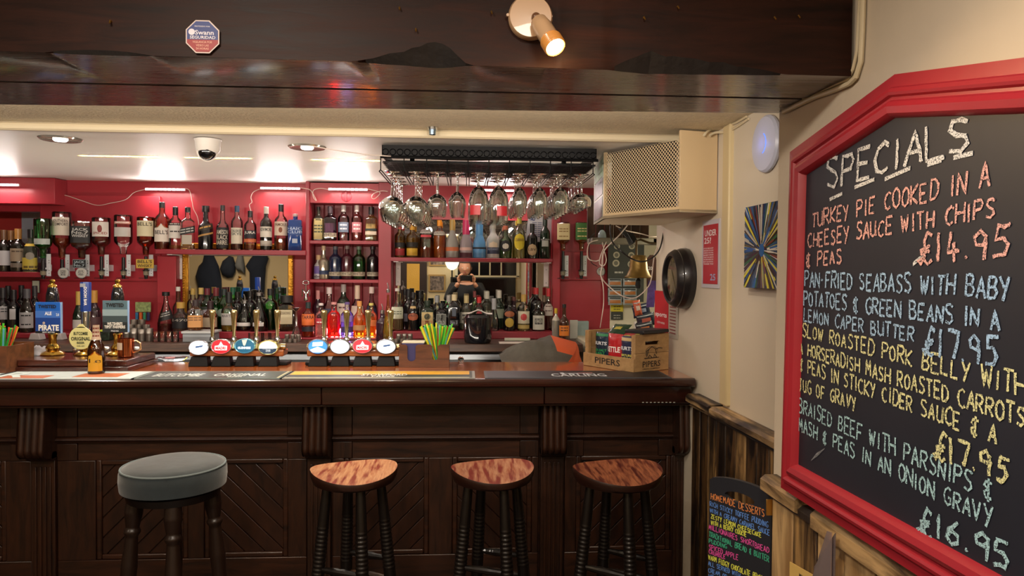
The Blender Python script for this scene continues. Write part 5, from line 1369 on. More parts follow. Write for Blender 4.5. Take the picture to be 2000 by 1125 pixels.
optic(241, 420, 502, 32, 'spirit', 'clear', None, [(.30, .52, 1.0, '#b9b6b2'), (.16, .22, 1.0, '#b07a68', 'SMIRNOFF', '#ece6e0')], 'empty clear upside-down bottle with a pale label')
optic(285, 424, 500, 31, 'spirit', 'amber', (.42, '#8f4020'), [(.10, .50, 1.1, '#c9c1a0', "BELL'S||", '#3a3424')], 'upside-down whisky bottle with a yellowish label beside the red pilaster')
optic(1100, 434, 490, 25, 'square', 'clear', (.45, '#b05c1c'), [(.06, .62, 1.0, '#cbb98a', '|~|~||~', '#8a6a3c')], 'square upside-down bottle with a yellow label on the right wall', white=False, Y=4.69)
optic(1136, 434, 490, 25, 'square', 'clear', (.45, '#a86a20'), [(.04, .62, 1.0, '#3a6a2c', '|~|~||~', '#d5c88a')], 'square upside-down bottle with a green label on the right wall', white=False, Y=4.69)
tg = thing('optics_board', 'bright red board on the right wall carrying two square bottles', 'board', P3(1125, 547, 4.77))
obj('board_panel', MB().box(X_(1088, 4.77), X_(1186, 4.77), 4.775, YW - .001, Z_(1120, 547, 4.77), Z_(1120, 492, 4.77)), red, tg, bevel=.002)
def disc(px, py, wpx, Y, txt, label, ring=K_):
    c = P3(px, py, Y); r = wpx / 2 / 1400 * Y
    t = thing('optic_badge', label, 'badge', c - Vector((0, 0, r)))
    Rx = Matrix.Rotation(PI / 2, 3, 'X')
    obj('rim', MB().lathe([(r, 0), (r, .006), (r * .9, .007)], c + Vector((0, .008, 0)), 28, R=Rx), mat('badge_rim', '#b9bcc0', .3, .6), t)
    obj('face', MB().lathe([(r * .88, 0), (r * .88, .002)], c + Vector((0, .0022, 0)), 28, R=Rx), lblm('#b8b6b0'), t)
    for i, s in enumerate(txt.split('|')):
        obj('lettering', flat_text(s, c + Vector((0, -.0004, r * (.35 - i * .35))), r * 1.0, r * .24, bold=.03), inkm('#2a2c30'), t, smooth=False)
disc(123, 533, 20, 4.64, 'SOUTHERN|COMFORT|35', 'round white badge on the second dispenser from the left')
disc(158, 533, 20, 4.64, 'JACK|No.7|WHISKEY', 'round white badge on the third dispenser from the left')
def plaque(px, py, w, h, Y, txt, bg, fg, label, bord=None, name='brand_plaque', cat='plaque', tilt=None):
    c = P3(px, py, Y); k = Y / 1400
    t = thing(name, label, cat, c - Vector((0, 0, h * k / 2)))
    if bord: obj('border', MB().box(c.x - w * k / 2, c.x + w * k / 2, Y, Y + .005, c.z - h * k / 2, c.z + h * k / 2), lblm(bord), t, bevel=.002)
    ww, hh = (w - (2 if bord else 0)) * k / 2, (h - (2 if bord else 0)) * k / 2
    obj('panel', MB().box(c.x - ww, c.x + ww, Y - .001, Y + .004, c.z - hh, c.z + hh), lblm(bg), t)
    ls = txt.split('|')
    for i, s in enumerate(ls):
        if s: obj('lettering', flat_text(s, (c.x, Y - .0018, c.z + hh * 2 * (.5 - (i + .5) / len(ls)) * .92), ww * 2 * .84, hh * 2 * .62 / len(ls), bold=.02), inkm(fg), t, smooth=False)
    return t
plaque(155, 515, 25, 16, 4.64, 'JACK|No.7', '#15171c', '#9fb0b8', 'small black plaque with pale lettering above the third dispenser', '#8d979c')
plaque(283, 515, 32, 17, 4.64, "BELL'S|WHISKY", '#b99a3c', '#2a2414', 'small gold plaque on the last dispenser before the pilaster')
# ================================================================== LIGHT FITTINGS
brass = mat('polished_brass', '#c9a04a', .16, 1.0)
goldm = mat('gold_tap', '#d6c694', .2, 1.0)
chrome = mat('chrome', '#c4c6c8', .1, 1.0)
whitep = mat('white_plastic', '#d8d3cb', .4)
copper = mat('copper_mug', '#c8734a', .18, 1.0)
ledm = emis('led_white', '#ffe9e6', 14.0)
strip_b = mat('led_strip_body', '#d9c9c6', .4)
for i, (pa, pb, ya, yb) in enumerate(((-40, 36, 361, 357), (283, 361, 370, 366), (508, 586, 368, 366), (641, 718, 370, 369), (928, 1004, 372, 372))):
    Ys_ = 4.60 if i == 0 else 4.585 if i == 3 else 4.74
    a, b = P3(pa, ya, Ys_), P3(pb, yb, Ys_)
    zz_ = min(a.z, b.z, 2.104)
    a.z = b.z = zz_
    w = ['at the far left on the bulkhead', 'above the first whisky bottles', 'left of the niche cabinet', 'above the niche cabinet', 'behind the hanging glasses'][i]
    t = thing('led_strip', 'short glowing white LED strip ' + w, 'light', (a + b) / 2, 'LED strips along the top of the back wall')
    obj('strip_base', MB().box(a.x, b.x, Ys_ + .002, Ys_ + .014, zz_ - .004, zz_ + .010), strip_b, t)
    for k in range(9):
        x = a.x + (b.x - a.x) * (k + .5) / 9
        obj('led', MB().cbox((x, Ys_ - .001, zz_ + .002), .019, .006, .011), ledm, t)
    area('led_strip_light', ((a.x + b.x) / 2, Ys_ - .02, zz_ - .012), ((a.x + b.x) / 2, Ys_ + .02, 1.0), b.x - a.x, 1.5, '#ffdcd6', .02)
    area('led_strip_light', ((a.x + b.x) / 2, Ys_ - .03, zz_ - .045), ((a.x + b.x) / 2, Ys_ - 1.0, zz_ - .02), b.x - a.x, 1.6, '#fff4f0', .02)
xa, xb = X_(636, 4.54), X_(740, 4.54)
t = thing('led_strip', 'glowing white LED strip lying on the step behind the backlit bottles', 'light', ((xa + xb) / 2, 4.545, ZL3 + .0012))
obj('strip_base', MB().box(xa, xb, 4.54, 4.552, ZL3 + .0012, ZL3 + .005), strip_b, t)
for k in range(12): obj('led', MB().cbox((xa + (xb - xa) * (k + .5) / 12, 4.545, ZL3 + .012), .014, .008, .013), ledm, t)
area('led_strip_light', ((xa + xb) / 2, 4.56, ZL3 + .03), ((xa + xb) / 2, 4.40, ZL3 + .12), xb - xa, 2.2, '#fff4ee', .03)
def cable(pts, r, m, label, cat='cable', sub=5, name='cable'):
    """catmull-rom smoothed cable through world points"""
    P = [Vector(p) for p in pts]; Q = []
    for i in range(len(P) - 1):
        a = P[max(0, i - 1)]; b = P[i]; c = P[i + 1]; d = P[min(len(P) - 1, i + 2)]
        for k in range(sub):
            u = k / sub; Q.append(.5 * ((2 * b) + (c - a) * u + (2 * a - 5 * b + 4 * c - d) * u * u + (3 * b - a - 3 * c + d) * u ** 3))
    Q.append(P[-1]); return tag(obj(name, MB().tube(Q, r, 6), m), label, cat)
wc = mat('white_cable', '#cdbdb2', .5)
cable([P3(x, y, 4.77) for x, y in ((110, 380), (130, 382), (160, 392), (190, 401), (215, 397), (245, 390), (262, 376), (283, 370))], .0022, wc, 'thin white wire drooping across the red wall above the optics')
cable([P3(x, y, 4.765) for x, y in ((361, 368), (370, 372), (375, 392), (378, 408), (386, 425), (390, 452))], .0022, wc, 'thin white wire hanging down beside the third whisky bottle')
cable([P3(x, y, 4.765) for x, y in ((508, 369), (495, 375), (490, 385), (492, 395), (487, 400), (490, 412))], .0022, wc, 'thin white wire hanging to the dark capped bottle near the shelf middle')
cable([P3(x, y, 4.60) for x, y in ((588, 367), (604, 370), (611, 378), (618, 392), (612, 385), (612, 372), (625, 368), (641, 370))], .0022, wc, 'tangled white wire at the top left of the niche cabinet')
cable([P3(x, y, 4.57) for x, y in ((718, 369), (738, 374), (742, 378), (732, 388), (726, 386), (730, 378), (745, 373), (757, 374))], .0022, wc, 'loop of white wire at the top right of the niche cabinet')
cable([P3(x, y, 4.76) for x, y in ((1143, 395), (1148, 415), (1155, 432), (1159, 450), (1160, 456))], .0022, wc, 'white wire running down the red wall left of the speaker cabinet')
cable([(P3(0, 0, 3).x * 0 + atY(px, py, 3.05).x, 3.05, min(2.083, atY(px, py, 3.05).z)) for px, py in ((612, 286), (660, 294), (720, 302), (760, 305))] + [atY(px, py, 3.2) for px, py in ((800, 308), (900, 313), (985, 311), (1060, 303), (1110, 294), (1162, 287))], .0024, wc, 'thin white cable draped from the ceiling light across the glass rack')
# recessed ceiling lights
for (px, py, lab) in ((118, 270, 'left recessed glass ceiling light over the bar'), (600, 287, 'recessed glass ceiling light right of the dome camera')):
    p = atZ(px, py, 2.088); z = 2.085 + (zc1 - 2.085) * (p.y - 2.9) / 1.9 - .001
    t = thing('ceiling_light', lab, 'light', (p.x, p.y, z), 'recessed lights over the bar')
    obj('bezel', MB().lathe([(.055, -.004), (.075, -.008), (.082, -.001)], (p.x, p.y, z), 32), mat('light_bezel', '#b9b4a8', .15, .7), t)
    obj('lamp', MB().lathe([(.001, -.012), (.022, -.012), (.028, -.006)], (p.x, p.y, z), 20), emis('lamp_white', '#fff4e6', 9.0), t)
    spot('ceiling_light_beam', (p.x, p.y, z - .02), (p.x, p.y, 0), 14, '#fff0dc', 140, .8, .03)
# dome camera
p = atZ(406, 272, 2.086)
t = thing('dome_camera', 'white dome security camera with a black eyeball under the ceiling', 'camera', (p.x, p.y, 2.02))
zt_ = 2.085
obj('housing', MB().lathe([(.040, zt_ - .055), (.047, zt_ - .045), (.050, zt_ - .010), (.054, zt_ - .001)], (p.x, p.y, 0), 32), whitep, t)
bc = Vector((p.x, p.y - .008, zt_ - .052))
def ball(c, r, n=20, m=10, R=None, sx=1, sy=1, sz=1):
    mb = MB(); mb.lathe([(max(.0005, r * math.sin(PI * k / m)), -r * math.cos(PI * k / m)) for k in range(m + 1)], (0, 0, 0), n)
    o = MB(); c = Vector(c); o.add(mb, lambda v: c + (R @ Vector((v.x * sx, v.y * sy, v.z * sz)) if R else Vector((v.x * sx, v.y * sy, v.z * sz)))); return o
obj('eyeball', ball(bc, .036, 28, 14), mat('camera_ball', '#0a0a0c', .12, coat=.8), t)
ca_ = (Vector((0, 0, 1.55)) - bc).normalized(); Rl = ca_.to_track_quat('Z', 'Y').to_matrix()
obj('lens_ring', MB().lathe([(.040, -.004), (.040, .004), (.034, .008)], bc + ca_ * .002, 28, R=Rl, capb=False, capt=False), whitep, t)
obj('lens', MB().lathe([(.010, .030), (.010, .037), (.007, .038)], bc, 16, R=Rl), mat('lens_grey', '#2a2b30', .1, coat=1), t)
# spotlight on the beam
sc_ = atY(1035, 37, 1.488); yy = lerpx(f0, f1, sc_.x) - .001; sc_ = atY(1035, 37, yy)
t = thing('beam_spotlight', 'cream spotlight with a lit bulb fixed to the face of the dark beam', 'spotlight', sc_)
crm = mat('cream_enamel', '#c7a27c', .3, coat=.3)
RX = Matrix.Rotation(PI / 2, 3, 'X')
obj('base_disc', MB().lathe([(.0425, 0), (.043, .012), (.040, .018), (.001, .019)], sc_, 40, R=RX), crm, t)
for dx in (-.044, .040): obj('side_screw', MB().lathe([(.003, 0), (.003, .006)], sc_ + Vector((dx, -.008, .002)), 8, R=RX), crm, t)
b0 = sc_ + Vector((.010, -.022, -.004)); tip = atY(1087, 96, yy - .075); dv = (tip - b0).normalized(); Rd = dv.to_track_quat('Z', 'Y').to_matrix(); Ls = (tip - b0).length
obj('swivel', ball(b0, .009), mat('swivel_brown', '#6b4a34', .3), t)
obj('lamp_cup', MB().lathe([(.004, 0), (.016, Ls * .14), (.0185, Ls * .34), (.0185, Ls * .66), (.020, Ls * .70)], b0, 28, R=Rd, capt=False), crm, t)
ribs = [(.0205 + .0008 * (k % 2), Ls * (.71 + .018 * k)) for k in range(13)] + [(.019, Ls * .955)]
obj('ribbed_collar', MB().lathe(ribs, b0, 28, R=Rd, capb=False, capt=False), mat('amber_collar', '#d9954a', .25, coat=.5), t)
obj('bulb', MB().lathe([(.0175, Ls * .93), (.016, Ls * .95), (.001, Ls * .955)], b0, 24, R=Rd), emis('halogen_bulb', '#ffe2b8', 30.0), t)
spot('beam_spot_light', tuple(b0 + dv * (Ls + .006)), tuple(b0 + dv * 1.0), 14, '#ffd7a0', 130, .6, .012)
point('beam_spot_spill', tuple(b0 + dv * (Ls + .015)), .9, '#ffcf96', .012)
# sticker on the beam
q = atY(396, 72, 1.42); ys_ = lerpx(f0, f1, q.x) - .0055; q = atY(396, 72, ys_)
t = thing('security_sticker', 'octagonal red and blue security sticker on the dark beam', 'sticker', q)
ro = 31.5 / 1400 * ys_
def ngon(c, r, n, a0, y, m, nm, par):
    mb = MB(); pts = [(c.x + r * math.cos(a0 + 2 * PI * k / n), y, c.z + r * math.sin(a0 + 2 * PI * k / n)) for k in range(n)]
    return obj(nm, mb.slab(pts, (0, .0008, 0)), m, par, smooth=False)
ngon(q, ro * 1.06, 8, PI / 8, ys_ - .001, mat('sticker_white', '#cdb9b0', .5), 'border', t)
oct_ = [(q.x + ro * .98 * math.cos(PI / 8 + PI / 4 * k), q.z + ro * .98 * math.sin(PI / 8 + PI / 4 * k)) for k in range(8)]
up_ = clip(oct_, 0, -1, -(q.z - ro * .18)); lo_ = clip(oct_, 0, 1, q.z - ro * .18)
for po, cc_, nm in ((up_, '#20306e', 'blue_field'), (lo_, '#8f1f1f', 'red_field')):
    obj(nm, MB().slab([(a, ys_ - .0018, b) for a, b in po], (0, .0007, 0)), mat('sticker_' + nm, cc_, .5), t, smooth=False)
swh = mat('sticker_ink', '#d6cfd8', .6)
for s, dx, dz, w, h in (('PROTEGIDO POR', 0, .60, .9, .07), ('Swann', .12, .24, 1.1, .26), ('SEGURIDAD', .02, -.05, 1.5, .17)):
    obj('lettering', flat_text(s, q + Vector((dx * ro, -.0024, dz * ro)), w * ro, h * ro, bold=.02), swh, t, smooth=False)
for s, dz, w in (('VIGILANCIA POR', -.33, 1.15), ('VIDEO LAS', -.53, .75), ('24 HORAS', -.72, .75)):
    obj('lettering', flat_text(s, q + Vector((0, -.0024, dz * ro)), w * ro, .12 * ro, bold=.02), mat('sticker_ink2', '#d8a08c', .6), t, smooth=False)
obj('emblem', MB().lathe([(ro * .19, 0), (ro * .19, .0006)], q + Vector((-.62 * ro, -.0018, .26 * ro)), 20, R=RX), swh, t)
# small sensor under the beam's back edge
p = atZ(806, 224, 1.94); hb = MB()
t = thing('ceiling_hook_plate', 'small chrome fitting under the back edge of the beam', 'fitting', (p.x, p.y + .02, 1.93))
obj('plate', MB().lathe([(.018, 2.105), (.020, 2.114)], (p.x, 2.84, 0), 20), chrome, t)
obj('cup', MB().lathe([(.013, 2.085), (.015, 2.105)], (p.x * 1.0, 2.84, 0), 20), mat('blue_chrome', '#8fa4b8', .15, .9), t)
t.location = (p.x, 2.84, 2.08)
for c_ in t.children: c_.location = -Vector((0, 0, 0))
dlt = Vector((p.x, 2.84, 2.08)) - Vector((p.x, p.y + .02, 1.93))
for c_ in t.children: c_.location = -dlt

# ================================================================== GLASS RACK
gk = mat('rack_black', '#050506', .4, spec=.15)
YR0, YR1 = 3.07, 3.53
rxa, rxb = X_(745, YR0), X_(1163, YR0)
zr_t, zr_m, zr_b = min(2.082, Z_(950, 284, YR0)), Z_(950, 310, YR0), Z_(950, 326, YR0)
t = thing('glass_rack', 'long black metal glass rack hanging from the ceiling over the bar', 'rack', ((rxa + rxb) / 2, 3.5, zr_b))
obj('front_panel', MB().box(rxa, rxb, YR0, YR0 + .003, zr_m + .004, zr_t), gk, t)
obj('back_panel', MB().box(rxa, rxb, YR1, YR1 + .003, zr_m + .004, zr_t), gk, t)
obj('side_panel', MB().box(rxa, rxa + .003, YR0, YR1, zr_m + .004, zr_t), gk, t); obj('side_panel', MB().box(rxb - .003, rxb, YR0, YR1, zr_m + .004, zr_t), gk, t)
mb = MB(); nr = 30
for i in range(nr):
    c = Vector((rxa + (rxb - rxa) * (i + .5) / nr, YR0 - .002, (zr_t + zr_m) / 2 - .004))
    mb.tube([c + Vector((.0125 * math.cos(2 * PI * k / 14), 0, .0125 * math.sin(2 * PI * k / 14))) for k in range(15)], .0022, 6, cap=False)
obj('ring_pattern', mb, mat('rack_ring_metal', '#1c1d20', .25, .8), t, props={'kind': 'stuff'})
obj('rail', MB().tube([(rxa - .006, YR0 - .005, zr_m), (rxb + .006, YR0 - .005, zr_m)], .0065, 10), gk, t)
obj('rail', MB().tube([(rxa - .006, YR1, zr_m), (rxb + .006, YR1, zr_m)], .0065, 10), gk, t)
mb = MB()
for i in range(40):
    x = rxa + (rxb - rxa) * (i + .5) / 40; mb.box(x - .001, x + .001, YR0, YR1, zr_m - .022, zr_m - .020)
for j in range(16):
    y = YR0 + (YR1 - YR0) * (j + .5) / 16; mb.box(rxa, rxb, y - .001, y + .001, zr_m - .023, zr_m - .021)
obj('tray', MB().box(rxa + .003, rxb - .003, YR0 + .003, YR1, zr_m - .0195, zr_m - .0165), gk, t)
obj('mesh_shelf', mb, gk, t, props={'kind': 'stuff'})
RPX = [765, 812, 853, 892, 934, 973, 1014, 1053, 1093, 1134]
zh = Z_(950, 338, YR0)
for i in range(len(RPX) + 1):
    x = X_((RPX[i - 1] + RPX[i]) / 2 if 0 < i < len(RPX) else (RPX[0] - 22 if i == 0 else RPX[-1] + 22), YR0)
    m = MB(); m.tube([(x, YR0 - .003, zr_m), (x, YR0 - .003, zh + .006), (x + .006, YR0 - .003, zh), (x + .006, YR1, zh), (x + .006, YR1, zr_m)], .0025, 6)
    m.tube([(x, YR0 - .003, zh + .006), (x - .006, YR0 - .003, zh), (x - .006, YR1, zh)], .0025, 6)
    obj('hanger_wire', m, gk, t)
obj('ceiling_bolt', MB().box(rxa + .1, rxa + .12, 3.3, 3.32, zr_t - .03, 2.095), gk, t); obj('ceiling_bolt', MB().box(rxb - .12, rxb - .1, 3.3, 3.32, zr_t - .03, 2.095), gk, t)
obj('cross_bar', MB().box(rxa, rxb, 3.295, 3.325, zr_t - .034, zr_t - .03), gk, t)

stem_m = thin_glass('crystal_glass', '#f3f8f8', .03, 2.2)
def stem_profile(kind, H, R0):
    fr = min(R0 * .92, .034)
    bh = {'balloon': .52, 'wine': .50, 'goblet': .56, 'pint': .72, 'flute': .66, 'coupe': .42}[kind]
    bowl = {'balloon': [(0, .12), (.10, .55), (.25, .88), (.45, 1.0), (.7, .96), (1, .74)], 'wine': [(0, .12), (.12, .6), (.3, .92), (.5, 1.0), (.75, .95), (1, .82)],
            'goblet': [(0, .12), (.12, .6), (.3, .9), (.42, 1.0), (.6, .92), (1, .78)], 'pint': [(0, .14), (.08, .55), (.25, .86), (.5, 1.0), (.8, .98), (1, .90)],
            'flute': [(0, .14), (.12, .6), (.35, .92), (.55, 1.0), (.8, .92), (1, .80)], 'coupe': [(0, .12), (.12, .55), (.35, .88), (.6, 1.0), (.85, .98), (1, .92)]}[kind]
    zb_ = H * (1 - bh)
    pr = [(.001, 0), (fr * .96, 0), (fr, -.0015), (fr * .9, -.003), (.010, -.006), (.0046, -.012), (.004, -zb_ * .5), (.0045, -zb_ * .85)]
    out = [(R0 * r, -(zb_ + (H - zb_) * s)) for s, r in bowl]
    # smooth bowl
    sm = []
    for i in range(len(out) - 1):
        for k in range(4):
            u = k / 4; sm.append((out[i][0] + (out[i + 1][0] - out[i][0]) * u, out[i][1] + (out[i + 1][1] - out[i][1]) * u))
    sm.append(out[-1])
    for _ in range(2): sm = [sm[0]] + [((sm[i - 1][0] + 2 * sm[i][0] + sm[i + 1][0]) / 4, sm[i][1]) for i in range(1, len(sm) - 1)] + [sm[-1]]
    inner = [(max(.0006, r - .0015), z) for r, z in reversed(sm) if z < sm[0][1] - .006]
    return pr + sm + inner + [(.0005, inner[-1][1] + .002)]
KINDS = [('balloon', 433, 25, 5), ('balloon', 433, 24, 4), ('wine', 420, 19, 2), ('goblet', 422, 17, 2), ('pint', 430, 20, 4), ('pint', 432, 20, 4), ('flute', 418, 15, 4), ('flute', 418, 16, 4), ('flute', 417, 18, 5), ('coupe', 404, 20, 5)]
NMK = {'balloon': 'big balloon gin glass', 'wine': 'rounded wine glass', 'goblet': 'small tulip goblet', 'pint': 'stemmed beer glass', 'flute': 'slim prosecco glass', 'coupe': 'short rounded cocktail glass'}
ORD = ['first', 'second', 'third', 'fourth', 'fifth', 'sixth', 'seventh', 'eighth', 'ninth', 'tenth']
for i, (kd, yb_, rp, cnt) in enumerate(KINDS):
    y0_ = YR0 + .045; x0_ = X_(RPX[i], y0_)
    zt_ = zh + .006; H = zt_ - Z_(RPX[i], yb_, y0_); R0 = rp / 1400 * y0_
    nm = 'stem_glass'
    t = thing(nm, '', 'glass', (x0_, y0_, zt_), 'stemmed glasses hanging upside-down from the black rack')
    obj('glass_bowl', MB().lathe(stem_profile(kd, H, R0), (x0_, y0_, zt_), 28, capb=False, capt=False), stem_m, t, ang=50)
    if kd == 'pint':
        m = MB(); zm = zt_ - H * .80
        m.grid(lambda u, v: (x0_ + R0 * 1.01 * math.sin((u - .5) * 1.1 + (.35 if i == 5 else -.4)), y0_ - R0 * 1.01 * math.cos((u - .5) * 1.1 + (.35 if i == 5 else -.4)), zm - .021 + .042 * v), 6, 2)
        obj('red_badge', m, mat('glass_badge_red', '#b01e28', .4), t)
    stp = .092 if cnt >= 4 else .10
    lab = lambda k: f'{NMK[kd]}, {["front", "second", "third", "fourth", "rear"][k]} in the {ORD[i]} hanging row from the left'
    t['label'] = lab(0)
    for k in range(1, cnt):
        dup(t, (x0_ + .002 * random.uniform(-1, 1), y0_ + stp * k * (R0 * 2.02 / .092 if R0 * 2 > .09 else 1), zt_), lab(k))
# ================================================================== BAR TOP ITEMS
zB = ZB + .0005
def onB(px, py): return atZ(px, py, ZB)
def plate(px0, px1, Y0, Y1, z, h, name, m, parent, bevel=0.0):
    return obj(name, MB().box(X_(px0, Y0, 735), X_(px1, Y0, 735), Y0, Y1, z, z + h), m, parent, bevel=bevel)
def runner(pxl, pxr, bg, label, bits, bord='#8a8f8c'):
    xa, xb = onB(pxl, 739).x, onB(pxr, 739).x
    t = thing('bar_runner', label, 'bar mat', ((xa + xb) / 2, 3.1, zB), 'printed bar runners along the bar edge')
    obj('edge', MB().box(xa, xb, 3.0, 3.215, zB, zB + .003), mat('rubber_' + bord, bord, .5), t)
    obj('mat', MB().box(xa + .012, xb - .012, 3.008, 3.205, zB + .003, zB + .0036), mat('mat_' + bg, bg, .45), t)
    for i, b in enumerate(bits):
        if b[0] == 'rect': _, a, c, y0, y1, col = b; m = MB().box(xa + (xb - xa) * a, xa + (xb - xa) * c, y0, y1, zB + .0036, zB + .004 + .0001 * i); obj('band', m, mat('mat_' + col, col, .45), t)
        else: _, s, a, c, y0, y1, col = b; obj('lettering', flat_text(s, (xa + (xb - xa) * (a + c) / 2, (y0 + y1) / 2, zB + .0048), (xb - xa) * (c - a), y1 - y0, (1, 0, 0), (0, 1, 0), .02), mat('mat_' + col, col, .45), t, smooth=False)
runner(-330, 268, '#b9c4c4', 'white and teal bar runner with orange patches at the left end of the bar', [('rect', .02, .45, 3.01, 3.2, '#3f6f7c'), ('text', 'FAIR', .30, .62, 3.03, 3.17, '#c8d4d2'), ('rect', .55, .70, 3.01, 3.09, '#b0613f'), ('rect', .78, .93, 3.04, 3.15, '#b86a44'), ('rect', .45, .52, 3.10, 3.2, '#27383f')], '#aeb5b3')
runner(262, 553, '#22322d', 'dark green bar runner lettered in white in front of the first beer taps', [('text', 'BUTCOMBE', .10, .42, 3.05, 3.13, '#c4cbc4'), ('text', 'ORIGINAL', .50, .86, 3.06, 3.13, '#c4cbc4'), ('text', 'BEER', .62, .72, 3.025, 3.05, '#c4cbc4'), ('rect', .015, .03, 3.01, 3.2, '#7c8a84'), ('rect', .96, .975, 3.01, 3.2, '#b5b08a')], '#6f7c78')
runner(549, 928, '#2f3a34', 'yellow and dark green cider bar runner in the middle of the bar', [('rect', .02, .97, 3.10, 3.2, '#d9a01e'), ('rect', .02, .97, 3.01, 3.02, '#c4bfa0'), ('text', 'STOWFORD', .40, .64, 3.06, 3.12, '#cfd2c8'), ('text', 'PRESS', .46, .58, 3.025, 3.055, '#cfd2c8')], '#8b8d87')
runner(947, 1312, '#17191e', 'black lager bar runner with white lettering at the right end of the bar', [('text', 'CARLING', .36, .66, 3.03, 3.11, '#c9cdd2'), ('rect', .42, .60, 3.125, 3.133, '#c9cdd2'), ('rect', .52, .60, 3.135, 3.145, '#b03a34'), ('rect', .42, .44, 3.11, 3.145, '#c9cdd2')], '#3f444a')

# ---- lager taps
darkp = mat('tap_base_black', '#0b0908', .6, spec=.2)
tapw = wood('tap_wood', '#5a2a14', '#a55f2c', .25, 'X', 5, 8, coat=.6)
def oval(cx, cy, w, h, Y, col, ring, s, deco):
    c = P3(cx, cy, Y); k = Y / 1400; a, b = w / 2 * k, h / 2 * k
    return c, a, b
def tapbar(pxa, pxb, ovals, handles, label, group):
    Y = 3.40; c0 = P3((pxa + pxb) / 2, 690, Y)
    t = thing('beer_tap_bar', label, 'beer taps', (c0.x, 3.44, zB), group)
    xa, xb = X_(pxa, Y, 690), X_(pxb, Y, 690)
    zt_ = Z_((pxa + pxb) / 2, 697, Y); z1_ = Z_((pxa + pxb) / 2, 684, Y)
    obj('wooden_body', MB().box(xa, xb, Y + .012, Y + .10, zt_, z1_), tapw, t, bevel=.006)
    obj('brass_rail', MB().tube([(xa - .004, Y + .045, z1_ + .012), (xb + .004, Y + .045, z1_ + .012)], .0145, 14), goldm, t)
    obj('base', MB().box(xa - .012, xb + .012, Y + .03, Y + .12, zB, zB + .014), darkp, t, bevel=.003)
    for cx, cy, col, ring, dec in ovals:
        c = P3(cx, cy, Y); k = Y / 1400; a, b = 18.5 * k, 13.5 * k
        ft = MB(); zf_ = zt_
        x = c.x; ft.slab([(x - .045, Y - .012, zB), (x + .045, Y - .012, zB), (x + .036, Y + .002, zf_), (x - .036, Y + .002, zf_)], (0, .05, 0))
        obj('drip_foot', ft, darkp, t, bevel=.003)
        md = MB(); n = 40; ys = Y
        def ell(sc, y): return [(c.x + a * sc * math.cos(2 * PI * q / n), y, c.z + b * sc * math.sin(2 * PI * q / n)) for q in range(n)]
        R_ = MB(); 
        for sc, y in ((1.0, Y + .026), (1.08, Y + .018), (1.08, Y - .002), (1.0, Y - .006), (.94, Y - .003)): R_.v += ell(sc, y)
        for j in range(4):
            for q in range(n): R_.f.append((j * n + q, j * n + (q + 1) % n, (j + 1) * n + (q + 1) % n, (j + 1) * n + q))
        R_.f.append(tuple(reversed(range(n))))
        med = obj('badge_rim', R_, mat('badge_rim_' + ring, ring, .2, .8), t)
        L_ = MB(); L_.v = ell(.95, Y - .003) + [(c.x, Y - .006, c.z)]; L_.f = [(n, q, (q + 1) % n) for q in range(n)]
        obj('lit_badge', L_, emis('badge_' + col, col, 1.5 if col == '#ffffff' else .95), med)
        yd = Y - .0075
        for d in dec:
            if d[0] == 'p':
                obj('badge_print', MB().slab([(c.x + a * u, yd, c.z + b * v) for u, v in d[1]], (0, .0008, 0)), emis('badgeprint_' + d[2], d[2], d[3] if len(d) > 3 else .6), med, smooth=False)
            else: obj('lettering', flat_text(d[1], (c.x + a * d[2], yd - .0006, c.z + b * d[3]), a * d[4], b * d[5], bold=.04), emis('badgeprint_' + d[6], d[6], d[7] if len(d) > 7 else .9), med, smooth=False)
        obj('badge_arm', MB().tube([(c.x, Y + .02, c.z), (c.x, Y + .05, z1_ + .01)], .008, 8), goldm, t)
    for hx in handles:
        h = P3(hx, 630, 3.45); k = 3.45 / 1400; zt2 = Z_(hx, 605, 3.45); z0_ = Z_(hx, 657, 3.45); x = h.x
        hd = obj('tap_handle', MB().lathe([(.0078, z0_), (.0082, z0_ + .02), (.0115, z0_ + .07), (.0155, zt2 - .016), (.0155, zt2 - .007), (.012, zt2 - .001), (.001, zt2)], (x, 3.45, 0), 20), goldm, t)
        obj('chrome_collar', MB().lathe([(.010, z0_ - .042), (.013, z0_ - .038), (.009, z0_ - .026), (.014, z0_ - .018), (.012, z0_ - .006), (.009, z0_)], (x, 3.45, 0), 18), chrome, hd)
        obj('tap_stem', MB().lathe([(.012, z1_), (.010, z0_ - .042)], (x, 3.45, 0), 14), goldm, t)
        obj('spout', MB().tube([(x, 3.45, z1_ + .018), (x + .01, 3.42, z1_ + .022), (x + .012, 3.40, z1_ + .004)], .007, 10), goldm, t)
WH = '#ffffff'
slant = [('p', [(-.25, -.05), (-.28, .22), (.52, .38), (.42, .12)], '#3f5f8c')]
madri = [('p', [(-.62, -.5), (.62, -.5), (.66, .12), (.25, .22), (.02, .75), (-.2, .22), (-.6, .12)], '#f0dede', .9), ('t', 'MADRI', 0, -.18, 1.0, .36, '#c8202c', .8)]
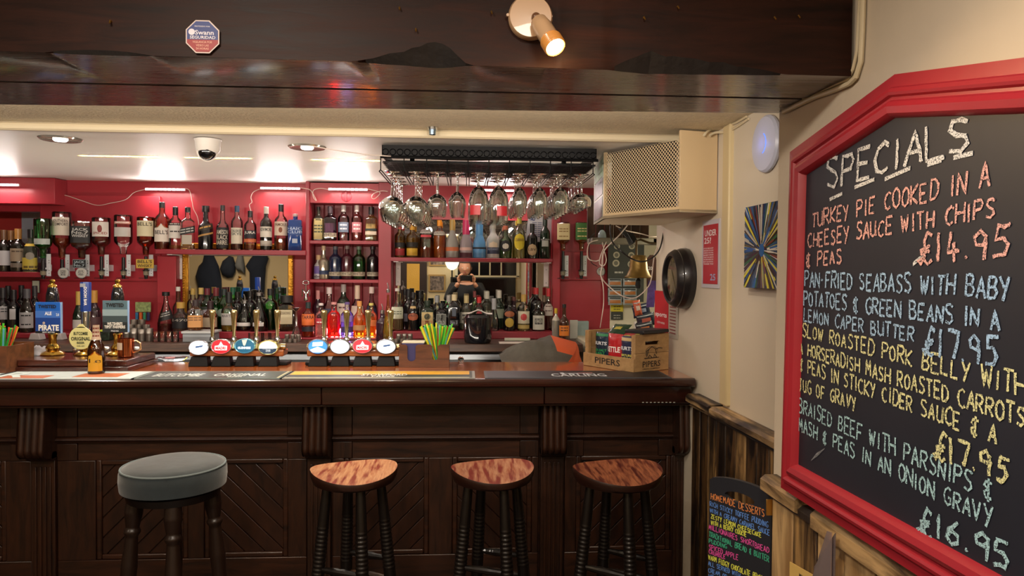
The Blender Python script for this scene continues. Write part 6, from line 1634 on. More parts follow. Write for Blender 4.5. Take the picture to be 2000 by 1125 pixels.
tapbar(368, 552, [(388, 679, WH, '#8e9298', slant), (432, 677, '#e0202c', '#b9bcc0', madri),
                  (478, 676, '#14506a', '#8fd8ea', [('t', 'GUINNESS', 0, -.22, 1.3, .30, '#e4f4f8', 1.0), ('p', [(-.25, .9), (.30, .95), (.12, .2), (0, .05), (-.12, .2)], '#c9c9b9', .6)]),
                  (524, 679, '#f4eec8', '#b9ac6a', [('p', [(-.92, -.1), (.92, -.1), (.8, -.5), (.4, -.85), (-.4, -.85), (-.8, -.5)], '#16324a', .5), ('p', [(-.55, .1), (.55, .1), (.55, -.25), (.25, -.25), (.25, -.6), (-.25, -.6), (-.25, -.25), (-.55, -.25)], '#f0f0ea', .9)])],
       [415, 457, 501, 542], 'left lager tap bar with four gold handles and oval lit badges', 'lager tap bars')
tapbar(598, 780, [(621, 677, '#3a8ad0', '#9aa4ac', [('p', [(-.55, .05), (.5, .15), (.55, .72), (-.5, .62)], '#f0f4f8', .95), ('p', [(-.8, -.45), (0, .02), (.8, -.45), (.5, -.8), (-.5, -.8)], '#e8f2f8', .9)]),
                  (664, 677, WH, '#8e9298', []), (708, 676, '#e0202c', '#b9bcc0', madri), (754, 677, WH, '#8e9298', slant)],
       [633, 677, 719, 763], 'right lager tap bar with four gold handles beside the napkin caddy', 'lager tap bars')
for xx in (498, 690): point('badge_glow', tuple(P3(xx, 676, 3.34)), .12, '#ffffff', .05)

# ---- hand pumps
plw = wood('plinth_wood', '#2a1009', '#4f2114', .25, 'X', 4, 8, coat=.6)
zp = Z_(160, 703, 3.23)
t = thing('pump_plinth', 'dark polished wooden plinth under the three hand pumps', 'plinth', (X_(160, 3.4), 3.4, zB))
obj('upper_step', MB().box(X_(52, 3.30), X_(262, 3.30), 3.225, 3.52, zB + .022, zp), plw, t, bevel=.005)
obj('lower_step', MB().box(X_(48, 3.30), X_(266, 3.30), 3.215, 3.53, zB, zB + .022), plw, t, bevel=.004)
handle_k = mat('pump_handle_black', '#121418', .12, coat=.8)
def pump(px, ptop, pbase, label, style='brass', x_cl=0):
    Y = 3.42; x = X_(px, Y, 650); z0 = zp + .0005; k = Y / 1400
    t = thing('hand_pump', label, 'beer pump', (x, Y, z0), 'traditional hand pumps on the wooden plinth')
    zc = Z_(px, pbase, Y)
    obj('brass_base', MB().lathe([(.050, z0), (.052, z0 + .004), (.044, z0 + .012), (.026, z0 + .020), (.030, z0 + .032), (.026, z0 + .042), (.017, z0 + .052), (.016, z0 + .075), (.021, z0 + .095), (.018, z0 + .10)], (x, Y, 0), 32), brass, t)
    zt_ = Z_(px, ptop, Y)
    if style == 'brass':
        zk = zt_ - .012
        obj('handle', MB().lathe([(.012, z0 + .095), (.016, zt_ - .14), (.028, zt_ - .105), (.026, zt_ - .07), (.020, zt_ - .042), (.016, zt_ - .036)], (x, Y, 0), 28), handle_k, t)
        obj('finial', MB().lathe([(.018, zt_ - .038), (.020, zt_ - .033), (.017, zt_ - .028), (.011, zt_ - .024), (.010, zt_ - .018), (.0125, zt_ - .010), (.010, zt_ - .003), (.001, zt_)], (x, Y, 0), 24), brass, t)
    return t, x, Y, z0
t1, x1_, Y_, z0_ = pump(103, 545, 655, 'hand pump with a blue pirate ale clip at the left of the plinth')
t3, x3_, _, _ = pump(230, 545, 655, 'hand pump with a grey green clip showing a farm landscape')
t2, x2_, _, _ = pump(168, 640, 655, 'hand pump with a round cream original beer clip and a blue sleeve', style='blue')
zt_ = Z_(167, 551, Y_); zz_ = Z_(167, 608, Y_)
obj('blue_sleeve', MB().lathe([(.021, zz_), (.023, zt_ - .004), (.022, zt_), (.001, zt_ + .001)], (x2_, Y_, 0), 6), mat('sleeve_blue', '#1c3c86', .3, coat=.4), t2)
obj('silver_collar', MB().lathe([(.018, z0_ + .09), (.020, zz_ - .004), (.019, zz_)], (x2_, Y_, 0), 24), chrome, t2)
mlt = text_mb('DOOM BAR', .03)[0]; xs_ = text_mb('DOOM BAR', .03)[1]
mm = MB(); mm.add(mlt, lambda p: Vector((x2_ + .004 + p.y * .012, Y_ - .0235, zt_ - .022 - (p.x - xs_[0]) / (xs_[1] - xs_[0]) * .085)))
obj('lettering', mm, wht, t2, smooth=False)
obj('emblem', MB().box(x2_ - .014, x2_ + .010, Y_ - .0232, Y_ - .0215, zt_ - .022, zt_ - .006), mat('emblem_silver', '#b4bac4', .3, .5), t2)
def clipboard(t, px0, px1, py0, py1, Y, bg):
    a, b = P3(px0, py0, Y), P3(px1, py1, Y)
    c = obj('pump_clip', MB().box(a.x, b.x, Y, Y + .005, b.z, a.z), mat('clip_' + bg, bg, .3), t, bevel=.001)
    obj('clip_edge', MB().box(b.x, b.x + .003, Y + .001, Y + .014, b.z, a.z), mat('clip_edge', '#8fb4dc', .3), c)
    def R(u0, u1, v0, v1, col, off=.0006, nm='clip_print'):
        obj(nm, MB().box(a.x + (b.x - a.x) * u0, a.x + (b.x - a.x) * u1, Y - off, Y - off + .0005, b.z + (a.z - b.z) * v0, b.z + (a.z - b.z) * v1), mat('clip_' + col, col, .4), c)
    def Tx(s, u, v, w, h, col, rot=False):
        cc = (a.x + (b.x - a.x) * u, Y - .0022, b.z + (a.z - b.z) * v)
        obj('lettering', flat_text(s, cc, (b.x - a.x) * w if not rot else (a.z - b.z) * w, (a.z - b.z) * h if not rot else (b.x - a.x) * h, (1, 0, 0) if not rot else (0, 0, 1), (0, 0, 1) if not rot else (-1, 0, 0), .04), mat('clipink_' + col, col, .5), c, smooth=False)
    return R, Tx, a, b, c
R, Tx, a, b, c = clipboard(t1, 69, 118, 590, 651, 3.365, '#1f5fb8')
R(0, 1, 0, .72, '#3f6fc0'); R(0, 1, 0, .50, '#173f8c', .0009); R(0, 1, 0, .07, '#12151c', .0012)
Tx('TWISTED', .48, .86, .72, .10, '#12141c'); Tx('ALE', .52, .64, .28, .10, '#e4e8f0'); Tx('PIRATE', .54, .18, .82, .17, '#ece9df'); Tx('BEST BITTER', .54, .035, .5, .035, '#c9ccd0')
obj('clip_print', ball((a.x + (b.x - a.x) * .32, 3.3648, b.z + (a.z - b.z) * .36), .0125, 14, 8, sy=.05, sx=1.15), mat('clip_dark', '#14161c', .4), c)
obj('clip_print', ball((a.x + (b.x - a.x) * .34, 3.3638, b.z + (a.z - b.z) * .33), .006, 12, 8, sy=.05), mat('clip_face', '#b9a89c', .4), c)
Tx('2.8', .90, .60, .12, .08, '#cfe0f4')
R, Tx, a, b, c = clipboard(t3, 200, 249, 587, 649, 3.365, '#56707a')
R(0, 1, .45, .72, '#8a9fa4'); R(0, 1, 0, .52, '#39484c', .0009); R(0, 1, 0, .32, '#22282a', .0012)
Tx('TWISTED', .50, .86, .72, .11, '#15181a'); Tx("WILTSHIRE'S", .5, .27, .62, .085, '#e0ddd2'); Tx('TIPSY FARMERS', .5, .17, .84, .085, '#e0ddd2'); Tx('PALE ALE', .5, .045, .3, .04, '#c9ccd0')
cc = P3(159, 660, 3.365); rr = 21.5 / 1400 * 3.365
cl = obj('pump_clip', MB().lathe([(rr, 0), (rr, .005)], cc, 40, R=RX), mat('clip_cream', '#d6d08e', .35), t2)
obj('clip_crest', MB().slab([cc + Vector((-.020, -.005, rr * .9)), cc + Vector((.020, -.005, rr * .9)), cc + Vector((.007, -.005, rr * 1.22)), cc + Vector((-.007, -.005, rr * 1.22))], (0, .005, 0)), mat('clip_cream', '#d6d08e', .35), cl)
for s, dz, w, h in (('BUTCOMBE', .40, 1.2, .26), ('ORIGINAL', -.06, 1.65, .30), ('BEER', -.42, .66, .18), ('4.0% ABV', -.70, .7, .08)):
    obj('lettering', flat_text(s, cc + Vector((0, -.0062, dz * rr)), w * rr, h * rr, bold=.03), mat('clip_ink_green', '#26301e', .5), cl, smooth=False)

# ---- beer bottle, copper mug, cloth, ashtray
Yb = 3.145; xb_ = X_(188, Yb, 700); zt_ = Z_(188, 633, Yb); Hb = zt_ - zB - .0035; rb = 14.8 / 1400 * Yb
t = thing('beer_bottle', 'small brown beer bottle with a yellow diagonal label standing on the bar runner', 'bottle', (xb_, Yb, zB + .0045))
build_bottle(t, (xb_, Yb, zB + .0045), rb, Hb, 'burg', 'amber', (.5, '#8a6a20'), None, [(.06, .46, .9, '#c9961c', "|Le|", '#1c1a14', 'arch'), (.68, .98, 1.7, '#b59c84', '~|~|~', '#7c3a2a')])
MATS['glass_amber2'] = None
Ym = 3.34; xm = X_(246, Ym, 690); rm = 14.5 / 1400 * Ym; zm0 = zp + .0008; zm1 = Z_(246, 661, Ym)
t = thing('copper_mug', 'shiny copper mug with a white sticker on the pump plinth', 'mug', (xm, Ym, zm0))
obj('cup', MB().lathe([(rm * .9, zm0), (rm, zm0 + .004), (rm, zm1), (rm * .93, zm1), (rm * .9, zm0 + .006), (.001, zm0 + .006)], (xm, Ym, 0), 36, capt=False), copper, t)
obj('handle', MB().tube([(xm + rm * .95, Ym, zm1 - .012), (xm + rm * 1.35, Ym, zm1 - .010), (xm + rm * 1.85, Ym, zm1 - .022), (xm + rm * 1.9, Ym, zm1 - .048), (xm + rm * 1.5, Ym, zm0 + .026), (xm + rm * 1.02, Ym, zm0 + .018)], .0042, 10), mat('handle_brass', '#d9b98a', .18, 1), t)
m = MB(); m.grid(lambda u, v: (xm + rm * 1.01 * math.sin(-1.1 + u * 1.1), Ym - rm * 1.01 * math.cos(-1.1 + u * 1.1), zm0 + .034 + .032 * v), 8, 1)
obj('sticker', m, lblm('#c9b29a'), t)
# grey cloth
cl0 = P3(72, 690, 3.44); m = MB()
def fcl(u, v):
    x = cl0.x + (u - .5) * .10; y = 3.44 + (v - .5) * .12
    e = max(0, 1 - ((u - .5) * 2) ** 4) * max(0, 1 - ((v - .5) * 2) ** 4)
    return (x, y, zp + .001 + e * (.028 + .022 * noise.noise(Vector((u * 5, v * 5, 1)))) + .004 * abs(math.sin(u * 14 + v * 6)))
m.grid(fcl, 26, 22)
tag(obj('bar_cloth', m, mat('cloth_grey', '#8f8d92', .9, bump=.3, bscale=60), ang=180), 'crumpled pale grey bar cloth between the straw box and the first hand pump', 'cloth')
c = onB(337, 704); zo = zB
t = thing('coin_tray', 'octagonal steel coin tray with a round badge between the hand pumps and taps', 'tray', (c.x, c.y, zo))
pr = [(.055, 0), (.075, .012), (.078, .016), (.060, .013), (.001, .013)]
obj('dish', MB().lathe(pr, (c.x, c.y, zo), 8, sy=.75, capt=False), mat('tray_steel', '#7c8088', .2, .9), t, smooth=False)
obj('badge', MB().lathe([(.024, .0131), (.024, .0145)], (c.x - .012, c.y, zo), 20, sy=.8), mat('badge_redblue', '#a8303a', .4), t)
obj('badge_wave', MB().box(c.x - .034, c.x + .01, c.y - .004, c.y + .004, zo + .0146, zo + .0152), lblm('#d8d4cc'), t)
# mouse-grey knobs behind the pumps
for px, w in ((149, 'left of the round cream clip'), (208, 'under the farm landscape clip'), (267, 'behind the copper mug')):
    p = P3(px, 688, 3.50); 
    tag(obj('pump_nut', ball((p.x, 3.50, zp + .0165), .016, 18, 10), chrome), 'small domed chrome pump nut ' + w, 'fitting', 'chrome nuts on the pump plinth')

# ---- straw and napkin caddies
cadm = wood('caddy_wood', '#4a2a18', '#6e4228', .4, 'X', 5, 6)
def straws(xc, yc, z0, H, n, label_side, spread, cols, xw, yw, seed):
    rn = random.Random(seed); NM = {'#58c832': 'lime green', '#e4d932': 'yellow', '#e0552c': 'orange red', '#2f9a3c': 'dark green', '#5ab0b8': 'blue'}
    for k in range(n):
        col = cols[k % len(cols)]; u = (k + .5) / n * 2 - 1; u = u * .92 + rn.uniform(-.08, .08); v = rn.uniform(-1, 1)
        p0 = Vector((xc + u * .35 * xw + rn.uniform(-.4, .4) * xw, yc + v * yw * .5, z0)); p1 = Vector((xc + u * spread, yc + v * yw * 1.3, z0 + H * rn.uniform(.88, 1.0) * (1 - .06 * u * u)))
        if abs(u) > .75: p0.x = xc + (.35 * u) * xw
        bendy = p0.lerp(p1, .8)
        pts = [p0, bendy, p1]
        tag(obj('drinking_straw', MB().tube(pts, .0040, 7), mat('straw_' + col, col, .35)), f'{NM[col]} drinking straw in the {label_side}', 'straw', 'drinking straws in the ' + label_side)
def napcaddy(pxa, pxb, ptop, Yf, depth, label, slots, words=None):
    xa, xb = X_(pxa, Yf, 700), X_(pxb, Yf, 700); z1_ = Z_((pxa + pxb) / 2, ptop, Yf); hh = z1_ - zB
    t = thing('napkin_caddy', label, 'caddy', ((xa + xb) / 2, Yf + depth / 2, zB))
    W = xb - xa
    # front board with rounded cut-outs
    poly = [(0, 0), (W, 0), (W, hh)]
    for (s, w) in sorted(slots, key=lambda q: -q[0]):
        c_, r_ = s * W, w
        poly += [(c_ + r_ + .010, hh), (c_ + r_, hh - .008), (c_ + r_, hh * .42)] + [(c_ + r_ * math.cos(PI * k / 8), hh * .42 - r_ * .9 * math.sin(PI * k / 8)) for k in range(1, 8)] + [(c_ - r_, hh * .42), (c_ - r_, hh - .008), (c_ - r_ - .010, hh)]
    poly += [(0, hh)]
    for yy in (Yf, Yf + depth - .006):
        obj('side_board', MB().slab([(xa + a, yy, zB + b) for a, b in poly], (0, .006, 0)), cadm, t, smooth=False)
    for xx in (xa, xb - .006): obj('end_board', MB().box(xx, xx + .006, Yf + .006, Yf + depth - .006, zB, z1_ - .002), cadm, t)
    obj('divider', MB().box(xa + W * .52, xa + W * .52 + .005, Yf + .006, Yf + depth - .006, zB, z1_ - .006), cadm, t)
    return t, xa, xb, z1_
t, xa, xb, z1_ = napcaddy(779, 877, 673, 3.36, .13, 'wooden napkin caddy with cut-outs holding bright straws beside the right taps', [(.25, .019), (.72, .0125)])
tag(obj('napkin_stack', MB().box(xa + .014, xa + (xb - xa) * .49, 3.372, 3.478, zB + .001, z1_ + .004), mat('napkin_navy', '#3c3a68', .8), bevel=.002), 'stack of navy napkins with pale top in the left of the napkin caddy', 'napkins')
napw = MB().box(xa + .012, xa + (xb - xa) * .5, 3.374, 3.476, z1_ + .0045, z1_ + .009)
tag(obj('paper_napkin', napw, mat('napkin_cream', '#d6cdb4', .8), bevel=.001), 'cream paper napkin lying on top of the navy stack', 'napkin')
straws(xa + (xb - xa) * .76, 3.425, zB + .012, Z_(855, 631, 3.42) - zB - .012, 48, 'caddy by the right taps', .088, ['#58c832', '#e4d932', '#e4d932', '#e0552c', '#58c832', '#2f9a3c', '#5ab0b8'], .026, .035, 3)
t, xa, xb, z1_ = napcaddy(-140, 11, 676, 3.15, .20, 'dark wooden straw box at the left end of the bar', [(.3, .02)])
straws(X_(-2, 3.28), 3.27, zB + .012, Z_(12, 629, 3.27) - zB - .012, 34, 'box at the left end', .075, ['#2f9a3c', '#e4d932', '#58c832', '#e0552c', '#e0552c', '#2f9a3c', '#5ab0b8'], .05, .05, 8)
# bottle stopper ball on the bar
p = onB(900, 710)
tag(obj('glass_stopper', ball((p.x, 3.515, zB + .0165), .0155, 20, 12), real_glass('stopper_glass', '#dfe6e4')), 'round glass stopper at the back edge of the bar right of the napkin caddy', 'stopper')

# ---- crate of crisps
A, B = onB(1139, 713), onB(1237, 729)
U = (A - B); La = U.length; U.normalize(); V = Vector((-U.y, U.x, 0))
if V.x < 0: V = -V
Lc = .232
def K(u, v, z): return B + U * (u * La) + V * (v * Lc) + Vector((0, 0, z + .0008))
def Kb(mb, u0, u1, v0, v1, z0, z1):
    return mb.slab([K(u0, v0, z0), K(u0, v1, z0), K(u1, v1, z0), K(u1, v0, z0)], (0, 0, z1 - z0))
Hc = Z_(1237, 655, B.y) - zB
crw = wood('crate_pine', '#8a6a42', '#b08c5c', .55, 'X', 4, 6, contrast=(.3, .7), bump=.15)
t = thing('snack_crate', 'pine snack crate with black lettering on the right end of the bar', 'crate', K(.5, .5, 0))
tk = .03
hl = .062
obj('front_board', Kb(MB(), 0, 1, 0, .045, 0, hl), crw, t, bevel=.0015)
for z0_, z1_ in ((0, Hc * .5 - .001), (Hc * .5 + .001, Hc)):
    if z0_ == 0: obj('end_board', Kb(MB(), 0, .035, .047, 1, z0_, z1_), crw, t, bevel=.0015)
    obj('end_board', Kb(MB(), .965, 1, .047, 1, z0_, z1_), crw, t, bevel=.0015)
    obj('back_board', Kb(MB(), .04, .96, .955, 1, z0_, z1_), crw, t, bevel=.0015)
# upper end board with the hand hole
z0_, z1_ = Hc * .5 + .001, Hc
eb = MB(); h0_, h1_ = z0_ + (z1_ - z0_) * .42, z0_ + (z1_ - z0_) * .62
Kb(eb, 0, .035, .047, 1, z0_, h0_); Kb(eb, 0, .035, .047, 1, h1_, z1_); Kb(eb, 0, .035, .047, .32, h0_, h1_); Kb(eb, 0, .035, .72, 1, h0_, h1_)
obj('end_board', eb, crw, t, smooth=False)
obj('corner_post', Kb(MB(), .036, .075, .047, .11, 0, Hc - .002), crw, t); obj('corner_post', Kb(MB(), .925, .964, .047, .11, 0, Hc - .002), crw, t)
obj('base_board', Kb(MB(), .036, .964, .048, .95, .001, .008), crw, t)
ck = mat('crate_ink', '#231a12', .7)
def ctext(s, face, u, z, w, h):
    if face == 'f': c_ = K(u, 0, z) - V * .0012; Ut = -U
    else: c_ = K(0, u, z) - U * .0012; Ut = V
    obj('lettering', flat_text(s, c_, w, h, Ut, (0, 0, 1), .012), ck, t, smooth=False)
ctext('PIPERS', 'f', .5, .034, La * .50, .028); ctext('PIPERS', 'e', .5, .034, Lc * .50, .026)
for u in (.17, .83): ctext('.', 'f', u, .036, .005, .005); 
for u in (.17, .83): ctext('.', 'e', u, .036, .004, .004)
ctext('CRISPS COMPANY', 'e', .5, .012, Lc * .5, .005)
hp = [K(0, .5 + .17 * math.cos(a), Hc * .48 + .024 * math.sin(a) + .008) - U * .001 for a in [PI * k / 14 for k in range(15)]]
obj('printed_arch', MB().tube(hp, .0008, 5), ck, t)
hb_ = MB()
for pts in ([(.36, .40), (.42, .60), (.50, .66), (.60, .60), (.64, .46)], [(.40, .36), (.44, .44), (.52, .36)], [(.56, .36), (.58, .46), (.64, .37)], [(.44, .60), (.36, .56), (.34, .44)], [(.60, .58), (.70, .62), (.80, .60)], [(.30, .36), (.70, .36)]):
    hb_.tube([K(0, a, Hc * b) - U * .001 for a, b in pts], .0018, 5)
obj('printed_boar', hb_, ck, t)
def bag(name, label, cx, w, h, Rm, base, bg, lines, bulge=.024, cat='snack bag', group=None, top=None):
    """pillow bag: base = bottom centre, Rm columns: right, up, towards viewer"""
    r_, u_, n_ = Rm
    t = thing(name, label, cat, base, group)
    def f(s):
        def g(u, v):
            e = (max(0, 1 - (2 * u - 1) ** 2) ** .6) * (max(0, 1 - (2 * v - 1) ** 4) ** .7)
            e *= bulge * s; e += .0012 * math.sin(u * 40) * (1 if v < .06 or v > .94 else .3) 
            wv = .0025 * noise.noise(Vector((u * 6, v * 8, s * 3)))
            return Vector(base) + r_ * ((u - .5) * w * (1 + .04 * abs(2 * v - 1))) + u_ * (v * h) + n_ * (e + wv)
        return g
    m = MB(); m.grid(f(1), 14, 14); m.grid(f(-1), 14, 14)
    bd = obj('bag_film', m, mat('bag_' + bg, bg, .28, coat=.3), t, ang=180)
    for s, v, ww, hh, col in lines:
        if s == '#':
            mm = MB(); mm.grid(lambda a, b: f(1)(.5 + (a - .5) * ww, v + (b - .5) * hh) + n_ * .0012, 6, 4); obj('print_panel', mm, mat('bagp_' + col, col, .4), t)
        else:
            tm, (a0, b0) = text_mb(s, .03); mm = MB(); mm.add(tm, lambda p: f(1)(.5 + ((p.x - a0) / (b0 - a0) - .5) * ww, v + (p.y - .5) * hh) + n_ * .0035)
            obj('lettering', mm, mat('bagp_' + col, col, .4), t, smooth=False)
    return t
rU, nU = -U, -V
def inc(u, v, z): return K(u, v, z)
Rb = (rU, Vector((0, 0, 1)), nU)
gcr = 'crisp packets in the pine crate'
bag('crisp_packet', 'navy and green crisp packet at the left of the crate', 0, .098, .150, Rb, inc(.76, .24, .012), '#14283c', [('BURTS', .66, .8, .10, '#d5dbe0'), ('SEA SALT', .44, .8, .07, '#2f9a5a'), ('& MALT', .34, .6, .07, '#2f9a5a'), ('VINEGAR', .24, .8, .07, '#2f9a5a'), ('#', .92, .8, .08, '#1f7a4a')], .02, group=gcr)
bag('crisp_packet', 'bright red crisp packet with white lettering in the middle of the crate', 0, .095, .150, Rb, inc(.49, .22, .012), '#b01c24', [('KETTLE', .52, .86, .16, '#ece6e0'), ('#', .22, .28, .12, '#d9862c')], .02, group=gcr)
bag('crisp_packet', 'navy crisp packet with yellow lettering beside the crate corner', 0, .095, .145, Rb, inc(.23, .22, .012), '#1c2444', [('BURTS', .62, .84, .11, '#d5dbe0'), ('MATURE', .40, .74, .07, '#c9c05a'), ('CHEDDAR', .30, .8, .07, '#c9c05a'), ('& ONION', .20, .7, .07, '#c9c05a'), ('#', .90, .84, .10, '#b59a6a')], .02, group=gcr)
Rt = lambda a, b: (Matrix.Rotation(a, 3, 'Z') @ rU, (Vector((0, 0, 1)) * math.cos(b) + V * math.sin(b)).normalized(), (nU * math.cos(b) + Vector((0, 0, 1)) * math.sin(b)).normalized())
for k, (u, v, z, a, b, col, lab) in enumerate(((.60, .48, .088, .3, 1.0, '#b0383c', 'red and pink crisp packet lying behind the red one'), (.40, .50, .095, -.3, 1.1, '#2a3038', 'dark crisp packet lying on top in the middle of the crate'),
                                               (.20, .55, .092, .1, 1.2, '#8a8272', 'beige topped crisp packet near the crate hand hole'), (.78, .52, .084, .5, .9, '#27422f', 'dark green crisp packet at the back left of the crate'))):
    bag('crisp_packet', lab, 0, .085, .10, Rt(a, b), inc(u, v, z + .012 + .012 * k), col, [('#', .6, .4, .2, '#b5a84a')], .011, group=gcr)
tag(obj('black_folder', MB().cbox(K(.12, .55, Hc + .012), .19, .11, .016, zrot(math.atan2(V.y, V.x) + .1)), mat('folder_black', '#16181d', .4), bevel=.004), 'flat black wallet lying across the top of the snack crate', 'wallet')
# ================================================================== BACK COUNTER ITEMS
Yi = 4.24; x = X_(934, Yi); ri = 28.5 / 1400 * Yi; z1 = Z_(934, 614, Yi)
t = thing('ice_bucket', 'large glossy black ice bucket with a folded napkin on the back counter', 'bucket', (x, Yi, ZC + .001))
z0 = ZC + .001
obj('bucket', MB().lathe([(ri * .86, z0), (ri * .92, z0 + .01), (ri * .97, z0 + .05), (ri, z1 - .03), (ri * .99, z1 - .016), (ri * .82, z1), (ri * .78, z1 - .006), (ri * .8, z0 + .05), (.001, z0 + .05)], (x, Yi, 0), 40, capt=False), mat('bucket_black', '#0c0c10', .14, coat=.6), t)
m = MB(); m.grid(lambda u, v: (x - .062 + .145 * u, Yi - .06 + .11 * v, z1 + .006 + .022 * max(0, 1 - abs(u - .45) * 3) + .004 * math.sin(9 * v + 4 * u)), 12, 6)
tag(obj('folded_napkin', m, mat('napkin_white', '#cfc9c0', .8), ang=25), 'crumpled white napkin lying on top of the black ice bucket', 'napkin')
# till drawer box and bits
box_ = lambda p0, p1, y0, y1, z0, z1: MB().box(X_(p0, y0), X_(p1, y0), y0, y1, z0, z1)
t = thing('grey_storage_box', 'grey plastic box with a lid on the back counter behind the first tap badge', 'box', (X_(385, 4.3), 4.3, ZC))
zb1 = Z_(385, 652, 4.24)
obj('box_body', box_(356, 412, 4.24, 4.38, ZC + .001, zb1), mat('box_grey', '#7a7f84', .5), t, bevel=.003)
obj('lid', box_(353, 415, 4.232, 4.388, zb1 + .001, Z_(385, 647, 4.24)), mat('box_lid', '#9a9c9c', .45), t, bevel=.003)
Yb2 = 4.31; zl = Z_(385, 647, 4.24) + .001
bot(382, 586, 26, 'square', 'clear', (.4, '#b0703c'), (.80, '#2a2022', 1.2), [(.10, .50, 1.2, '#a5743f', '~|~||', '#5a3a20')], 'clear bottle with an orange brown label standing on the grey box', zl, Yb2, None)
# steel tumblers and measures
stl = mat('brushed_steel_cup', '#a29c94', .3, .9, bump=.1)
def cup(px, py0, w, z0, Y, label, group, h=None, m=None, cat='cup', name='steel_cup', open_=True):
    x = X_(px, Y, 660); r = w / 2 / 1400 * Y; z1 = Z_(px, py0, Y)
    pr = [(r * .93, z0), (r, z0 + .003), (r * 1.0, z1), (r * .92, z1), (r * .86, z0 + .006), (.001, z0 + .006)]
    return tag(obj(name, MB().lathe(pr, (x, Y, 0), 20, capt=False), m or stl), label, cat, group)
g_ = 'brushed steel tumblers left of the pilaster'
zz1 = Z_(250, 643, 4.30)
for k, px in enumerate((248, 262, 277, 292)): cup(px, 643 - (k % 2) * 2, 13, ZC + .001, 4.30, 'brushed steel tumbler in the front row right of the farm clip', g_)
for k, px in enumerate((256, 271, 286)): cup(px, 634, 13, ZC + .001, 4.36, 'brushed steel tumbler in the middle row right of the farm clip', g_)
for k, px in enumerate((262, 277)): cup(px, 624, 13, ZC + .001, 4.42, 'tall brushed steel tumbler in the back row right of the farm clip', g_)
g_ = 'small steel spirit measures stacked between the tap bars'
zq = Z_(560, 661, 4.24)
for k, px in enumerate((556, 566.5, 577)): cup(px, 662, 9.5, ZC + .001, 4.24, 'small steel spirit measure standing under the stack between the tap bars', g_)
for k, px in enumerate((561, 572, 583)): cup(px, 653, 9.5, ZC + .001, 4.275, 'small steel spirit measure behind the front ones between the tap bars', g_)
g_ = 'small steel spirit measures behind the napkin caddy'
for px in (774, 785, 796): cup(px, 662, 10, ZC + .001, 4.24, 'small steel spirit measure behind the left of the napkin caddy', g_)
for px in (779, 790, 801): cup(px, 652, 10, ZC + .001, 4.275, 'small steel spirit measure in the second row behind the napkin caddy', g_)
tg_ = thin_glass('tumbler_glass', '#f1ece8', .04, 2.2)
for k, px in enumerate((304, 317, 330, 343)): cup(px, 647, 12.5, ZC + .001, 4.27, 'clear glass tumbler in front of the tapering black labelled bottle', 'clear tumblers on the back counter', m=tg_, cat='glass', name='glass_tumbler')
for k, px in enumerate((492, 506, 520, 534)): cup(px, 650, 13, ZC + .001, 4.30, 'clear glass tumbler behind the third and fourth tap handles', 'clear tumblers behind the taps', m=tg_, cat='glass', name='glass_tumbler')
# corkscrew on the niche cabinet side and glass flask
x = X_(594, 4.55); zc_ = Z_(594, 548, 4.55)
t = thing('winged_corkscrew', 'silver winged corkscrew hanging at the left edge of the niche cabinet', 'corkscrew', (x, 4.585, zc_ - .13))
Yc = 4.605
obj('ring_handle', MB().tube([(x + .019 * math.cos(2 * PI * k / 16), Yc - .004, zc_ - .014 + .013 * math.sin(2 * PI * k / 16)) for k in range(17)], .0032, 8, cap=False), chrome, t)
obj('shaft', MB().lathe([(.003, zc_ - .075), (.0045, zc_ - .06), (.003, zc_ - .028)], (x, Yc - .004, 0), 10), chrome, t)
obj('collar', MB().lathe([(.012, zc_ - .128), (.013, zc_ - .12), (.008, zc_ - .10), (.007, zc_ - .075)], (x, Yc - .004, 0), 14), chrome, t)
for s in (-1, 1): obj('wing', MB().tube([(x + s * .006, Yc - .004, zc_ - .08), (x + s * .021, Yc - .004, zc_ - .055), (x + s * .023, Yc - .004, zc_ - .10)], .0042, 8), chrome, t)
x = X_(583, 4.42); zt_ = Z_(583, 600, 4.42)
tag(obj('glass_flask', MB().lathe([(.030, ZC + .001), (.034, ZC + .01), (.022, ZC + .05), (.008, ZC + .10), (.006, zt_ - .02), (.033, zt_), (.031, zt_), (.004, zt_ - .02)], (x, 4.36, 0), 24, capt=False), thin_glass('flask_glass', '#eef2f4', .03, 2.5)), 'clear trumpet shaped glass left of the orange labelled bottle', 'glass')
# cards and papers near the right of the counter
tag(obj('price_list', MB().box(X_(975, 4.18, 680), X_(1052, 4.18, 680), 4.17, 4.28, ZC + .001, ZC + .003), lblm('#c9bfb4')), 'white printed sheet lying on the counter edge right of the ice bucket', 'paper')
tag(obj('white_bar_tool', MB().box(X_(986, 4.3, 662), X_(1037, 4.3, 662), 4.34, 4.36, ZC + .018 - .017, ZC + .018), mat('pale_bar', '#b5b5a0', .5), bevel=.003), 'long pale plastic bar lying under the right bottle step', 'tool')
Yp_ = 4.5; a = P3(1113, 625, Yp_); b = P3(1128, 660, Yp_)
tag(obj('paper_note', MB().box(a.x, b.x, Yp_, Yp_ + .002, ZC + .001, a.z), lblm('#a9a8a0')), 'pale paper note standing beside the orange labelled bottle', 'paper')
a = P3(1128, 627, 4.6); b = P3(1150, 660, 4.6)
tag(obj('clear_file_tray', MB().box(a.x, b.x, 4.6, 4.63, ZC - .04, a.z), mat('tray_greyblue', '#8a9c9c', .3), bevel=.004), 'grey green plastic tray against the red wall behind the snack crate', 'tray')
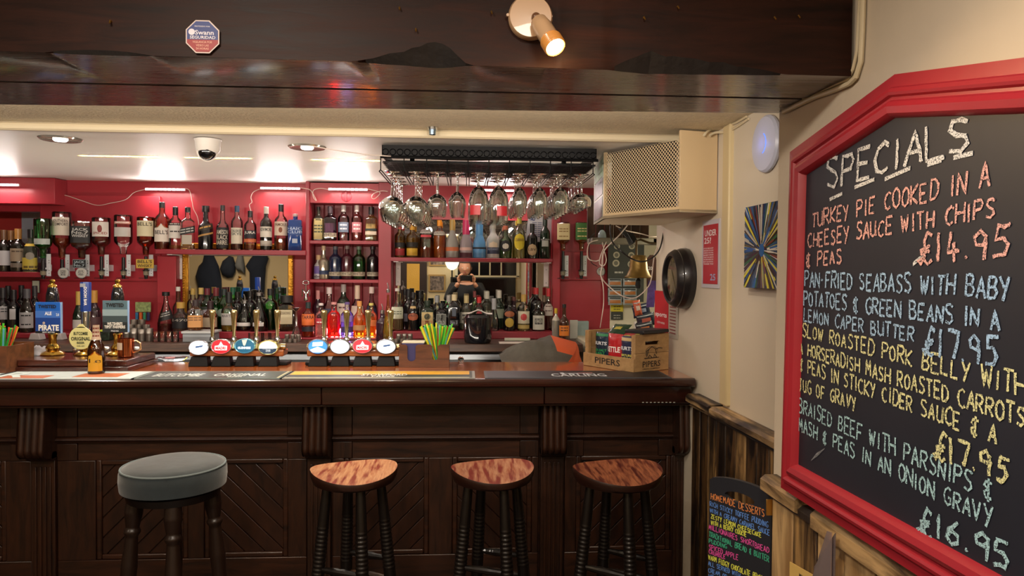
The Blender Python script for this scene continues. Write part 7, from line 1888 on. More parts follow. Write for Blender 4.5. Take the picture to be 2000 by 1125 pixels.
# colourful packets right of the farm clip, price card etc.
a, b = P3(250, 590, 4.66), P3(281, 612, 4.66)
t = thing('pen_rack', 'blister card of coloured lighters on the red wall right of the farm clip', 'card', ((a.x + b.x) / 2, 4.66, b.z))
obj('header_card', MB().box(a.x, b.x, 4.76, 4.765, Z_(265, 609, 4.76), Z_(265, 590, 4.76)), mat('header_green', '#8fa46a', .5, var=.5, vscale=60), t)
for k, c_ in enumerate(('#2f6f9a', '#c9642c', '#2f8a6a', '#2a2f5a')):
    xx = a.x + (b.x - a.x) * (k + .5) / 4; obj('lighter', MB().box(xx - .008, xx + .008, 4.748, 4.764, Z_(265, 626, 4.76), Z_(265, 610, 4.76)), mat('lighter_' + c_, c_, .3), t, bevel=.002)
a, b = P3(66, 546, 4.70), P3(80, 562, 4.70)
plaque(70, 560, 14, 24, 4.76, '', '#b9bda9', K_, 'pale green card on the red wall under the upper wine shelf', '#1a1a1c', 'wall_card', 'card')
for px, w in ((75, 'left'), (117, 'right')):
    p = P3(px, 655, 4.40); m = MB().slab([(p.x - .035, 4.36, ZC + .001), (p.x + .035, 4.36, ZC + .001), (p.x + .022, 4.36, ZC + .04), (p.x - .022, 4.36, ZC + .04)], (0, .06, 0))
    tag(obj('menu_stand_foot', m, mat('foot_grey', '#a9a3a4', .3), bevel=.003), f'grey wedge foot on the back counter seen {w} of the first brass pump', 'stand')
a = P3(205, 640, 4.34)
t = thing('snack_tub', 'black and green patterned tub on the back counter behind the copper mug', 'tub', (a.x, 4.36, ZC))
obj('tub', box_(195, 213, 4.33, 4.40, ZC + .001, Z_(204, 648, 4.33)), mat('tub_pattern', '#1c2a20', .4, var=.8, vscale=60), t, bevel=.003)
obj('lid', box_(193, 215, 4.325, 4.405, Z_(204, 648, 4.33) + .0005, Z_(204, 644, 4.33)), mat('tub_lid', '#b9c23c', .4), t, bevel=.002)

# photo notice above the right shelf
a, b = P3(1030, 417, 4.77), P3(1080, 470, 4.77)
t = thing('notice_sheet', 'white notice sheet with blue heading behind the port bottles', 'notice', ((a.x + b.x) / 2, 4.765, b.z))
Rn = Matrix.Rotation(.10, 3, 'Y')
obj('sheet', MB().cbox(((a.x + b.x) / 2, 4.768, (a.z + b.z) / 2), b.x - a.x, .001, (a.z - b.z) * 1.1, Rn), lblm('#b5b9bd'), t)
nn = mat('notice_blue', '#24356a', .5)
obj('lettering', flat_text('NO', (a.x + .035, 4.7665, a.z - .035), .036, .024, bold=.05), nn, t, smooth=False)
for k in range(8):
    mm = MB(); mm.add(BARS[0], lambda p: Vector((a.x + .02 + p.x * .11, 4.7668, a.z - .065 - k * .013 + p.y * .008))); obj('print_line', mm, nn, t, smooth=False)

# ================================================================== SPEAKER CABINET (right, under the ceiling)
c1 = atY(1327, 414, 2.76); c1.z = 0
zu = Z_(1327, 414, 2.76)
zt_ = 2.083
def atz_(px, py, z): return atZ(px, py, z)
c2 = atZ(1178, 427, zu); c3 = atZ(1161, 438, zu); c4 = Vector((XF(2.80) - .002, 0, 0)); c4 = atZ(1402, 421, zu)
c4 = onF(1402, 421); c4 = Vector((XF(c4.y) - .004, c4.y, 0)); c5 = Vector((XF(3.56) - .004, 3.56, 0))
c3 = Vector((c3.x, 3.55, 0))
sp = thing('speaker_cabinet', 'cream corner speaker cabinet with a perforated metal front under the ceiling', 'cabinet', (c1.x, 3.1, zu))
cabm = mat('cabinet_cream', '#cdb48c', .45, bump=.08, bscale=8)
def wallp(p, q, z0, z1, th, nm, m):
    p = Vector((p.x, p.y, 0)); q = Vector((q.x, q.y, 0)); d = (q - p).normalized(); n = Vector((-d.y, d.x, 0))
    cen_ = (c1 + c2 + c4 + c5) / 4; cen_.z = 0
    if n.dot(cen_ - p) < 0: n = -n
    return obj(nm, MB().slab([p + Vector((0, 0, z0)), q + Vector((0, 0, z0)), q + n * th + Vector((0, 0, z0)), p + n * th + Vector((0, 0, z0))], (0, 0, z1 - z0)), m, sp, bevel=.002)
zt_f = 2.108
step_ = 2.9
wallp(c1, c4, zu, zt_f, .012, 'side_panel', cabm)
wallp(c2, Vector((c3.x, c3.y, 0)), zu, 2.08, .012, 'end_panel', mat('cabinet_pale', '#c9ccb8', .4))
obj('bottom_panel', MB().slab([(p.x, p.y, zu) for p in (c1, c4, c5, c3, c2)], (0, 0, .012)), mat('cabinet_under', '#b9ab92', .5), sp)
# frame and perforated sheet
d12 = (Vector((c2.x, c2.y, 0)) - Vector((c1.x, c1.y, 0))); L12 = d12.length; d12.normalize(); n12 = Vector((-d12.y, d12.x, 0))
if n12.y > 0: n12 = -n12
def PF_(s, z, off=0): return Vector((c1.x, c1.y, 0)) + d12 * s + n12 * off + Vector((0, 0, z))
obj('frame_rail', MB().slab([PF_(0, zu), PF_(L12, zu), PF_(L12, zu, -.012), PF_(0, zu, -.012)], (0, 0, .022)), cabm, sp)
obj('frame_stile', MB().slab([PF_(L12 - .012, zu + .022), PF_(L12, zu + .022), PF_(L12, zu + .022, -.012), PF_(L12 - .012, zu + .022, -.012)], (0, 0, 2.08 - zu - .022)), cabm, sp)
pm = MB(); z_lo = zu + .022; z_hi = 2.09; cs = .0165
nu = int((L12 - .014) / cs); nv = int((z_hi - z_lo) / cs)
def hexcell(cx, cz, r, hole):
    n = len(pm.v)
    dia = [(cx + r, cz), (cx + r / 2, cz + r / 2), (cx, cz + r), (cx - r / 2, cz + r / 2), (cx - r, cz), (cx - r / 2, cz - r / 2), (cx, cz - r), (cx + r / 2, cz - r / 2)]
    for x_, z_ in dia: pm.v.append(tuple(PF_(x_, z_, .001)))
    for k in range(8): pm.v.append(tuple(PF_(cx + hole * math.cos(PI / 4 * k), cz + hole * math.sin(PI / 4 * k), .001)))
    for k in range(8): j = (k + 1) % 8; pm.f.append((n + k, n + j, n + 8 + j, n + 8 + k))
for j in range(nv * 2):
    for i in range(nu + 1):
        cx = .006 + i * cs + (cs / 2 if j % 2 else 0); cz = z_lo + j * cs / 2
        yy_ = PF_(cx, 0).y
        if cx > L12 - .016 or cz > (2.108 if yy_ < 2.88 else 2.078): continue
        hexcell(cx, cz, cs / 2, .0050)
obj('perforated_front', pm, mat('perforated_cream', '#cfb994', .45), sp, smooth=False, props={'kind': 'stuff'})
obj('dark_lining', MB().slab([PF_(.05, zu + .012, -.03), PF_(L12 - .02, zu + .012, -.03), PF_(L12 - .02, zu + .012, -.034), PF_(.05, zu + .012, -.034)], (0, 0, 2.08 - zu - .014)), mat('lining_black', '#0e0b09', .9), sp)
hh_ = atP(1372, 268, c1, Vector((-(c4 - c1).y, (c4 - c1).x, 0)).normalized())
# posters on the end panel
pe = [Vector((c2.x, c2.y, 0)), Vector((c3.x, c3.y, 0))]; de = (pe[1] - pe[0]).normalized(); ne = Vector((-de.y, de.x, 0)); ne = ne if ne.x < 0 else -ne
for z0_, z1_, col, lab in ((1.98, 2.06, '#8fae8a', 'small green card at the top of the speaker cabinet end'), (1.90, 1.975, '#6a6260', 'dark flyer in the middle of the speaker cabinet end'), (1.80, 1.89, '#4a4240', 'dark red headed flyer at the bottom of the speaker cabinet end')):
    tag(obj('flyer', MB().slab([pe[0] + de * .03 + ne * .001 + Vector((0, 0, z0_)), pe[0] + de * .36 + ne * .001 + Vector((0, 0, z0_)), pe[0] + de * .36 + ne * .001 + Vector((0, 0, z1_)), pe[0] + de * .03 + ne * .001 + Vector((0, 0, z1_))], ne * .0012), mat('flyer_' + col, col, .4, var=.5, vscale=25)), lab, 'flyer')
# cables from the cabinet to the wall
for k, pts in enumerate(([(1372, 267), (1380, 258), (1400, 250), (1430, 243), (1458, 228)], [(1384, 266), (1395, 260), (1415, 258), (1432, 252), (1462, 232)])):
    P = [atP(x, y, c1 + n12 * 0, Vector((0, -1, 0))) for x, y in pts[:2]]
    Q = [onF(x, y, .006) for x, y in pts[2:]]
    P = [Vector((p.x, p.y - .012, p.z)) for p in P]
    cable(P + Q, .0048, cab, ['upper cream cable curving out of the speaker cabinet to the wall', 'lower cream cable curving out of the speaker cabinet to the wall'][k])

# ================================================================== NOOK BEHIND THE BAR END
# old beam and shelf plank under the cabinet
t = thing('nook_shelf', 'rough wooden shelf of old boards under the speaker cabinet', 'shelf', (.85, 4.2, 1.72))
bw = wood('nook_boards', '#2a1a12', '#5a3c28', .7, 'Z', 3, 4, bump=.3)
xa, xb = X_(1150, 4.1, 450), .951
for k in range(7):
    a_ = xa + (xb + .12 - xa) * k / 7; b_ = xa + (xb + .12 - xa) * (k + 1) / 7
    obj('board', MB().box(a_ + .002, b_ - .002, 4.16, 4.18, Z_(1230, 466, 4.1), 2.0), bw, t, bevel=.003)
obj('shelf_plank', MB().box(xa, xb + .12, 3.98, 4.16, Z_(1230, 476, 4.0), Z_(1230, 465, 4.0)), mat('shelf_greywood', '#6f6a5c', .6, bump=.4, bscale=30), t, bevel=.004)
obj('wall_cleat', MB().box(xb + .10, 1.80, 3.98, 4.18, Z_(1230, 476, 4.0), Z_(1230, 465, 4.0)), bw, t)
# white pillar face behind the snack board
# snack board
Yk = 4.72
a, b = P3(1188, 470, Yk), P3(1257, 590, Yk)
t = thing('nut_display_card', 'dark grey hanging display card with round badges above rows of nut packets', 'card', ((a.x + b.x) / 2, Yk, b.z))
obj('card', MB().box(a.x, b.x, Yk, Yk + .004, b.z, a.z), mat('card_dark', '#3a3e38', .6), t)
for px, py, r in ((1205, 481, 6), (1204, 498, 6.5), (1203, 514, 7), (1234, 481, 6), (1233, 499, 6.5), (1232, 516, 6.5)):
    c = P3(px, py, Yk); k = Yk / 1400
    e = obj('badge', MB().lathe([(r * k, 0), (r * k, .0015)], c + Vector((0, -.0002, 0)), 20, R=RX), lblm('#b9b49c'), t)
    obj('badge_print', MB().lathe([(r * k * .62, 0), (r * k * .62, .0005)], c + Vector((0, -.0019, 0)), 12, R=RX), mat('badge_print', '#6f6e60', .6), e)
mm = MB(); q = P3(1208, 532, Yk); mm.add(BARS[0], lambda p: q + Vector((-.035 + p.x * .075, -.0006, (p.y - .5) * .022))); obj('print_line', mm, lblm('#b9b8ae'), t, smooth=False)
gn = 'nut packets clipped to the dark display card'
for j, py in enumerate((552, 571, 588)):
    for i, px in enumerate((1202, 1231)):
        c = P3(px, py, Yk - .03); k = (Yk - .03) / 1400
        bag('nut_packet', f'{["upper", "middle", "lower"][j]} {["left", "right"][i]} silver nut packet with orange window on the display card', 0, 27 * k, 16 * k, (Vector((1, 0, 0)), Vector((0, 0, 1)), Vector((0, -1, 0))), c - Vector((0, -.012, 8 * k)), '#8f989a', [('#', .42, .8, .4, '#a86a34'), ('#', .85, .8, .14, '#20262a')], .010, group=gn)
Yw_ = YW - .004
plaque(1205, 601, 25, 15, 4.78, '~|~'.replace('~', 'DALY DEALS') if False else '', '#c9ba28', '#2a2a1a', 'yellow sticker below the nut packets', None, 'wall_sticker', 'sticker')
plaque(1205, 617, 24, 15, 4.78, '', '#33362f', '#b9b9ae', 'dark grey sticker below the yellow one', None, 'wall_sticker', 'sticker')
for nm_, px, py, col in (('y', 1205, 599, '#3a3418'), ('d', 1205, 616, '#a9a99c')):
    for k in range(2):
        mm = MB(); q = P3(px, py + k * 5, 4.778); mm.add(BARS[0], lambda p: q + Vector((-.03 + p.x * .06, 0, (p.y - .5) * .010)))
        par = [o for o in bpy.data.objects if o.name.startswith('wall_sticker') and o.get('label', '').startswith('yellow' if nm_ == 'y' else 'dark')][0]
        obj('print_line', mm, mat('stickerink_' + col, col, .6), par, smooth=False)
# round badge on the optic edge
disc(1174, 530, 17, 4.766, '~'.replace('~', 'No.7'), 'round white badge on a dispenser among the hanging wires')
# bell
Yb_ = 3.72; xb_ = X_(1247, Yb_, 520); k = Yb_ / 1400
zt_ = Z_(1247, 498, Yb_); zb_ = Z_(1247, 543, Yb_)
bmz = mat('old_brass_bell', '#7a6234', .42, .9, bump=.15, bscale=20, var=.2, vscale=9)
t = thing('brass_bell', 'aged brass last orders bell hanging under the speaker cabinet', 'bell', (xb_, Yb_, zb_))
R_ = lambda px: px * k
obj('bell', MB().lathe([(R_(27), zb_), (R_(27.5), zb_ + .004), (R_(23), zb_ + .016), (R_(18.5), zb_ + .045), (R_(17), zb_ + .08), (R_(16), zt_ - .010), (R_(13.5), zt_ - .002), (.001, zt_)], (xb_, Yb_, 0), 40, capb=False), bmz, t)
obj('bell_inside', MB().lathe([(R_(26), zb_ + .001), (R_(21), zb_ + .02), (R_(16), zb_ + .06), (.001, zb_ + .09)], (xb_, Yb_, 0), 28, capb=False), mat('bell_dark', '#2a1f10', .5, .6), t)
obj('clapper', MB().tube([(xb_, Yb_, zb_ + .06), (xb_, Yb_, zb_ - .01)], .003, 8), blk, t)
obj('rope', MB().lathe([(.010, zb_ - .055), (.016, zb_ - .04), (.012, zb_ - .01), (.004, zb_)], (xb_, Yb_, 0), 12), mat('rope_black', '#14130f', .9), t)
zs_ = Z_(1235, 470, Yb_)
obj('bracket', MB().tube([(xb_ - .012, Yb_, zt_ - .002), (xb_ - .012, Yb_, zs_), (xb_ + .01, Yb_ , zs_ + .006), (xb_ + .06, Yb_ + .02, zs_ - .010), (xb_ + .14, Yb_ + .06, zs_ - .012), (xb_ + .26, Yb_ + .10, zs_ - .012), (xb_ + .26, 4.0, zs_ - .012)], .006, 10), mat('bracket_iron', '#4a3a20', .5, .8), t)
# wires in the nook
bkc = mat('black_cable', '#101011', .4)
gw = [('long black cable looping in front of the brass bell', bkc, .0040, [(1192, 434), (1193, 462), (1200, 478), (1215, 492), (1235, 506), (1255, 511), (1275, 503), (1290, 482), (1298, 440)], 3.53),
      ('white cable loop hanging left of the display card', wc, .0030, [(1172, 468), (1152, 474), (1147, 492), (1150, 506), (1163, 510), (1170, 508)], 3.99),
      ('thin white cable loop in front of the round badge', wc, .0026, [(1185, 470), (1173, 500), (1171, 515), (1179, 519), (1184, 508), (1180, 490), (1176, 472)], 3.985),
      ('long white cable sweeping down to the nut packets', wc, .0030, [(1225, 440), (1207, 462), (1186, 482), (1178, 495), (1176, 520), (1174, 540), (1190, 560), (1215, 578), (1240, 582), (1262, 565), (1272, 545), (1278, 500), (1290, 470), (1300, 440)], 3.62),
      ('pale cable hanging across the shelf boards', wc, .0030, [(1203, 441), (1222, 450), (1250, 456), (1275, 462), (1300, 460)], 3.95),
      ('thin black cable looping beside the red wall', bkc, .0022, [(1162, 455), (1153, 465), (1151, 490), (1155, 512), (1166, 520)], 4.0),
      ('white wire dropping down behind the snack crate', wc, .0028, [(1174, 540), (1178, 560), (1179, 590), (1176, 615), (1172, 640)], 4.1)]
for lab, m_, r_, pts, Yy in gw: cable([atY(x, y, Yy - .03 * (i % 2)) for i, (x, y) in enumerate(pts)], r_, m_, lab)
mm = MB()
for k in range(7):
    o_ = k * .006; mm.tube([atY(1208 + k * 1.5, 446, 3.8 + o_), atY(1222 + k * 1.4, 462, 3.79 + o_), atY(1230 + k * 1.6, 480 - k, 3.78 + o_), atY(1237 + k, 474 - k, 3.78 + o_), atY(1226 + k * 1.6, 455, 3.79 + o_)], .003, 6)
tag(obj('cable_bundle', mm, bkc), 'coiled bundle of black cable hanging above the bell', 'cable')['kind'] = 'stuff'
tag(obj('plastic_bag', ball(atY(1176, 463, 4.05), .035, 16, 10, sx=.7, sy=.6, sz=1.2), mat('bag_clear', '#a9c0cc', .15, coat=.6)), 'pale blue plastic wrapped plug beside the hanging bundle of cable', 'plug')
# clip strip of crisps and paddle
Yn = 3.86
p = atY(1275, 500, Yn)
t = thing('wooden_paddle', 'rounded dark brown wooden paddle with pale lettering hanging right of the bell', 'paddle', atY(1272, 600, Yn))
pp = [atY(1264, 560, Yn), atY(1283, 560, Yn), atY(1283, 512, Yn), atY(1281, 503, Yn), atY(1276, 498, Yn), atY(1270, 498, Yn), atY(1265, 504, Yn), atY(1263, 514, Yn)]
obj('blade', MB().slab([Vector((q.x, Yn, q.z)) for q in pp], (0, .012, 0)), mat('paddle_brown', '#4a2c26', .4), t)
obj('lettering', flat_text('20', (atY(1270, 524, Yn).x, Yn - .0012, atY(1270, 524, Yn).z), .022, .018, bold=.02), wht, t, smooth=False)
pq = [atY(1262, 600, Yn), atY(1277, 600, Yn), atY(1283, 548, Yn), atY(1266, 548, Yn)]
obj('purple_sleeve', MB().slab([Vector((q.x, Yn - .004, q.z)) for q in pq], (0, .004, 0)), mat('sleeve_purple', '#5a4488', .35, var=.5, vscale=30), t)
gb = 'snack bags clipped behind the crate'
for k, (px, py, w, h, col, lab, c2_) in enumerate(((1255, 606, 34, 26, '#20283c', 'dark blue snack bag at the top of the hanging clip strip', '#8d9ab0'), (1262, 624, 36, 26, '#262b38', 'dark grey blue snack bag in the middle of the clip strip', '#b05a4a'), (1258, 640, 34, 24, '#2a2c34', 'dark snack bag low on the clip strip with orange print', '#c97a4a'), (1243, 600, 14, 30, '#c05a3c', 'orange and white snack bag at the left of the clip strip', '#e0cfc0'))):
    kk = 3.95 / 1400; c = atY(px, py, 3.95)
    bag('snack_bag', lab, 0, w * kk, h * kk, (Vector((.97, 0, .2)).normalized(), Vector((-.2, 0, .97)).normalized(), Vector((0, -1, 0))), c - Vector((0, .02 * k, h / 2 * kk)), col, [('#', .5, .5, .3, c2_), ('#', .84, .9, .06, '#a9b0b4')], .018, group=gb)
# card reader / till edge behind crate
t = thing('counter_end_unit', 'cream topped unit in the nook behind the snack crate', 'cabinet', (1.0, 4.3, 0))
obj('body', MB().box(.70, 1.30, 4.12, 4.75, 0, 1.14), mat('nook_unit', '#c8c2a8', .6), t, bevel=.004)
t2_ = thing('card_machine', 'small white card machine leaning on the unit behind the crate', 'card machine', atY(1247, 650, 4.16))
obj('body', MB().cbox(atY(1247, 640, 4.16), .05, .03, .07), whitep, t2_, bevel=.004); obj('screen', MB().cbox(atY(1247, 633, 4.16) + Vector((0, -.017, 0)), .036, .003, .018), blk, t2_)
# tv sports leaflet on the far wall
q = bestq([(1279, 572), (1324, 566), (1324, 658), (1279, 656)], .004)
t = thing('sports_poster', 'tall red and white sports listing poster under the round clock', 'poster', (q[2] + q[3]) / 2)
obj('sheet', MB().slab([q[3], q[2], q[1], q[0]], NWL * -.002), lblm('#a9a294'), t)
UQ = (q[1] - q[0]); wq = UQ.length; UQ.normalize(); hq = q[0].z - q[3].z
if onF(1279, 600).y > onF(1324, 600).y: pass
obj('red_panel', MB().slab(sub(q, .0, .62, .0, 1.0, .0008), NWL * .0005), mat('poster_red2', '#c01f2e', .4), t)
def ptx2(s, u, v, w, h): obj('lettering', flat_text(s, q[3].lerp(q[2], u).lerp(q[0].lerp(q[1], u), v) + NWL * .002, w * wq, h * hq, UQ, (0, 0, 1), .02), wht, t, smooth=False)
ptx2('sports', .30, .47, .52, .10); ptx2('CTV-HDE', .30, .28, .34, .04)
for k in range(12): obj('listing_line', MB().slab(sub(q, .68, .92, .10 + k * .07, .125 + k * .07, .0008), NWL * .0006), mat('listing_red', '#7c3a38', .5), t)
# ================================================================== PEOPLE
def skin(name, V, Eg, Rr, m, parent, lv=2, fn=None):
    me = bpy.data.meshes.new(name); off = wloc(parent)
    me.from_pydata([tuple(Vector(v) - off) for v in V], Eg, [])
    o = bpy.data.objects.new(name, me); COL.objects.link(o); o.parent = parent
    sk = o.modifiers.new('skin', 'SKIN'); sk.use_smooth_shade = True
    for i, r in enumerate(Rr):
        r2 = r if isinstance(r, tuple) else (r, r)
        me.skin_vertices[0].data[i].radius = r2; me.skin_vertices[0].data[i].use_root = (i == 0)
    ss = o.modifiers.new('sub', 'SUBSURF'); ss.levels = lv; ss.render_levels = lv
    me.materials.append(m)
    return o
def add_head(t, c, r, fwd, up, skinm, hairm, par):
    """head with eyes, nose, mouth, ears and short hair; c centre, r half height"""
    f = Vector(fwd).normalized(); s = f.cross(Vector(up)).normalized(); u = s.cross(f).normalized(); c = Vector(c)
    mb = MB(); n, m_ = 28, 20
    def hp(a, ph, k=1.0):
        z = -math.cos(ph); rr = math.sin(ph)
        x = math.cos(a); y = math.sin(a)
        w = .74 * (1 - .16 * max(0, -z) ** 1.3); d = .92
        p = s * (x * rr * w * r * k) + f * (y * rr * d * r * k * (1 if y > 0 else 1.05)) + u * (z * r * k)
        if y > .5 and -.45 < z < .05: p += f * (r * .10 * max(0, (y - .6) / .4) * (1 if abs(x) < .25 else 0))
        if z < -.5 and y > .3: p += f * (r * .12)
        return c + p
    for j in range(m_ + 1):
        for k in range(n): mb.v.append(tuple(hp(2 * PI * k / n, max(.01, min(PI - .01, PI * j / m_)))))
    for j in range(m_):
        for k in range(n): a = j * n + k; b = j * n + (k + 1) % n; mb.f.append((a, b, b + n, a + n))
    h = obj('head', mb, skinm, t, ang=180)
    hm = MB()
    idx = {}
    for j in range(m_ + 1):
        for k in range(n): hm.v.append(tuple(hp(2 * PI * k / n, max(.01, min(PI - .01, PI * j / m_)), 1.06)))
    for j in range(m_):
        for k in range(n):
            a = 2 * PI * k / n; z = -math.cos(PI * j / m_)
            if (math.sin(a) < .25 and z > -.35) or z > .52: q = j * n + k; q2 = j * n + (k + 1) % n; hm.f.append((q, q2, q2 + n, q + n))
    obj('hair', hm, hairm, t, ang=180)
    for sg in (-1, 1):
        e = obj('eye', ball(c + s * (sg * .30 * r) + f * (.80 * r) + u * (.04 * r), .085 * r, 12, 8), mat('eye_white', '#c9c4bc', .2), h)
        obj('ear', ball(c + s * (sg * .74 * r) - u * (.05 * r), .18 * r, 12, 8, sx=.4, sz=1.3), skinm, h)
    obj('nose', ball(c + f * (.93 * r) - u * (.16 * r), .13 * r, 12, 8, sz=1.3), skinm, h)
    obj('mouth', ball(c + f * (.86 * r) - u * (.48 * r), .16 * r, 14, 6, sx=1.2, sz=.3, sy=.5), mat('lips', '#8f4a42', .5), h)
    return h
def hand(t, wr, dirv, palm_n, skinm, curl=.6, size=.09, side=1):
    d = Vector(dirv).normalized(); nrm = Vector(palm_n).normalized(); s = d.cross(nrm).normalized(); wr = Vector(wr)
    V = [wr, wr + d * size * .5, wr + d * size * .9]; Eg = [(0, 1), (1, 2)]; Rr = [(.022, .018), (.030, .015), (.034, .012)]
    obj_ = skin('hand_palm', V, Eg, Rr, skinm, t, 1)
    for i, (o_, ln) in enumerate(((-.9, .72), (-.3, .85), (.3, .80), (.9, .62))):
        p = wr + d * size * .9 + s * (o_ * .024); V = [p - d * .02]; a = 0; L_ = size * ln / 3
        for k in range(3):
            a += curl * (.6 + .3 * k); p = p + (d * math.cos(a) + nrm * math.sin(a)) * L_; V.append(p)
        skin('finger', V, [(k, k + 1) for k in range(3)], [.0095, .009, .008, .007], skinm, obj_, 1)
    p = wr + d * size * .25 + s * (-.025 * side); V = [p - s * (-.01 * side)]
    for k in range(2): p = p + (d * .6 - s * side * .7 + nrm * (.3 + .4 * k)).normalized() * size * .33; V.append(p)
    skin('thumb', V, [(0, 1), (1, 2)], [.011, .0105, .009], skinm, obj_, 1)
skinm = mat('skin', '#b98468', .55, bump=.1, bscale=60)
# bar worker bending down behind the bar end
Yq = 3.84
def Q(px, py, dy=0): return atY(px, py, Yq + dy)
pel = Q(1004, 742); ch1 = Q(1045, 722); ch2 = Q(1088, 713); nk = Q(1122, 735)
t = thing('person', 'person in a grey and orange shirt bending down behind the bar beside the crate', 'person', (pel.x, Yq, 0))
hd_ = nk + Vector((.10, -.02, -.13))
shL, shR = ch2 + Vector((.03, -.17, -.03)), ch2 + Vector((.03, .17, -.03))
V = [pel, ch1, ch2, nk, nk + Vector((.05, -.01, -.06)),
     pel + Vector((.0, -.09, -.06)), pel + Vector((.06, -.10, -.42)), pel + Vector((-.06, -.10, -.82)), pel + Vector((.06, -.12, -.86)),
     pel + Vector((.0, .09, -.06)), pel + Vector((.06, .10, -.42)), pel + Vector((-.06, .10, -.82)), pel + Vector((.06, .12, -.86)),
     shL, shL + Vector((.10, -.05, -.22)), shL + Vector((.20, -.02, -.42)), shR, shR + Vector((.10, .05, -.22)), shR + Vector((.20, .02, -.42))]
dz = V[8].z; 
for i in (7, 8, 11, 12): V[i].z = .06 if i in (7, 11) else .035
for i in (6, 10): V[i].z = .48
Eg = [(0, 1), (1, 2), (2, 3), (3, 4), (0, 5), (5, 6), (6, 7), (7, 8), (0, 9), (9, 10), (10, 11), (11, 12), (2, 13), (13, 14), (14, 15), (2, 16), (16, 17), (17, 18)]
Rr = [(.125, .125), (.13, .13), (.135, .14), .06, .055, .09, .062, .045, .035, .09, .062, .045, .035, .06, .045, .032, .06, .045, .032]
skin('body', V, Eg, Rr, skinm, t)
shirt = MATS['shirt_grey'] = mat('shirt_grey', '#4f4b42', .9, bump=.6, bscale=90, var=.12, vscale=30)
def lump(v):
    return v
# shirt: draped surface over the back, with folds
sh = MB(); nU_, nV_ = 110, 72
ptsc = [pel + Vector((-.03, 0, .0)), ch1, ch2, nk + Vector((-.01, 0, -.01))]
def shf(u, v):
    k = u * 3; i = min(2, int(k)); fr = k - i; c = ptsc[i].lerp(ptsc[i + 1], fr)
    R_ = [.150, .158, .160, .085][i] * (1 - fr) + [.150, .158, .160, .085][i + 1] * fr
    tan = (ptsc[i + 1] - ptsc[i]).normalized(); up = Vector((-tan.z, 0, tan.x)); a = v * 2 * PI
    fold = .014 * math.sin(a * 5 + u * 9) * math.sin(PI * min(1, u * 1.3)) + .006 * noise.noise(Vector((u * 9, a * 2, 2)))
    return c + up * (math.cos(a) * (R_ + fold)) + Vector((0, 1, 0)) * (math.sin(a) * (R_ * 1.18 + fold))
sh.grid(shf, nU_, nV_)
so = obj('shirt', sh, shirt, t, ang=180)
so.data.materials.append(mat('shirt_orange', '#c9552a', .85, bump=.3, bscale=90))
for p_ in so.data.polygons:
    c_ = p_.center + wloc(t)
    if (c_.x - ch2.x) + (c_.z - ch2.z) * .35 + .008 * math.sin(c_.y * 60) > .055: p_.material_index = 1
for sd, a, b in (('L', shL, V[14]), ('R', shR, V[17])):
    skin('sleeve', [a + (ch2 - a) * .3, a, a.lerp(b, .55)], [(0, 1), (1, 2)], [.085, .075, .06], mat('shirt_orange', '#c9552a', .85), t, 2)
tr = mat('trousers_navy', '#1b212d', .8)
ob = skin('trousers', [pel + Vector((.03, 0, 0)), V[5] , V[6], V[7] + Vector((0, 0, .05)), V[9], V[10], V[11] + Vector((0, 0, .05))], [(0, 1), (1, 2), (2, 3), (0, 4), (4, 5), (5, 6)], [(.14, .15), .105, .078, .062, .105, .078, .062], tr, t)
for a in (V[8], V[12]): skin('shoe', [a + Vector((-.10, 0, -.0)), a + Vector((.02, 0, 0)), a + Vector((.14, 0, -.008))], [(0, 1), (1, 2)], [.036, .036, .028], mat('shoe_black', '#121212', .4), t)
add_head(t, hd_, .115, (.55, 0, -.8), (.8, 0, .55), skinm, mat('hair_brown', '#2f2018', .8), t)
for a, b, sd in ((V[14], V[15], 1), (V[17], V[18], -1)): hand(t, b, b - a, (0, -1, 0), skinm, .5, side=sd)

# photographer behind the camera, seen only in the dark mirror
t = thing('person', 'person in dark clothes holding a phone to the face, reflected in the dark mirror', 'person', (0, -.50, 0))
y0 = -.50
V = [(0, y0, .98), (0, y0, 1.18), (0, y0 + .01, 1.30), (0, y0 + .01, 1.40), (-.01, y0 + .03, 1.48),
     (-.10, y0, .90), (-.11, y0, .50), (-.11, y0, .08), (-.12, y0 + .14, .04), (.10, y0, .90), (.11, y0, .50), (.11, y0, .08), (.12, y0 + .14, .04),
     (-.19, y0 + .01, 1.33), (-.27, y0 + .14, 1.14), (-.10, y0 + .32, 1.40), (.19, y0 + .01, 1.33), (.27, y0 + .14, 1.14), (.10, y0 + .32, 1.40)]
Rr = [(.155, .12), (.15, .12), (.16, .12), .06, .055, .09, .065, .045, .035, .09, .065, .045, .035, .065, .045, .03, .065, .045, .03]
skin('body', V, Eg, Rr, skinm, t)
jm = mat('black_jumper', '#101014', .85)
skin('jumper', [V[0], V[1], V[2], V[13], V[14], tuple(Vector(V[14]).lerp(Vector(V[15]), .85)), V[16], V[17], tuple(Vector(V[17]).lerp(Vector(V[18]), .85))], [(0, 1), (1, 2), (2, 3), (3, 4), (4, 5), (2, 6), (6, 7), (7, 8)], [(.172, .135), (.168, .135), (.172, .132), .08, .058, .042, .08, .058, .042], jm, t)
skin('trousers', [V[0], V[5], V[6], V[7], V[9], V[10], V[11]], [(0, 1), (1, 2), (2, 3), (0, 4), (4, 5), (5, 6)], [(.165, .13), .105, .08, .062, .105, .08, .062], tr, t)
add_head(t, (-.02, y0 + .05, 1.600), .118, (0, 1, -.1), (0, .1, 1), skinm, mat('hair_brown', '#2f2018', .8), t)
for a, b, sd in ((V[14], V[15], 1), (V[17], V[18], -1)): hand(t, b, Vector((0, .2, 1)), (0, .9, -.2) if False else (-.8 * (1 if b[0] > 0 else -1), .2, 0), skinm, .7, side=sd)
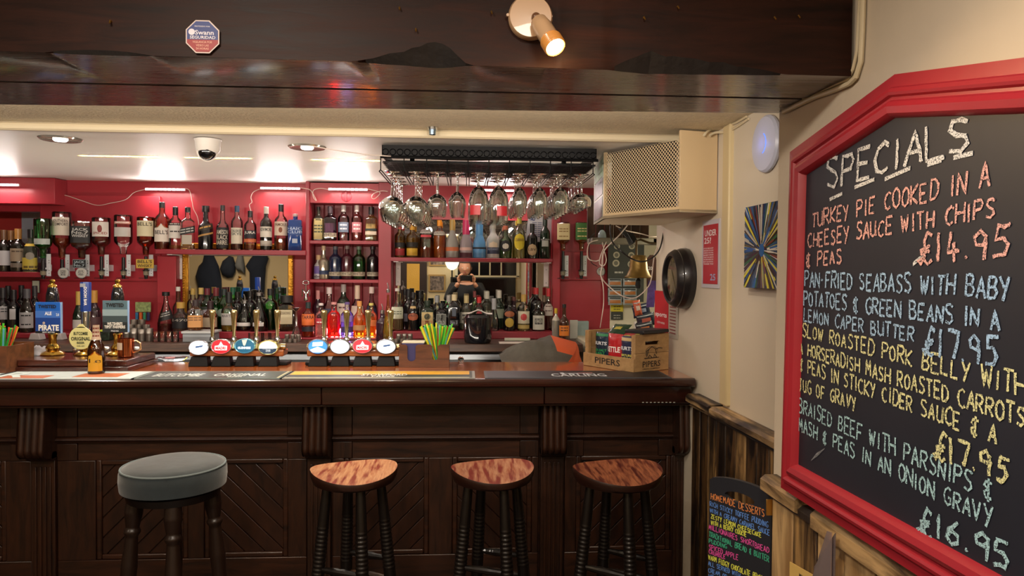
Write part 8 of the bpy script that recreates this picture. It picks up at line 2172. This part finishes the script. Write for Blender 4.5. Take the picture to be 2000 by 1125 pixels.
tag(obj('mobile_phone', MB().box(-.08, .08, -.135, -.127, 1.42, 1.495), mat('phone_black', '#08080a', .2), bevel=.003), 'black mobile phone held up by the reflected person', 'phone')

# ================================================================== LOUNGE BEHIND THE CAMERA (seen in the bar mirrors)
YL = -1.99
def wallbox(px0, px1, py0, py1, d0, d1, mb=None):
    a, b = mir(px0, py0, YL), mir(px1, py1, YL); return (mb or MB()).box(a.x, b.x, YL + d0, YL + d1, min(a.z, b.z), max(a.z, b.z))
def lbl(name, label, cat, px, py): 
    p = mir(px, py, YL); return thing(name, label, cat, p)
navy = mat('coat_navy', '#1c2638', .9, bump=.4, bscale=20)
def garment(name, label, cat, pxs, m):
    """hanging soft thing: outline in mirror pixels, given real thickness"""
    P = [mir(x, y, YL) for x, y in pxs]; cx = sum(p.x for p in P) / len(P); cz = sum(p.z for p in P) / len(P)
    mb = MB(); n = len(P)
    for lay, (sc, d) in enumerate(((1, .01), (1, .04), (.8, .085), (.45, .11))):
        for p in P: mb.v.append((cx + (p.x - cx) * sc, YL + d + .008 * math.sin(p.x * 60 + p.z * 20), cz + (p.z - cz) * sc))
    for l in range(3):
        for k in range(n): j = (k + 1) % n; mb.f.append((l * n + k, l * n + j, (l + 1) * n + j, (l + 1) * n + k))
    mb.f.append(tuple(3 * n + k for k in range(n))); mb.f.append(tuple(reversed(range(n))))
    return tag(obj(name, mb, m, ang=70), label, cat)
garment('navy_jacket', 'navy jacket hanging at the left, reflected in the gold framed mirror', 'coat', [(401, 495), (417, 497), (428, 520), (433, 545), (434, 575), (436, 610), (388, 610), (388, 560), (384, 540), (390, 520), (397, 512)], navy)
garment('baseball_hat', 'dark cap hanging on a hook, reflected in the gold framed mirror', 'cap', [(449, 500), (456, 502), (460, 515), (461, 530), (455, 542), (446, 543), (436, 537), (431, 525), (436, 510)], mat('cap_navy', '#222c3c', .9))
garment('baseball_hat', 'light grey cap hanging on a hook, reflected in the gold framed mirror', 'cap', [(466, 498), (475, 498), (477, 510), (479, 522), (479, 535), (474, 530), (464, 528), (460, 518)], mat('cap_grey', '#7a7f82', .9))
garment('navy_coat', 'navy coat hanging at the right, reflected in the gold framed mirror', 'coat', [(498, 496), (520, 495), (525, 505), (520, 520), (518, 550), (516, 600), (490, 600), (489, 560), (489, 532), (481, 520), (490, 506)], navy)
tag(obj('coat_rail', wallbox(398, 524, 494, 500, 0, .008), mat('rail_dark', '#3a1f18', .5)), 'dark wooden coat rail reflected in the gold framed mirror', 'rail')
t = lbl('television', 'large switched off television reflected in the dark mirror', 'television', 943, 600)
obj('bezel', wallbox(880, 1006, 541, 622, .03, .07), blk, t, bevel=.004); obj('screen', wallbox(883, 1003, 544, 618, .0705, .0715), mat('tv_screen', '#050507', .12), t, smooth=False)
obj('wall_mount', wallbox(930, 960, 570, 590, 0, .0295), blk, t)
dk = mat('night_glass', '#0a0d14', .08)
winf = mat('window_frame_cream', '#d8d0b4', .4)
t = obj('window_1', wallbox(893, 1012, 470, 538, .001, .006), dk, smooth=False); t['kind'] = 'structure'
for a, b, c_, d in ((889, 894, 466, 541), (1009, 1014, 466, 541), (889, 1014, 538, 542), (912, 914, 470, 538), (935, 937, 470, 538), (956, 958, 470, 538), (978, 980, 470, 538), (894, 1010, 511, 513)):
    obj('glazing_bar', wallbox(a, b, c_, d, .006, .03), winf, t)
for px0, px1, py0, py1, lb in ((837, 870, 536, 570, 'framed team photograph reflected in the dark mirror'), (838, 872, 490, 520, 'upper framed photograph reflected in the dark mirror')):
    t = lbl('picture_frame', lb, 'picture', px0, py1)
    obj('frame', wallbox(px0, px1, py0, py1, 0, .02), mat('oak_frame', '#a88a52', .4), t, bevel=.003)
    obj('photograph', wallbox(px0 + 3, px1 - 3, py0 + 3, py1 - 3, .0202, .021), mat('photo_print', '#6a5f58', .4, var=.9, vscale=26), t)
st_ = obj('door_1', wallbox(781, 833, 440, 700, .002, .02), mat('door_dark', '#2a1a14', .4)); st_['kind'] = 'structure'
obj('door_glass', wallbox(795, 819, 515, 680, .0205, .024), mat('amber_glass', '#c49a3c', .25, bump=.9, bscale=120, emit='#c08a30', es=.25), st_)
t = lbl('floor_lamp', 'standing lamp with a glowing white bowl reflected in the dark mirror', 'lamp', 883, 690)
p = mir(883, 516, YL + .2); t.location = (p.x, YL + .2, 0)
obj('base', MB().lathe([(.14, 0), (.14, .02), (.02, .03)], (p.x, YL + .2, 0), 24), blk, t); obj('pole', MB().lathe([(.012, .03), (.012, p.z - .09)], (p.x, YL + .2, 0), 12), blk, t)
obj('glass_bowl', MB().lathe([(.02, p.z - .09), (.07, p.z - .06), (.105, p.z + .01), (.11, p.z + .07)], (p.x, YL + .2, 0), 24), emis('lamp_bowl', '#fff0d8', 4.0), t)
point('floor_lamp_light', (p.x, YL + .35, p.z + .12), 9, '#ffd9a8', .08)
